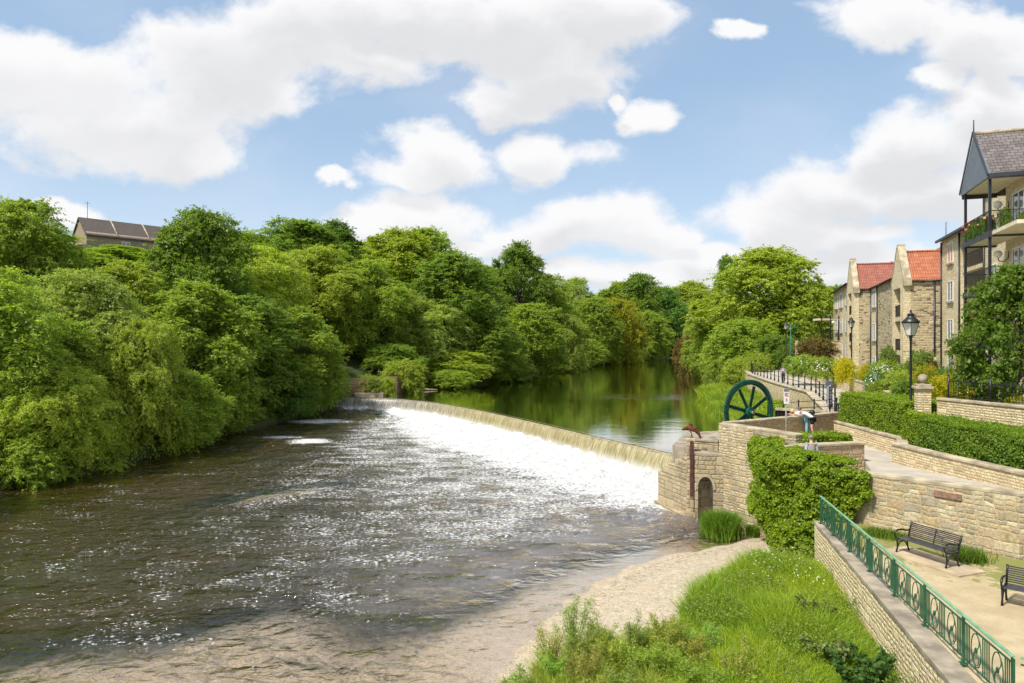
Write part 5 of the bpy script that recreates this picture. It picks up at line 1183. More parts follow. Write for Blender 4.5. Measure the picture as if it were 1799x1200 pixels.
# ---- hill house on the left
hh_ = thing('hill_house', 'stone house with a brown tiled roof half hidden by trees on the left hillside', 'house', (PX(190, 150), 152, 22)); a_ = R(48)
FH = Matrix.Translation((PX(160, 150), 146, 0)) @ Matrix.Rotation(a_, 4, 'Z')
zr, ze = 35.4, 31.6
mb = MB(FH); mb.box((9, 0, 25.8), (18, 9, 11.6)); mb.extr([(0, -4.5, 31.6), (0, 4.5, 31.6), (0, 0, zr - 0.1)], (18, 0, 0)); mb.build('wall', M['farstone'], hh_)
mb = MB(FH); mb.extr([(-0.3, -4.9, ze - .35), (-0.3, 0, zr), (-0.3, 4.9, ze - .35), (-0.3, 4.9, ze - .6), (-0.3, 0, zr - .25), (-0.3, -4.9, ze - .6)], (18.6, 0, 0)); rf = mb.build('roof', M['slate2'], hh_)
mb = MB(FH); mb.tube([(6, -5.0, ze - .4), (6, 0, zr + .05)], 0.16, 6); mb.tube([(12.5, -5.0, ze - .4), (12.5, 0, zr + .05)], 0.16, 6); mb.build('roof_strip', M['coping'], rf)
mb = MB(FH); mb.tube([(1.5, 0, zr - .2), (1.5, 0, zr + 3.6)], 0.05, 6); mb.beam((1.0, 0, zr + 3.2), (2.0, 0, zr + 3.2), 0.05, 0.05); mb.build('aerial', M['iron'], hh_)
for x in (7.6, 14):
    mb = MB(FH); mb.box((x, -4.53, 29.6), (1.7, 0.08, 1.7)); o = mb.build('window', M['white'], hh_); mb = MB(FH); mb.box((x - .4, -4.58, 29.6), (0.6, 0.05, 1.4)); mb.box((x + .4, -4.58, 29.6), (0.6, 0.05, 1.4)); mb.build('pane', M['pane'], o)

# ================================================================== people
def skin_obj(name, P, E, rad, mat, parent, Mx, sub=1):
    me = bpy.data.meshes.new(name); me.from_pydata([tuple(Mx @ Vector(p)) for p in P], E, []); o = bpy.data.objects.new(name, me); C.objects.link(o)
    md = o.modifiers.new('skin', 'SKIN'); md.use_smooth_shade = True
    for i, v in enumerate(me.skin_vertices[0].data):
        r_ = rad[i]; v.radius = (r_, r_) if not hasattr(r_, '__len__') else r_; v.use_root = (i == 0)
    sb = o.modifiers.new('sub', 'SUBSURF'); sb.levels = sub; sb.render_levels = sub
    dg = bpy.context.evaluated_depsgraph_get(); dg.update(); ev = o.evaluated_get(dg); m2 = bpy.data.meshes.new_from_object(ev); o.modifiers.clear(); o.data = m2; m2.name = name
    m2.materials.clear(); m2.materials.append(mat); m2.polygons.foreach_set('use_smooth', [True] * len(m2.polygons))
    attach(o, parent); return o
def person(label, loc, heading, J, sex_s=1.0, skin=(0.55, 0.33, 0.22), tops=None, legs=None, hair=(0.09, 0.05, 0.03), shoes=(0.02, 0.02, 0.02), sleeves='short', legw='long', torso_w=1.0, extra=None, hairr=0.108):
    p = thing('person', label, 'person', loc); Mx = Matrix.Translation(loc) @ Matrix.Rotation(heading, 4, 'Z') @ Matrix.Scale(sex_s, 4)
    ms = m_plain('skin', skin, 0.6, 0.3); k = sex_s
    names = ['pel', 'waist', 'chest', 'neck', 'headb', 'headc', 'headt', 'shL', 'elL', 'wrL', 'shR', 'elR', 'wrR', 'hiL', 'knL', 'anL', 'toL', 'hiR', 'knR', 'anR', 'toR']
    rad = dict(pel=(.13, .10), waist=(.115, .09), chest=(.14, .10), neck=.052, headb=.062, headc=(.082, .095), headt=.06, shL=.058, elL=.042, wrL=.028, shR=.058, elR=.042, wrR=.028, hiL=.085, knL=.057, anL=.038, toL=.035, hiR=.085, knR=.057, anR=.038, toR=.035)
    ix = {n: i for i, n in enumerate(names)}; P = [J[n] for n in names]
    Ee = [('pel', 'waist'), ('waist', 'chest'), ('chest', 'neck'), ('neck', 'headb'), ('headb', 'headc'), ('headc', 'headt'), ('chest', 'shL'), ('shL', 'elL'), ('elL', 'wrL'), ('chest', 'shR'), ('shR', 'elR'), ('elR', 'wrR'), ('pel', 'hiL'), ('hiL', 'knL'), ('knL', 'anL'), ('anL', 'toL'), ('pel', 'hiR'), ('hiR', 'knR'), ('knR', 'anR'), ('anR', 'toR')]
    E_ = [(ix[a], ix[b]) for a, b in Ee]; rr = [rad[n] for n in names]
    rr = [tuple(q * k for q in r_) if hasattr(r_, '__len__') else r_ * k for r_ in rr]
    # hands: palm and five fingers
    for sd_ in 'LR':
        el = Vector(J['el' + sd_]); wr = Vector(J['wr' + sd_]); d = (wr - el).normalized(); side = d.cross(Vector((0, 0, 1))); side = side.normalized() if side.length > .1 else Vector((1, 0, 0)); dn = d.cross(side).normalized()
        if dn.z > 0: dn = -dn
        P.append(tuple(wr + d * 0.05)); rr.append((.034 * k, .018 * k)); ip_ = len(P) - 1; E_.append((ix['wr' + sd_], ip_))
        for f_, (off, ln_) in enumerate(((-.03, .072), (-.01, .085), (.01, .08), (.03, .062))):
            b0 = wr + d * 0.095 + side * off; b1 = b0 + d * ln_ * .55 + dn * .012; b2 = b1 + d * ln_ * .35 + dn * .028
            P += [tuple(b0), tuple(b1), tuple(b2)]; rr += [.010 * k, .009 * k, .007 * k]; n_ = len(P); E_ += [(ip_, n_ - 3), (n_ - 3, n_ - 2), (n_ - 2, n_ - 1)]
        b0 = wr + d * .045 + side * (-.045); b1 = b0 + d * .03 - side * .02; P += [tuple(b0), tuple(b1)]; rr += [.011 * k, .009 * k]; n_ = len(P); E_ += [(ix['wr' + sd_], n_ - 2), (n_ - 2, n_ - 1)]
    body = skin_obj('body', P, E_, rr, ms, p, Mx)
    # face: nose and ears on the head
    hc = Vector(J['headc']); hb = Vector(J['headb']); hu = (Vector(J['headt']) - hb).normalized(); fw = Vector(J.get('face', (0, 1, 0))).normalized(); rt = fw.cross(hu).normalized()
    def Q(v): return tuple(Mx @ v)
    mb = MB(); mb.sphere(Q(hc + fw * .098 - hu * .02), .018 * k, 8, 6); 
    for s_ in (-1, 1): mb.sphere(Q(hc + rt * s_ * .082 - hu * .01), .026 * k, 8, 6, (0.6, 0.6, 1))
    mb.build('nose_and_ears', ms, p)
    mb = MB()
    for s_ in (-1, 1): mb.sphere(Q(hc + fw * .09 + rt * s_ * .032 + hu * .012), .010 * k, 8, 6)
    mb.build('eyes', m_plain('dark_eyes', (0.03, 0.02, 0.02), 0.3), p)
    mb = MB(); mb.sphere(Q(hc + hu * .03 - fw * .018), hairr * k, 16, 10, (0.9, 0.95, 0.9)); mb.build('hair', m_plain('hair', hair, 0.8, 0.2, 0, 0.3, 30), p)
    # clothes
    mt = m_plain('cloth_top', tops, 0.85, 0.1, 0, 0.08, 12)
    n4 = ['waist0', 'waist', 'chest', 'chest2']; 
    wv = Vector(J['pel']) * 0.5 + Vector(J['waist']) * 0.5; c2 = Vector(J['chest']) * .55 + Vector(J['neck']) * .45
    P = [J['waist'], tuple(wv), J['chest'], tuple(c2), J['shL'], J['shR']]; E_ = [(0, 1), (0, 2), (2, 3), (2, 4), (2, 5)]; rr = [(.14 * torso_w, .115), (.15 * torso_w, .12), (.170 * torso_w, .14), (.125, .115), .08, .08]
    for sd_, b in (('L', 4), ('R', 5)):
        sh = Vector(J['sh' + sd_]); el = Vector(J['el' + sd_]); wr = Vector(J['wr' + sd_])
        if sleeves == 'short': P.append(tuple(sh.lerp(el, .6))); rr.append(.066); E_.append((b, len(P) - 1))
        else:
            P += [tuple(el), tuple(el.lerp(wr, .93))]; rr += [.062, .045]; n_ = len(P); E_ += [(b, n_ - 2), (n_ - 2, n_ - 1)]
    rr = [tuple(q * k for q in r_) if hasattr(r_, '__len__') else r_ * k for r_ in rr]
    skin_obj('shirt' if sleeves == 'short' else 'jacket', P, E_, rr, mt, p, Mx)
    ml = m_plain('cloth_legs', legs, 0.85, 0.1, 0, 0.1, 12)
    P = [J['pel'], J['hiL'], J['hiR']]; E_ = [(0, 1), (0, 2)]; rr = [(.145, .12), .10, .10]
    for sd_, b in (('L', 1), ('R', 2)):
        h_ = Vector(J['hi' + sd_]); kn = Vector(J['kn' + sd_]); an_ = Vector(J['an' + sd_])
        if legw == 'short': P.append(tuple(h_.lerp(kn, .75))); rr.append(.088); E_.append((b, len(P) - 1))
        else: P += [tuple(kn), tuple(kn.lerp(an_, .92))]; rr += [.075, .06]; n_ = len(P); E_ += [(b, n_ - 2), (n_ - 2, n_ - 1)]
    rr = [tuple(q * k for q in r_) if hasattr(r_, '__len__') else r_ * k for r_ in rr]
    skin_obj('shorts' if legw == 'short' else 'trousers', P, E_, rr, ml, p, Mx)
    mso = m_plain('shoes', shoes, 0.6, 0.3)
    for sd_ in 'LR':
        a = Vector(J['an' + sd_]); b = Vector(J['to' + sd_]); skin_obj('shoe', [tuple(a + Vector((0, -.03, -.05))), tuple(b), tuple(a + Vector((0, 0, .02)))], [(0, 1), (0, 2)], [.048 * k, .042 * k, .042 * k], mso, p, Mx)
    return p, Mx
STAND = dict(pel=(0, 0, .93), waist=(0, 0, 1.08), chest=(0, -.01, 1.30), neck=(0, 0, 1.47), headb=(0, .02, 1.55), headc=(0, .03, 1.63), headt=(0, .02, 1.70), shL=(-.19, -.01, 1.40), elL=(-.25, -.03, 1.12), wrL=(-.24, .06, .88), shR=(.19, -.01, 1.40), elR=(.25, -.04, 1.12), wrR=(.24, .03, .88),
             hiL=(-.09, 0, .88), knL=(-.10, .08, .49), anL=(-.10, .06, .09), toL=(-.11, .20, .04), hiR=(.09, 0, .88), knR=(.10, -.02, .49), anR=(.10, -.16, .10), toR=(.11, -.03, .04))
px_, py_ = PX(1376, 69), 69.0
person('distant walker in a lilac shirt and dark trousers on the ramp', Vector((px_, py_, 4.62)), R(160), STAND, 1.0, tops=(0.42, 0.40, 0.58), legs=(0.03, 0.025, 0.035), hair=(0.25, 0.15, 0.09))
gj = dict(STAND); person('grey-haired person in a loose pale grey jacket seen from behind above the ivy', Vector((PX(1425, 27.7), 27.7, 3.26)), R(8), gj, 1.0, tops=(0.40, 0.39, 0.41), legs=(0.06, 0.06, 0.08), hair=(0.20, 0.18, 0.15), sleeves='long', torso_w=1.35)
BEND = dict(pel=(0, -.12, .92), waist=(0, -.02, 1.04), chest=(0, .22, 1.17), neck=(0, .40, 1.26), headb=(0, .46, 1.30), headc=(0, .52, 1.36), headt=(0, .56, 1.43), shL=(-.18, .30, 1.22), elL=(-.20, .44, 1.06), wrL=(-.10, .64, 1.08), shR=(.18, .30, 1.22), elR=(.20, .44, 1.06), wrR=(.10, .64, 1.08),
            hiL=(-.09, -.12, .88), knL=(-.10, -.06, .49), anL=(-.10, -.14, .09), toL=(-.11, .0, .04), hiR=(.09, -.12, .88), knR=(.12, -.04, .49), anR=(.13, -.10, .09), toR=(.14, .04, .04), face=(0, .8, -.5))
hd = R(58)
bpv = Vector((PX(1424, 37.6), 37.6, 3.6))
pb_, Mb = person('person in a white t-shirt and black shorts bending over the lookout parapet', bpv, hd, BEND, 1.06, tops=(0.74, 0.73, 0.74), legs=(0.015, 0.015, 0.02), hair=(0.16, 0.085, 0.04), legw='short')
bk_ = thing('backpack', 'small black backpack worn by the bending person in white', 'backpack', bpv + Vector((0, 0, 1.1)))
mb = MB(Mb); mb.sphere((0.02, -.08, 1.22), 0.15, 14, 10, (1.0, 0.9, 1.0)); mb.build('bag', M['iron'], bk_)
mb = MB(Mb)
for s_ in (-1, 1): mb.tube([(s_ * .1, -.02, 1.30), (s_ * .12, .16, 1.325), (s_ * .13, .32, 1.29), (s_ * .12, .34, 1.16), (s_ * .11, .12, 1.02)], 0.012, 6)
mb.build('strap', M['iron'], bk_)
# child leaning far over the wall
CH = dict(pel=(0, .0, .80), waist=(0, .12, .87), chest=(0, .30, .93), neck=(0, .42, .95), headb=(0, .48, .96), headc=(0, .55, .98), headt=(0, .61, 1.0), shL=(-.13, .34, .93), elL=(-.22, .46, .86), wrL=(-.20, .60, .88), shR=(.13, .34, .93), elR=(.22, .46, .86), wrR=(.20, .60, .88),
          hiL=(-.07, -.02, .76), knL=(-.10, -.06, .42), anL=(-.12, -.05, .09), toL=(-.13, .07, .04), hiR=(.07, -.02, .76), knR=(.12, -.08, .42), anR=(.16, -.06, .09), toR=(.17, .06, .04), face=(0, .4, -.9))
person('child in pale blue top and teal trousers sprawled over the parapet beside the adult', Vector((PX(1416, 38.0), 38.0, 3.6)), R(52), CH, 1.28, tops=(0.40, 0.60, 0.76), legs=(0.20, 0.38, 0.42), hair=(0.50, 0.38, 0.2))
# ================================================================== vegetation
def hz(x, y):
    return float(hleft(np.array([x]), np.array([float(y)]))[0]) if x < float(xl(y)) + 1 else float(hright(np.array([x]), np.array([float(y)]))[0])
def tree(kind, u, vt, Y, hw, col, label, zb=None, group='trees on the wooded left bank', cat='tree', sink=0.3):
    x = PX(u, Y); z = (hz(x, Y) if zb is None else zb) - sink; top = PZ(vt + 9, Y)
    return plant(kind, 'tree' if cat == 'tree' else 'shrub', x, Y, z, hw * Y / FO, max(2.0, top - z), col, label, cat, group)
GL = 'trees on the wooded left bank'
T = [
 # kind, u, vtop, Y, halfwidth px, colour, label
 ('ash', 215, 426, 118, 70, 'mid', 'small crown hiding the lower walls of the hill house'),
 ('syc', 80, 402, 118, 34, 'light', 'crown touching the gable end of the hill house'),
 ('ash', -40, 470, 44, 150, 'mid', 'mid-green tree cut off by the left edge of the photo, overhanging the water'),
 ('syc', 45, 356, 60, 92, 'mid', 'tall tree rising highest near the left edge of the photo'),
 ('syc2', -110, 380, 62, 130, 'mid', 'big tree whose crown only just enters the photo at upper left'),
 ('ash', 150, 478, 52, 110, 'pale', 'pale feathery tree in front of the tall left-edge tree'),
 ('willow', 90, 640, 44.5, 95, 'light', 'low bright bush-like willow dipping its branches in the water at lower left'),
 ('willow', 235, 560, 52, 85, 'light', 'light green willow drooping over the water below the hill house'),
 ('syc2', 222, 462, 66, 85, 'light', 'yellowish-green tree directly below the hill house'),
 ('syc', 362, 376, 78, 92, 'dark', 'dominant dark domed tree just right of the hill house'),
 ('syc2', 345, 500, 64, 100, 'mid', 'layered mid-green tree in front of the dominant dark dome'),
 ('round', 300, 650, 56, 85, 'mid', 'low spreading tree whose outer branches skim the water left of the froth rafts'),
 ('ash', 440, 430, 90, 95, 'light', 'light airy tree right behind the dominant dark dome'),
 ('syc', 430, 520, 74, 90, 'dark', 'dark layered tree half way between the dome and the weir'),
 ('syc2', 520, 540, 80, 85, 'mid', 'layered tree just left of the left end of the weir'),
 ('round', 545, 604, 86, 54, 'mid', 'low tree hanging over the left end of the weir'),
 ('willow', 480, 640, 76, 72, 'blue', 'bluish-green low tree at the water left of the weir'),
 ('round', 395, 690, 65, 55, 'mid', 'small bright tree at the bend of the left waterline'),
 ('syc', 520, 384, 122, 80, 'dark', 'round dark crown on the skyline above the left end of the weir'),
 ('syc2', 590, 388, 140, 55, 'deep', 'smaller dark crown on the skyline beside the round one'),
 ('ash', 560, 432, 108, 90, 'light', 'broad light green crown below the dark skyline pair'),
 ('ash', 640, 455, 112, 85, 'mid', 'broad mid-green crown above the brown abutment'),
 ('syc2', 700, 404, 140, 85, 'light', 'tall yellowish crown on the skyline at the middle of the wood'),
 ('syc', 745, 402, 150, 70, 'mid', 'skyline tree with a tuft on top, left of the central notch'),
 ('syc', 800, 448, 126, 82, 'dark', 'big dark clumpy tree over the middle of the left bank'),
 ('ash', 690, 500, 116, 70, 'olive', 'olive green upright tree behind the pool edge'),
 ('ash', 765, 530, 117, 62, 'pale', 'pale grey-green tree among darker ones above the driftwood'),
 ('round', 690, 600, 106, 55, 'dark', 'shadowy low tree right behind the brown abutment'),
 ('syc2', 850, 540, 122, 62, 'dark', 'dark tree leaning over the pool at mid bank'),
 ('round', 800, 610, 116, 62, 'light', 'bright low tree brushing the pool right of the driftwood'),
 ('round', 880, 615, 125, 50, 'mid', 'low rounded tree at the pool edge under the conical tree'),
 ('syc2', 912, 428, 165, 58, 'dark', 'conical dark tree with the highest tip in the middle distance'),
 ('syc', 960, 480, 175, 45, 'mid', 'tree on the right shoulder of the conical tree'),
 ('syc', 930, 530, 148, 60, 'mid', 'mid-green tree below the conical tree'),
 ('ash', 985, 545, 168, 50, 'olive', 'soft olive tree just right of the conical tree at the water'),
 ('ash', 1010, 484, 230, 42, 'pale', 'wispy pale tree standing up on the skyline right of the conical tree'),
 ('syc', 1040, 520, 215, 45, 'mid', 'mid-green far tree below the wispy pale one'),
 ('round', 1078, 525, 225, 48, 'yel', 'rounded yellow-green tree, the yellowest one of the far bank'),
 ('syc2', 1090, 492, 290, 45, 'mid', 'far tree filling the skyline left of the flat-topped one'),
 ('syc', 1126, 478, 285, 42, 'dark', 'flat-topped umbrella-shaped tree on the far skyline'),
 ('round', 1130, 545, 270, 45, 'mid', 'low far tree under the flat-topped one'),
 ('syc', 1165, 500, 310, 45, 'blue', 'far dark tree where the river bends out of sight'),
 ('syc2', 1215, 492, 340, 55, 'light', 'light green hazy crown at the far end of the river'),
 ('round', 1195, 550, 320, 45, 'dark', 'dark far tree standing at the last visible water'),
 ('round', 1020, 590, 200, 42, 'mid', 'low tree at the waterline between the olive and the yellow trees'),
]
for (k_, u, vt, Y, hw, col, lab) in T:
    # keep crowns anchored on their bank
    tree(k_, u, vt, Y, hw, col, lab, group=GL)
# second rank that fills the hillside behind
back = [(-40, 400, 95, 150), (-20, 385, 120, 110), (160, 438, 100, 60), (420, 405, 120, 100), (470, 412, 160, 70), (620, 425, 165, 80), (345, 410, 130, 45), (660, 418, 190, 80), (850, 462, 200, 60), (980, 500, 260, 50), (1060, 512, 330, 50)]
bl = ['dim crown behind the tall left-edge tree', 'crown between the left edge and the hill house', 'tree screening the foot of the hill house', 'skyline tree right of the dark dome', 'gap-filling skyline tree before the dark pair', 'skyline crown right of the dark pair', 'tree beside the hill house roof, behind the dome', 'skyline tree left of the tufted tree', 'skyline tree in the central notch', 'small far tree under the wispy skyline tree', 'small far tree left of the yellow-green one']
for (u, vt, Y, hw), lab in zip(back, bl): tree(random.choice(['syc', 'syc2', 'ash']), u, vt, Y, hw, random.choice(['mid', 'dark', 'light']), lab, group=GL)
for x, y, h_, r_, lab in ((-36, 30, 12, 6, 'near bank tree outside the left edge, reflected in the dark water'), (-37, 20, 12, 6, 'nearest left bank tree outside the photo')):
    plant('round', 'tree', x, y, 0.3, r_, h_, 'mid', lab, 'tree', GL)
# ---- right-hand trees
GRt = 'trees on the right bank'
TR = [('syc2', 1345, 438, 118, 105, 'light', 'large spreading light green tree behind the farthest lamp post'),
      ('round', 1400, 500, 112, 62, 'light', 'right-hand lobe-like tree next to the flats, behind the garden shrubs'),
      ('ash', 1262, 530, 128, 60, 'mid', 'mid-green tree at the left edge of the right bank group'),
      ('willow', 1222, 560, 150, 30, 'olive', 'olive drooping tree leaning over the pool at the right bank'),
      ('ash', 1278, 447, 165, 30, 'deep', 'narrow dark pointed tree rising behind the large light tree'),
      ('round', 1310, 560, 106, 60, 'mid', 'rounded tree above the reeds left of the farthest lamp'),
      ('syc', 1455, 500, 150, 60, 'blue', 'dark tree seen left of the end house'),
      ('round', 1360, 585, 100, 45, 'dark', 'low shaded tree where the ramp disappears'),
      ('round', 1430, 565, 125, 40, 'light', 'bright tree behind the far balcony')]
for (k_, u, vt, Y, hw, col, lab) in TR: tree(k_, u, vt, Y, hw, col, lab, group=GRt, zb=(3.5 if u > 1300 else None))
# near tree in front of the verandah flats
x_, y_ = PX(1782, 29), 29
plant('near', 'tree', x_, y_, 5.6, 1.95, 6.1, (0.13, 0.215, 0.03), 'leafy dark green tree in front of the verandah flats at the right edge', 'tree', GRt, rot=1.0)
# ---- shrubs
def flowers(parent_, n, x, y, z, r_, h_, col, size=0.12):
    d = rdir(n); d[:, 2] = np.abs(d[:, 2]); P = np.array([x, y, z]) + d * np.array([r_, r_, h_]) * (0.9 + 0.12 * RN.random(n))[:, None]
    me = leafmesh('flowers', P, d + 0.3 * rdir(n), size * (0.7 + 0.6 * RN.random(n)), size, RN.random(n), RN.random(n) * 0.1, M['petal'])
    o = bpy.data.objects.new('flowers', me); C.objects.link(o); o.color = (*col, 1)
    o.parent = parent_
    pm = Matrix.Translation(parent_.location) @ Matrix.Rotation(parent_.rotation_euler[2], 4, 'Z') @ Matrix.Diagonal((*parent_.scale, 1)); o.matrix_parent_inverse = pm.inverted()
t = NT('petals'); oi = t.n('ShaderNodeObjectInfo'); M['petal'] = t.out(t.bsdf((oi, 'Color'), 0.6, 0.2))
def shrub(u, vt, vb, hw, col, label, zb=5.6, fl=None, kind='bushlow', Y=None, nf=160, fs_=0.12, grp='shrubs in the riverside gardens'):
    if Y is None: Y = FO * (CZ - zb) / (vb - 600)
    x = PX(u, Y); h_ = PZ(vt, Y) - zb; r_ = hw * Y / FO
    o = plant(kind, 'shrub', x, Y, zb - 0.1, r_, max(0.4, h_ + 0.1), col, label, 'shrub', grp, trunk=False)
    if fl: flowers(o, nf, x, Y, zb + h_ * 0.35, r_ * 0.92, h_ * 0.68, fl, fs_)
    return o
shrub(1412, 628, 662, 28, 'mid', 'clipped green bush with white blossom left of the yellow shrub', fl=(0.72, 0.7, 0.66), Y=66)
shrub(1447, 632, 666, 24, 'mid', 'green bush with creamy blossom above the garden wall', fl=(0.7, 0.62, 0.55), Y=62)
shrub(1436, 600, 634, 34, 'brown', 'large brownish rounded bush below the end house wall', Y=80)
shrub(1484, 634, 668, 17, 'gold', 'bright yellow shrub behind the middle lamp post', Y=55)
shrub(1522, 645, 672, 15, 'gold', 'small bright yellow shrub right of the middle lamp post', Y=53)
shrub(1553, 640, 690, 27, 'mid', 'bush covered in white flowers in front of the nearer gabled house', fl=(0.85, 0.83, 0.8), Y=44, nf=420, fs_=0.13)
shrub(1535, 658, 690, 16, 'blue', 'small bush dotted with white roses beside the path wall', fl=(0.85, 0.83, 0.8), Y=43, nf=150, fs_=0.11)
shrub(1560, 617, 650, 15, 'dark', 'dark evergreen bush against the linking house wall', Y=54)
shrub(1622, 624, 662, 25, 'dark', 'dark rose bush with red blooms below the pantiled house', fl=(0.60, 0.06, 0.05), Y=48, nf=70, fs_=0.22)
shrub(1594, 642, 672, 14, 'dark', 'low bush with pink roses beside the gable opening', fl=(0.55, 0.18, 0.2), Y=47, nf=60, fs_=0.14)
shrub(1578, 655, 700, 24, 'light', 'pale green feathery bush left of the nearest lamp post', Y=41)
shrub(1625, 648, 690, 22, 'yel', 'olive-gold rounded mound behind the ball-topped pillar', Y=40)
shrub(1655, 652, 690, 18, 'blue', 'soft green low bush below the flats door', Y=41)
shrub(1662, 664, 705, 26, 'gold', 'sunny yellow low plant behind the spiked fence near the pillar', Y=36, zb=5.7)
shrub(1705, 666, 715, 30, 'yel', 'yellow-flowered plant behind the middle of the spiked fence', fl=(0.72, 0.5, 0.02), Y=33, nf=160, fs_=0.07, zb=5.7)
shrub(1752, 680, 725, 30, 'mid', 'green plant with pale roses behind the spiked fence', fl=(0.8, 0.7, 0.55), Y=31, nf=30, fs_=0.16, zb=5.7)
shrub(1700, 612, 690, 24, 'olive', 'tall olive bush at the corner of the flats', Y=38)
shrub(1590, 672, 705, 22, 'dark', 'dark low ground bush left of the ball-topped pillar', Y=36, zb=5.5)
shrub(1546, 672, 700, 20, 'mid', 'small green bush spilling on the path wall', Y=42)
shrub(1788, 700, 730, 22, 'gold', 'yellow daisy clump at the right edge behind the spiked fence', Y=28, zb=5.8)
shrub(1665, 705, 735, 14, (0.09, 0.035, 0.04), 'small purple-leaved bush at the end of the longer hedge', Y=31, zb=4.6)
for i, (s_, z) in enumerate(((40.8, 14.3), (42.2, 14.3), (43.4, 14.3))):
    p = bloc(11.05, s_, z); o = plant('bushlow', 'balcony_plant', p.x, p.y, z, 0.34, 0.75, 'deep', ['leafy balcony plant nearest the camera on the top verandah balcony', 'balcony plant in the middle of the top verandah balcony', 'balcony plant with pink flowers at the far end of the top verandah balcony'][i], 'plant', 'plants on the verandah balcony', trunk=False)
    flowers(o, 22, p.x, p.y, z + 0.5, 0.6, 0.5, (0.6, 0.08, 0.12) if i == 2 else (0.62, 0.25, 0.08), 0.12)
for i, t_ in enumerate((11.6, 12.4, 13.3)):
    p = bloc(t_, 40.1, 14.3); plant('bushlow', 'balcony_plant', p.x, p.y, 14.3, 0.3, 1.0 - 0.2 * i, 'dark', ['tall pot plant beside the near verandah post', 'pot plant in front of the balcony door', 'pot plant at the right edge on the top balcony'][i], 'plant', 'plants on the verandah balcony', trunk=False)
# bushes on left bank at the abutment and along the waterline
GB = 'bushes along the left waterline'
for (u, vt, Y, hw, c_, lab) in ((712, 640, 98, 36, 'light', 'fresh green bush right of the brown abutment'), (790, 655, 108, 42, 'mid', 'low green bank bush right of the driftwood'), (648, 664, 93, 28, 'olive', 'reddish-green bush in front of the brown abutment'), (680, 668, 92.5, 16, 'light', 'small green bush at the foot of the brown abutment'),
        (566, 670, 90, 20, 'mid', 'overhanging bush right at the left end of the weir'), (520, 705, 80, 26, 'dark', 'dark bush at the froth rafts'), (60, 775, 42, 60, 'mid', 'bush dipping in the dark water at the lower left'), (160, 750, 47, 60, 'light', 'bush dipping in the water left of the small bay'),
        (300, 735, 56, 50, 'mid', 'bush overhanging the dark water in the small bay'), (445, 700, 73, 45, 'mid', 'bush reaching over the water by the pale foam'), (880, 650, 124, 40, 'dark', 'bank bush at the pool under the rounded tree'), (960, 640, 165, 35, 'mid', 'bank bush far along the pool'), (1210, 600, 142, 24, 'brown', 'brownish bush overhanging the pool at the right bank'),
        (1265, 640, 104, 30, 'mid', 'bush at the upstream end of the reeds')):
    x = PX(u, Y); plant('bush', 'shrub', x, Y, (0.0 if Y < 88 else 1.4), hw * Y / FO, PZ(vt, Y) - (0.0 if Y < 88 else 1.4), c_, lab, 'shrub', GB, trunk=False)

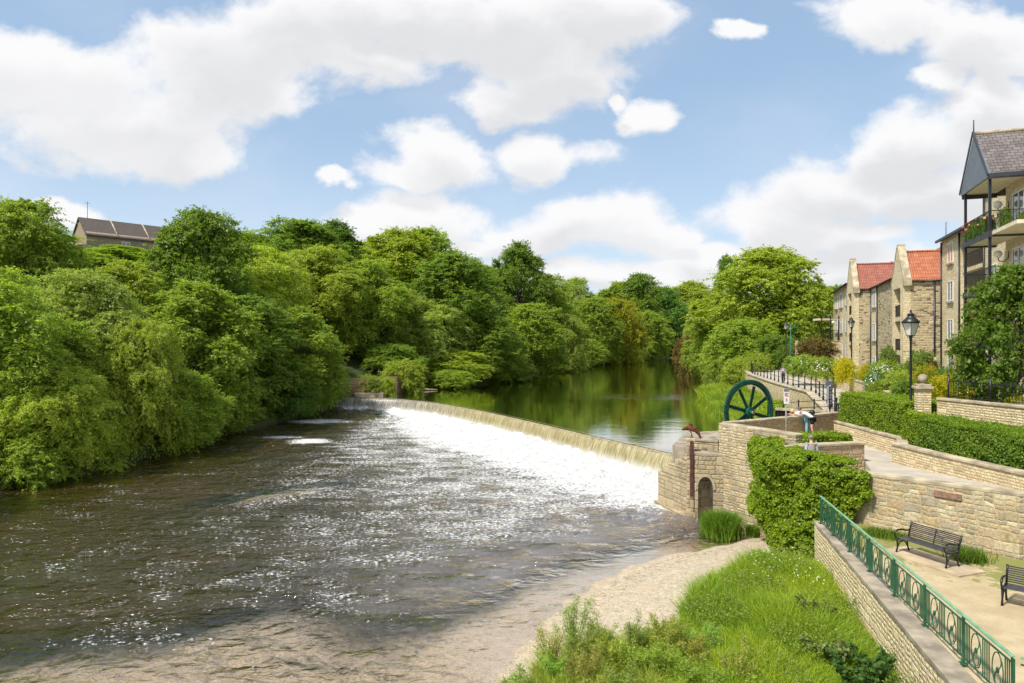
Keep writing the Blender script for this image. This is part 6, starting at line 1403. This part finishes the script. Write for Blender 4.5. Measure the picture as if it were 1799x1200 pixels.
# ---- hedges
def hedge(label, poly, z0, z1, color, n, leaf=0.085, name='hedge', grp='clipped hedges by the path'):
    """poly: ground polygon"""
    h = thing(name, label, 'hedge', (poly[0][0], poly[0][1], z0), 0, grp)
    cx_ = sum(p[0] for p in poly) / len(poly); cy_ = sum(p[1] for p in poly) / len(poly)
    ins = [(p[0] + (cx_ - p[0]) * 0.0, p[1]) for p in poly]
    # inner twig core, shrunk by 0.15 m
    P2 = []
    m = len(poly); ar = sum(poly[i][0] * poly[(i + 1) % m][1] - poly[(i + 1) % m][0] * poly[i][1] for i in range(m)); sg = 1 if ar > 0 else -1
    for i in range(m):
        a = Vector(poly[i - 1]); b = Vector(poly[i]); c_ = Vector(poly[(i + 1) % m]); d1 = (b - a).normalized(); d2 = (c_ - b).normalized(); n1 = Vector((-d1.y, d1.x)) * sg; n2 = Vector((-d2.y, d2.x)) * sg; nn2 = (n1 + n2); nn2 = nn2 / max(0.6, nn2.length) * 1.2
        P2.append(tuple(b + nn2 * 0.15))
    mb = MB(); mb.prism(P2, z0, z1 - 0.16); mb.build('twigs', M['core'], h)
    segs = [(Vector(poly[i]), Vector(poly[(i + 1) % m])) for i in range(m)]; area = abs(ar) / 2; side = [(b - a).length * (z1 - z0) for a, b in segs]; tot = area * 1.2 + sum(side)
    Pp = []; Nn = []
    for (a, b), s_ in zip(segs, side):
        k = int(n * s_ / tot); d = (b - a).normalized(); no = Vector((d.y, -d.x)) * sg; tt_ = RN.random(k); zz = RN.random(k)
        bulge = 0.10 * np.sin(tt_ * (b - a).length * 2.3 + zz * 4) * np.sin(zz * 7 + tt_ * 5) - 0.10 * (zz > 0.93) + RN.normal(size=k) * 0.045
        X = a.x + (b.x - a.x) * tt_ + no.x * bulge; Y_ = a.y + (b.y - a.y) * tt_ + no.y * bulge; Z = z0 + (z1 - z0) * zz
        Pp.append(np.stack([X, Y_, Z], 1)); Nn.append(np.tile([no.x, no.y, 0.35], (k, 1)))
    k = int(n * area * 1.2 / tot); mn = np.array([min(p[0] for p in poly), min(p[1] for p in poly)]); mx_ = np.array([max(p[0] for p in poly), max(p[1] for p in poly)])
    Q = []
    while len(Q) < k:
        q = mn + (mx_ - mn) * RN.random(2); ins_ = False; j = m - 1
        for i in range(m):
            if (poly[i][1] > q[1]) != (poly[j][1] > q[1]) and q[0] < (poly[j][0] - poly[i][0]) * (q[1] - poly[i][1]) / (poly[j][1] - poly[i][1]) + poly[i][0]: ins_ = not ins_
            j = i
        if ins_: Q.append(q)
    if k:
        Q = np.array(Q); Z = z1 + 0.06 * np.sin(Q[:, 0] * 3.1 + 1) * np.sin(Q[:, 1] * 2.7) + RN.normal(size=k) * 0.04 + 0.12 * (RN.random(k) > 0.96)
        Pp.append(np.concatenate([Q, Z[:, None]], 1)); Nn.append(np.tile([0, 0, 1.0], (k, 1)))
    P = np.concatenate(Pp); N = np.concatenate(Nn) + RN.normal(size=(len(P), 3)) * 0.55
    cl = 0.5 + 0.5 * np.sin(P[:, 0] * 2.2 + P[:, 2] * 3) * np.sin(P[:, 1] * 1.9 + P[:, 2] * 2); cl = np.clip(cl * 0.6 + 0.4 * RN.random(len(P)) + (P[:, 2] > z1 - 0.1) * 0.2, 0, 1)
    L = leaf * (0.7 + 0.6 * RN.random(len(P))); me = leafmesh('leaves', P, N, L, L * 0.65, RN.random(len(P)), cl, M['leaf'])
    o = bpy.data.objects.new('leaves', me); C.objects.link(o); o.color = (*color, 1); attach(o, h); return h
hc_ = (0.20, 0.30, 0.03)
hedge('longer clipped hedge behind the lookout with the nearest lamp rising from it', [(17.85, 37.2), (17.9, 34), (17.9, 31.0), (18.9, 30.6), (20.4, 31), (20.2, 37.0), (19.4, 38.0)], 4.4, 5.95, hc_, 52000, 0.085)
hedge('nearer clipped hedge running to the right edge of the photo', [(17.0, 28.6), (16.9, 26), (17.4, 22.7), (26, 22.3), (26, 23.9), (19.1, 24.3), (18.6, 29.0)], 4.35, 5.55, (0.15, 0.25, 0.03), 90000, 0.08)
hedge('small end piece of hedge between the two longer ones', [(17.6, 30.7), (17.2, 29.2), (18.4, 28.9), (18.9, 30.4)], 4.35, 5.6, hc_, 9000, 0.085)
hedge('low strip of clipped greenery between the tall wall and the low parapet', [(12.7, 30.3), (12.75, 29.5), (15.0, 30.1), (15.2, 30.9), (13.0, 31.3)], 3.6, 4.62, hc_, 14000, 0.08)

# ---- ivy over the wall
iv = thing('ivy', 'thick bright green ivy cascading over the corner of the retaining wall', 'climbing plant', (11.3, 28.5, 0.4))
RN = np.random.default_rng(77)
a0_, b0_, c0_ = np.array([11.55, 31.2]), np.array([11.15, 28.65]), np.array([13.0, 24.9])
cc = []; cr = []; oo = []
def ivp(a):
    if a < 0.25: q = a / 0.25; p = a0_ * (1 - q) + b0_ * q
    else: q = (a - 0.25) / 0.75; p = b0_ * (1 - q) + c0_ * q
    return p
while len(cc) < 900:
    a = RN.random() * 1.02; z = 0.3 + RN.random() * 4.3
    # outline of the ivy on the wall
    top = 4.35 - 0.25 * a + 0.12 * math.sin(a * 17)
    low = np.interp(a, [0, 0.12, 0.3, 0.5, 0.66, 0.78, 0.9, 1.02], [3.0, 1.4, 0.5, 0.1, 0.5, 1.6, 2.3, 3.3])
    if z > top or z < low: continue
    pr = np.interp(z, [0, 1.2, 3.0, 4.0, 4.5], [0.75, 0.6, 0.5, 0.70, 0.45]) * np.interp(a, [0, 0.1, 0.5, 0.8, 1.0], [0.75, 1.1, 1.1, 0.7, 0.28]) * (0.75 + 0.4 * RN.random())
    pr *= 1 + 0.35 * math.sin(a * 21 + z * 2.3) * math.sin(z * 3.7 + a * 6)
    p = ivp(a); no = np.array([-0.93, -0.36]) if a > 0.2 else np.array([-0.98, 0.0])
    q = p + no * pr; cc.append([q[0], q[1], z]); cr.append(0.16 + 0.16 * RN.random()); oo.append([no[0], no[1], 0.5])
for k_ in range(150):     # creepers lying over the coping
    a = RN.random() * 0.85; p = ivp(a) + np.array([0.93, 0.36]) * (RN.random() * 0.7 - 0.15); cc.append([p[0], p[1], 4.15 + 0.3 * RN.random() * (1 - a)]); cr.append(0.2); oo.append([0, 0, 1])
cc = np.array(cc); cr = np.array(cr); oo = np.array(oo)
P, N, L, Wd, a_, b_ = clumps_to_leaves(cc, cr, oo, 95, 0.105, 0.75, 0.75, 0.1)
me = leafmesh('leaves', P, N, L, Wd, a_, b_, M['leaf']); o = bpy.data.objects.new('leaves', me); C.objects.link(o); o.color = (0.20, 0.30, 0.018, 1); attach(o, iv)
mb = MB()
for k_ in range(16):
    a = k_ / 15 * 0.9; p = ivp(a) + np.array([-0.93, -0.36]) * 0.22; mb.tube([(p[0], p[1], max(0.2, np.interp(a, [0, 0.5, 0.9], [1, 0.0, 2.2]))), (p[0] - .05, p[1], 2.5), (p[0], p[1] + .1, 4.1)], [0.05, 0.035, 0.02], 6)
mb.build('stems', M['bark'], iv)
# thin creepers on the pale wall end
cp = thing('creeper', 'thin ivy strands hanging down the end of the pale railing wall', 'climbing plant', (11.2, 24.6, 0.5)); Pp = []
for (Y_, z1, z0_, wd) in ((24.9, 1.9, 0.3, 0.16), (23.4, 2.0, 0.5, 0.14), (24.2, 1.2, 0.3, 0.2), (19.2, 1.2, 0.4, 0.3)):
    n = 420; z = z0_ + (z1 - z0_) * RN.random(n); y = Y_ + RN.normal(size=n) * wd; x = 6.62 + 0.187 * (y - 0) + 0.02 - 0.08 * RN.random(n) - 0.04; Pp.append(np.stack([x, y, z], 1))
P = np.concatenate(Pp); me = leafmesh('leaves', P, np.tile([-1, -0.1, 0.3], (len(P), 1)) + RN.normal(size=(len(P), 3)) * 0.4, 0.09, 0.07, RN.random(len(P)), RN.random(len(P)), M['leaf']); o = bpy.data.objects.new('leaves', me); C.objects.link(o); o.color = (0.06, 0.11, 0.02, 1); attach(o, cp)

# ---- blades
def blades(name, X, Y, Z, H, W_, lean, rnd, cl, color, label=None, cat=None, grp=None, kind=None):
    n = len(X); az = RN.random(n) * 6.283; ta = RN.random(n) * 6.283; dx = np.cos(az) * lean * H; dy = np.sin(az) * lean * H; wx = np.cos(ta) * W_ / 2; wy = np.sin(ta) * W_ / 2
    rows = []
    for f, wf, lf in ((0, 1, 0), (0.5, 0.8, 0.3), (0.82, 0.5, 0.72), (1.0, 0.08, 1.15)):
        zc = Z + H * f * (1 - 0.25 * lean * f); rows += [np.stack([X + dx * lf - wx * wf, Y + dy * lf - wy * wf, zc], 1), np.stack([X + dx * lf + wx * wf, Y + dy * lf + wy * wf, zc], 1)]
    V_ = np.stack(rows, 1).reshape(-1, 3); b = (np.arange(n) * 8)[:, None]
    F4 = np.concatenate([b + np.array([0, 1, 3, 2]), b + np.array([2, 3, 5, 4]), b + np.array([4, 5, 7, 6])], 1).reshape(-1, 4)
    me = bpy.data.meshes.new(name); me.vertices.add(len(V_)); me.vertices.foreach_set('co', V_.ravel().astype(np.float32)); me.loops.add(F4.size); me.loops.foreach_set('vertex_index', F4.ravel().astype(np.int32)); me.polygons.add(len(F4)); me.polygons.foreach_set('loop_start', np.arange(0, F4.size, 4, dtype=np.int32)); me.update(calc_edges=True)
    for nm, arr in (('rnd', rnd), ('cl', cl)): at = me.attributes.new(nm, 'FLOAT', 'POINT'); at.data.foreach_set('value', np.repeat(arr, 8).astype(np.float32))
    me.materials.append(M['grassb']); o = bpy.data.objects.new(name, me); C.objects.link(o); o.color = (*color, 1); tag(o, label, cat, grp, kind); return o
def inpoly(X, Y, poly):
    r_ = np.zeros(X.shape, bool); j = len(poly) - 1
    for i in range(len(poly)):
        xi, yi = poly[i]; xj, yj = poly[j]; c_ = ((yi > Y) != (yj > Y)) & (X < (xj - xi) * (Y - yi) / (yj - yi + 1e-9) + xi); r_ ^= c_; j = i
    return r_
def scatter(poly, n, edge=0.0):
    mn = np.min(poly, 0); mx_ = np.max(poly, 0); X = mn[0] + (mx_[0] - mn[0]) * RN.random(n * 3); Y = mn[1] + (mx_[1] - mn[1]) * RN.random(n * 3)
    wob = edge * np.sin(X * 2.7 + Y * 1.3) * np.sin(Y * 2.1)
    m = inpoly(X + wob, Y + wob, poly); return X[m][:n], Y[m][:n]
def mound(X, Y):      # vegetated bank rises towards the wall
    return bed(X, Y)
GP = [(10.6, 25.9), (9.5, 26.3), (8.6, 25.2), (7.2, 23.6), (5.6, 21.6), (4.6, 19.6), (3.4, 18.4), (3.0, 16), (2.6, 12), (2.6, 8), (7.4, 8), (8.4, 12.4), (11.2, 25.4)]
X, Y = scatter(GP, 260000, 0.5); cl = np.clip(0.5 + 0.5 * np.sin(X * 0.8 + 0.5) * np.sin(Y * 0.6 + 1) + 0.25 * np.sin(X * 3 + Y * 2.2) + RN.normal(size=len(X)) * 0.15, 0, 1)
tall = 0.5 + 0.5 * np.sin(X * 1.1 + 2) * np.sin(Y * 0.9); H = (0.30 + 0.65 * tall * RN.random(len(X)) + 0.3 * RN.random(len(X)))
H *= np.interp((6.62 + 0.215 * Y - 0.3) - X, [0, 0.4, 1.6], [0.5, 0.6, 1.0])
H *= np.interp(Y, [10, 18, 24, 26, 28], [0.8, 0.95, 1.05, 0.8, 0.7])
blades('grass', X, Y, bed(X, Y) - 0.03, H, 0.011 + 0.012 * RN.random(len(X)), 0.2 + 0.55 * RN.random(len(X)), RN.random(len(X)), cl, (0.23, 0.35, 0.03), 'lush tall green grass covering the bank below the railing wall', 'grass', kind='stuff')
# broad-leaved rank growth mixed in the grass
X, Y = scatter(GP, 60000, 0.4); P = np.stack([X, Y, bed(X, Y) + 0.08 + 0.75 * RN.random(len(X)) * (0.35 + 0.65 * (np.sin(X * 1.7 + 1) * np.sin(Y * 1.5) > 0.05))], 1); me = leafmesh('ground_cover', P, np.tile([0, -0.2, 1.0], (len(P), 1)) + RN.normal(size=(len(P), 3)) * 0.6, 0.075, 0.045, RN.random(len(P)), RN.random(len(P)), M['leaf'])
o = bpy.data.objects.new('ground_cover', me); C.objects.link(o); o.color = (0.18, 0.26, 0.04, 1); tag(o, 'small-leaved weeds growing among the tall grass', 'weeds', kind='stuff')
for (nm, lab, n_, poly_, col_, h0, h1, sz_) in (('seed_heads', 'straw-coloured seed heads standing above the bank grass', 1500, GP, (0.34, 0.30, 0.12), 0.75, 1.15, 0.06), ('umbel_flowers', 'white cow parsley flowers in the grass near the pale wall', 130, [(8.6, 25.4), (10.6, 25.4), (9.6, 20.5), (7.4, 21.5)], (0.80, 0.80, 0.72), 0.8, 1.0, 0.07)):
    X, Y = scatter(poly_, n_, 0.4); m_ = np.sin(X * 1.9) * np.sin(Y * 1.4 + 1) > (-0.1 if n_ > 1000 else -1); X, Y = X[m_], Y[m_]; P = np.stack([X, Y, bed(X, Y) + h0 + (h1 - h0) * RN.random(len(X))], 1)
    me = leafmesh(nm, P, RN.normal(size=(len(P), 3)) + np.array([0, 0, 1.0]), sz_, sz_ * 0.5, RN.random(len(P)), RN.random(len(P)) * 0.3, M['leaf']); o = bpy.data.objects.new(nm, me); C.objects.link(o); o.color = (*col_, 1); tag(o, lab, 'weeds', kind='stuff')
WP = [(-0.3, 13), (0.2, 16.4), (1.2, 18.2), (3.5, 18.6), (3.4, 13)]
X, Y = scatter(WP, 34000, 0.4); m_ = np.sin(X * 2.6 + 1) * np.sin(Y * 2.2) > -0.35; X, Y = X[m_], Y[m_]
blades('rough_grass', X, Y, bed(X, Y) - 0.03, 0.3 + 0.65 * RN.random(len(X)), 0.011 + 0.01 * RN.random(len(X)), 0.2 + 0.5 * RN.random(len(X)), RN.random(len(X)), RN.random(len(X)), (0.27, 0.35, 0.06), 'rough pale grass growing between the young willows at the bottom', 'grass', kind='stuff')
# hummock grass under wall at lower right (yellow-green)
# willow saplings along the beach edge
def sapling(name, x, y, h_, n, color, label, spread=0.55, stems=9, leafL=0.11, leafW=0.2, grp='young willows at the edge of the gravel beach'):
    z = float(bed(np.array([x]), np.array([y]))[0]); s = thing(name, label, 'shrub', (x, y, z), 0, grp); mb = MB(); Pp = []; Tt = []
    for k_ in range(stems):
        az = RN.random() * 6.28; le = spread * (0.3 + 0.7 * RN.random()); hh_ = h_ * (0.55 + 0.45 * RN.random()); pts = [Vector((x + 0.12 * math.cos(az), y + 0.12 * math.sin(az), z - .05))]
        for q in (0.35, 0.7, 1.0): pts.append(Vector((x + math.cos(az) * le * q ** 1.3, y + math.sin(az) * le * q ** 1.3, z + hh_ * q)))
        mb.tube(pts, [0.012, 0.009, 0.006, 0.003], 5); m = n // stems; f = 0.08 + 0.92 * RN.random(m); f3 = f * 3; i0 = np.minimum(f3.astype(int), 2); fr_ = f3 - i0; pa_ = np.array([tuple(p) for p in pts]); base = pa_[i0] * (1 - fr_)[:, None] + pa_[i0 + 1] * fr_[:, None]
        d = rdir(m); d[:, 2] = d[:, 2] * 0.5 + 0.5; d /= np.linalg.norm(d, axis=1)[:, None]; rr_2 = (0.05 + 0.2 * (1 - f * 0.75) * RN.random(m)); Pp.append(base + d * rr_2[:, None]); Tt.append(d)
    mb.build('stems', M['bark'], s); P = np.concatenate(Pp); Td = np.concatenate(Tt); me = leafmesh('leaves', P, rdir(len(P)) + np.array([0, 0, .8]), leafL * (0.6 + 0.7 * RN.random(len(P))), leafL * leafW, RN.random(len(P)), RN.random(len(P)), M['leaf'], T=Td)
    o = bpy.data.objects.new('leaves', me); C.objects.link(o); o.color = (*color, 1); attach(o, s); return s
wl = (0.29, 0.38, 0.085)
sap = [(0.95, 17.4, 1.5, 'leftmost tall willow sapling standing at the water edge'), (1.6, 18.2, 1.9, 'tallest willow sapling, its tip against the gravel'), (0.6, 15.6, 1.0, 'low willow at the bottom edge of the photo, farthest left'), (1.7, 16.3, 1.35, 'willow clump just right of the leftmost sapling'),
       (2.5, 17.3, 1.2, 'willow clump below the tallest sapling'), (3.2, 17.9, 1.35, 'willow clump with spiky tips in front of the gravel'), (2.6, 15.6, 1.15, 'willow clump at the bottom edge, centre of the thicket'), (3.6, 16.5, 1.2, 'dense willow clump in the heart of the thicket'), (4.1, 18.1, 1.2, 'right-hand willow clump next to the tall grass'),
       (4.5, 17.0, 1.05, 'willow clump merging with the grass'), (1.5, 14.9, 1.0, 'willow clump low at the bottom edge'), (3.6, 14.9, 1.0, 'willow clump at the bottom edge right of centre'), (4.6, 15.4, 0.9, 'last willow clump before the open grass at the bottom'),
 (1.1, 16.6, 1.2, 'willow clump behind the low one at the far left of the thicket'), (2.0, 17.4, 1.3, 'willow clump wedged between the two tallest saplings'), (2.1, 15.2, 1.0, 'small willow clump left of centre at the bottom edge'), (3.0, 16.9, 1.2, 'willow clump in the middle rank of the thicket'), (3.1, 15.2, 1.0, 'willow clump just left of the bottom centre clump'), (4.1, 16.0, 1.1, 'willow clump right of the dense central one'), (3.8, 17.4, 1.3, 'willow clump behind the dense central one'), (2.4, 18.4, 1.1, 'willow clump edging the gravel between the spiky ones'), (0.1, 16.4, 0.9, 'outermost willow clump standing at the wet sand'), (5.0, 17.6, 1.1, 'willow clump swallowed by grass, farthest right'),
 (0.2, 15.0, 1.0, 'willow clump in the bottom left corner of the thicket'), (0.9, 14.4, 0.9, 'tiny willow clump cut by the bottom edge, left of centre'), (-0.3, 14.6, 0.8, 'outlying willow sprig at the very bottom beside the wet sand'), (5.4, 16.2, 1.0, 'weedy willow clump among the grass near the bottom'), (5.2, 14.8, 0.9, 'weedy willow clump at the bottom edge, among grass'), (6.0, 17.0, 0.9, 'small willow clump isolated in the grass')]
for x, y, h_, lab in sap: sapling('willow_sapling', x, y, h_ * 1.0, 3400, tuple(c_ * random.uniform(0.8, 1.15) for c_ in wl), lab, 0.6, 13, 0.10, 0.17)
# dark leafy shrubs by the wall
dk = [(7.95, 15.3, 1.45, 'dark glossy-leaved shrub against the pale wall near the bottom edge'), (7.35, 13.9, 1.3, 'dark broad-leaved shrub at the bottom edge of the photo beside the pale wall'), (8.9, 19.6, 0.9, 'greyish bramble bush at the foot of the pale wall'), (8.0, 17.2, 0.9, 'low dark bramble left of the glossy shrub')]
for x, y, h_, lab in dk: sapling('dark_shrub', x, y, h_, 2600, (0.075, 0.16, 0.04) if h_ > 1 else (0.18, 0.24, 0.09), lab, 0.75, 16, 0.12, 0.62, 'dark shrubs along the pale wall')
# tufts at the foot of the river wall
TG = 'grass tufts at the foot of the tall wall'
for (u, v, r_, h_, n, lab) in ((1268, 938, 0.62, 1.25, 5200, 'tall sedge clump growing at the water in the wall corner'), (1322, 938, 0.25, 0.6, 900, 'small green tuft at the foot of the tall wall'), (1246, 925, 0.3, 0.55, 1200, 'small sedge at the mouth of the arch'), (1186, 884, 0.25, 0.35, 500, 'little weed growing from the abutment footing')):
    p = G(u, v, 0.1); q = RN.normal(size=(n, 2)) * r_ * 0.45; X = p.x + q[:, 0]; Y = p.y + q[:, 1]
    blades('grass_tuft', X, Y, np.full(n, 0.0), h_ * (0.45 + 0.55 * RN.random(n)), 0.028 + 0.01 * RN.random(n), 0.15 + 0.5 * RN.random(n), RN.random(n), RN.random(n), (0.12, 0.23, 0.025), lab, 'grass tuft', TG)
p = G(1300, 925, 0.3); sapling('flowering_weed', p.x, p.y, 0.8, 500, (0.16, 0.13, 0.10), 'brownish seeding weed beside the sedge clump', 0.3, 8, 0.07, 0.5, TG)
# reeds on the right bank of the pool
ys = 42 + 52 * RN.random(70000) ** 0.8; xs = xr(ys) - 0.6 + RN.random(70000) ** 1.0 * np.interp(ys, [40, 56, 68, 85, 94], [5.6, 7.6, 5.2, 6.5, 7]); hh2 = (0.7 + 1.3 * RN.random(70000) * (0.55 + 0.45 * np.sin(xs * 1.3) * np.sin(ys * 0.8))) * np.interp(xs - xr(ys), [-0.6, 0.5, 3, 8], [1.0, 1.15, 0.95, 0.8])
cl = np.clip(0.5 + 0.5 * np.sin(xs * 0.7) * np.sin(ys * 0.35) + RN.normal(size=70000) * 0.2, 0, 1)
blades('reeds', xs, ys, np.full(70000, 1.4) + 0.12 * np.clip(xs - xr(ys), 0, 8), hh2, 0.06 + 0.03 * RN.random(70000), 0.2 + 0.5 * RN.random(70000), RN.random(70000), cl, (0.22, 0.33, 0.035), 'bright green reeds and grass sloping to the pool below the ramp', 'reeds', kind='stuff')
# bank vegetation strip behind reeds
for (u, vt, Y, hw, c_, lab) in ((1300, 636, 96, 26, 'light', 'bright green bush at the head of the reeds'), (1330, 628, 92, 22, 'light', 'grassy bush beside the upstream end of the ramp'), (1385, 618, 96, 22, 'dark', 'dark bush where the ramp path ends')):
    x = PX(u, Y); plant('bush', 'shrub', x, Y, 2.0, hw * Y / FO, PZ(vt, Y) - 2.0, c_, lab, 'shrub', GB, trunk=False)
# low plants at the base of the terrace wall
for i, (u, v, h_) in enumerate(((1705, 985, 0.45), (1690, 975, 0.3), (1540, 940, 0.3), (1570, 945, 0.25))):
    p = G(u, v, 2.1); n = 700; q = RN.normal(size=(n, 2)) * 0.22; blades('wall_weeds', p.x + q[:, 0], p.y + q[:, 1], np.full(n, 2.1), h_ * (0.4 + 0.6 * RN.random(n)), 0.02, 0.6 * RN.random(n), RN.random(n), RN.random(n), (0.10, 0.18, 0.02), ['tuft of weeds at the wall foot right of the middle bench', 'low weeds just behind the right leg of the middle bench', 'weeds at the wall foot near the ivy', 'short grass at the wall foot left of the middle bench'][i], 'weeds', 'weeds at the foot of the rubble wall')
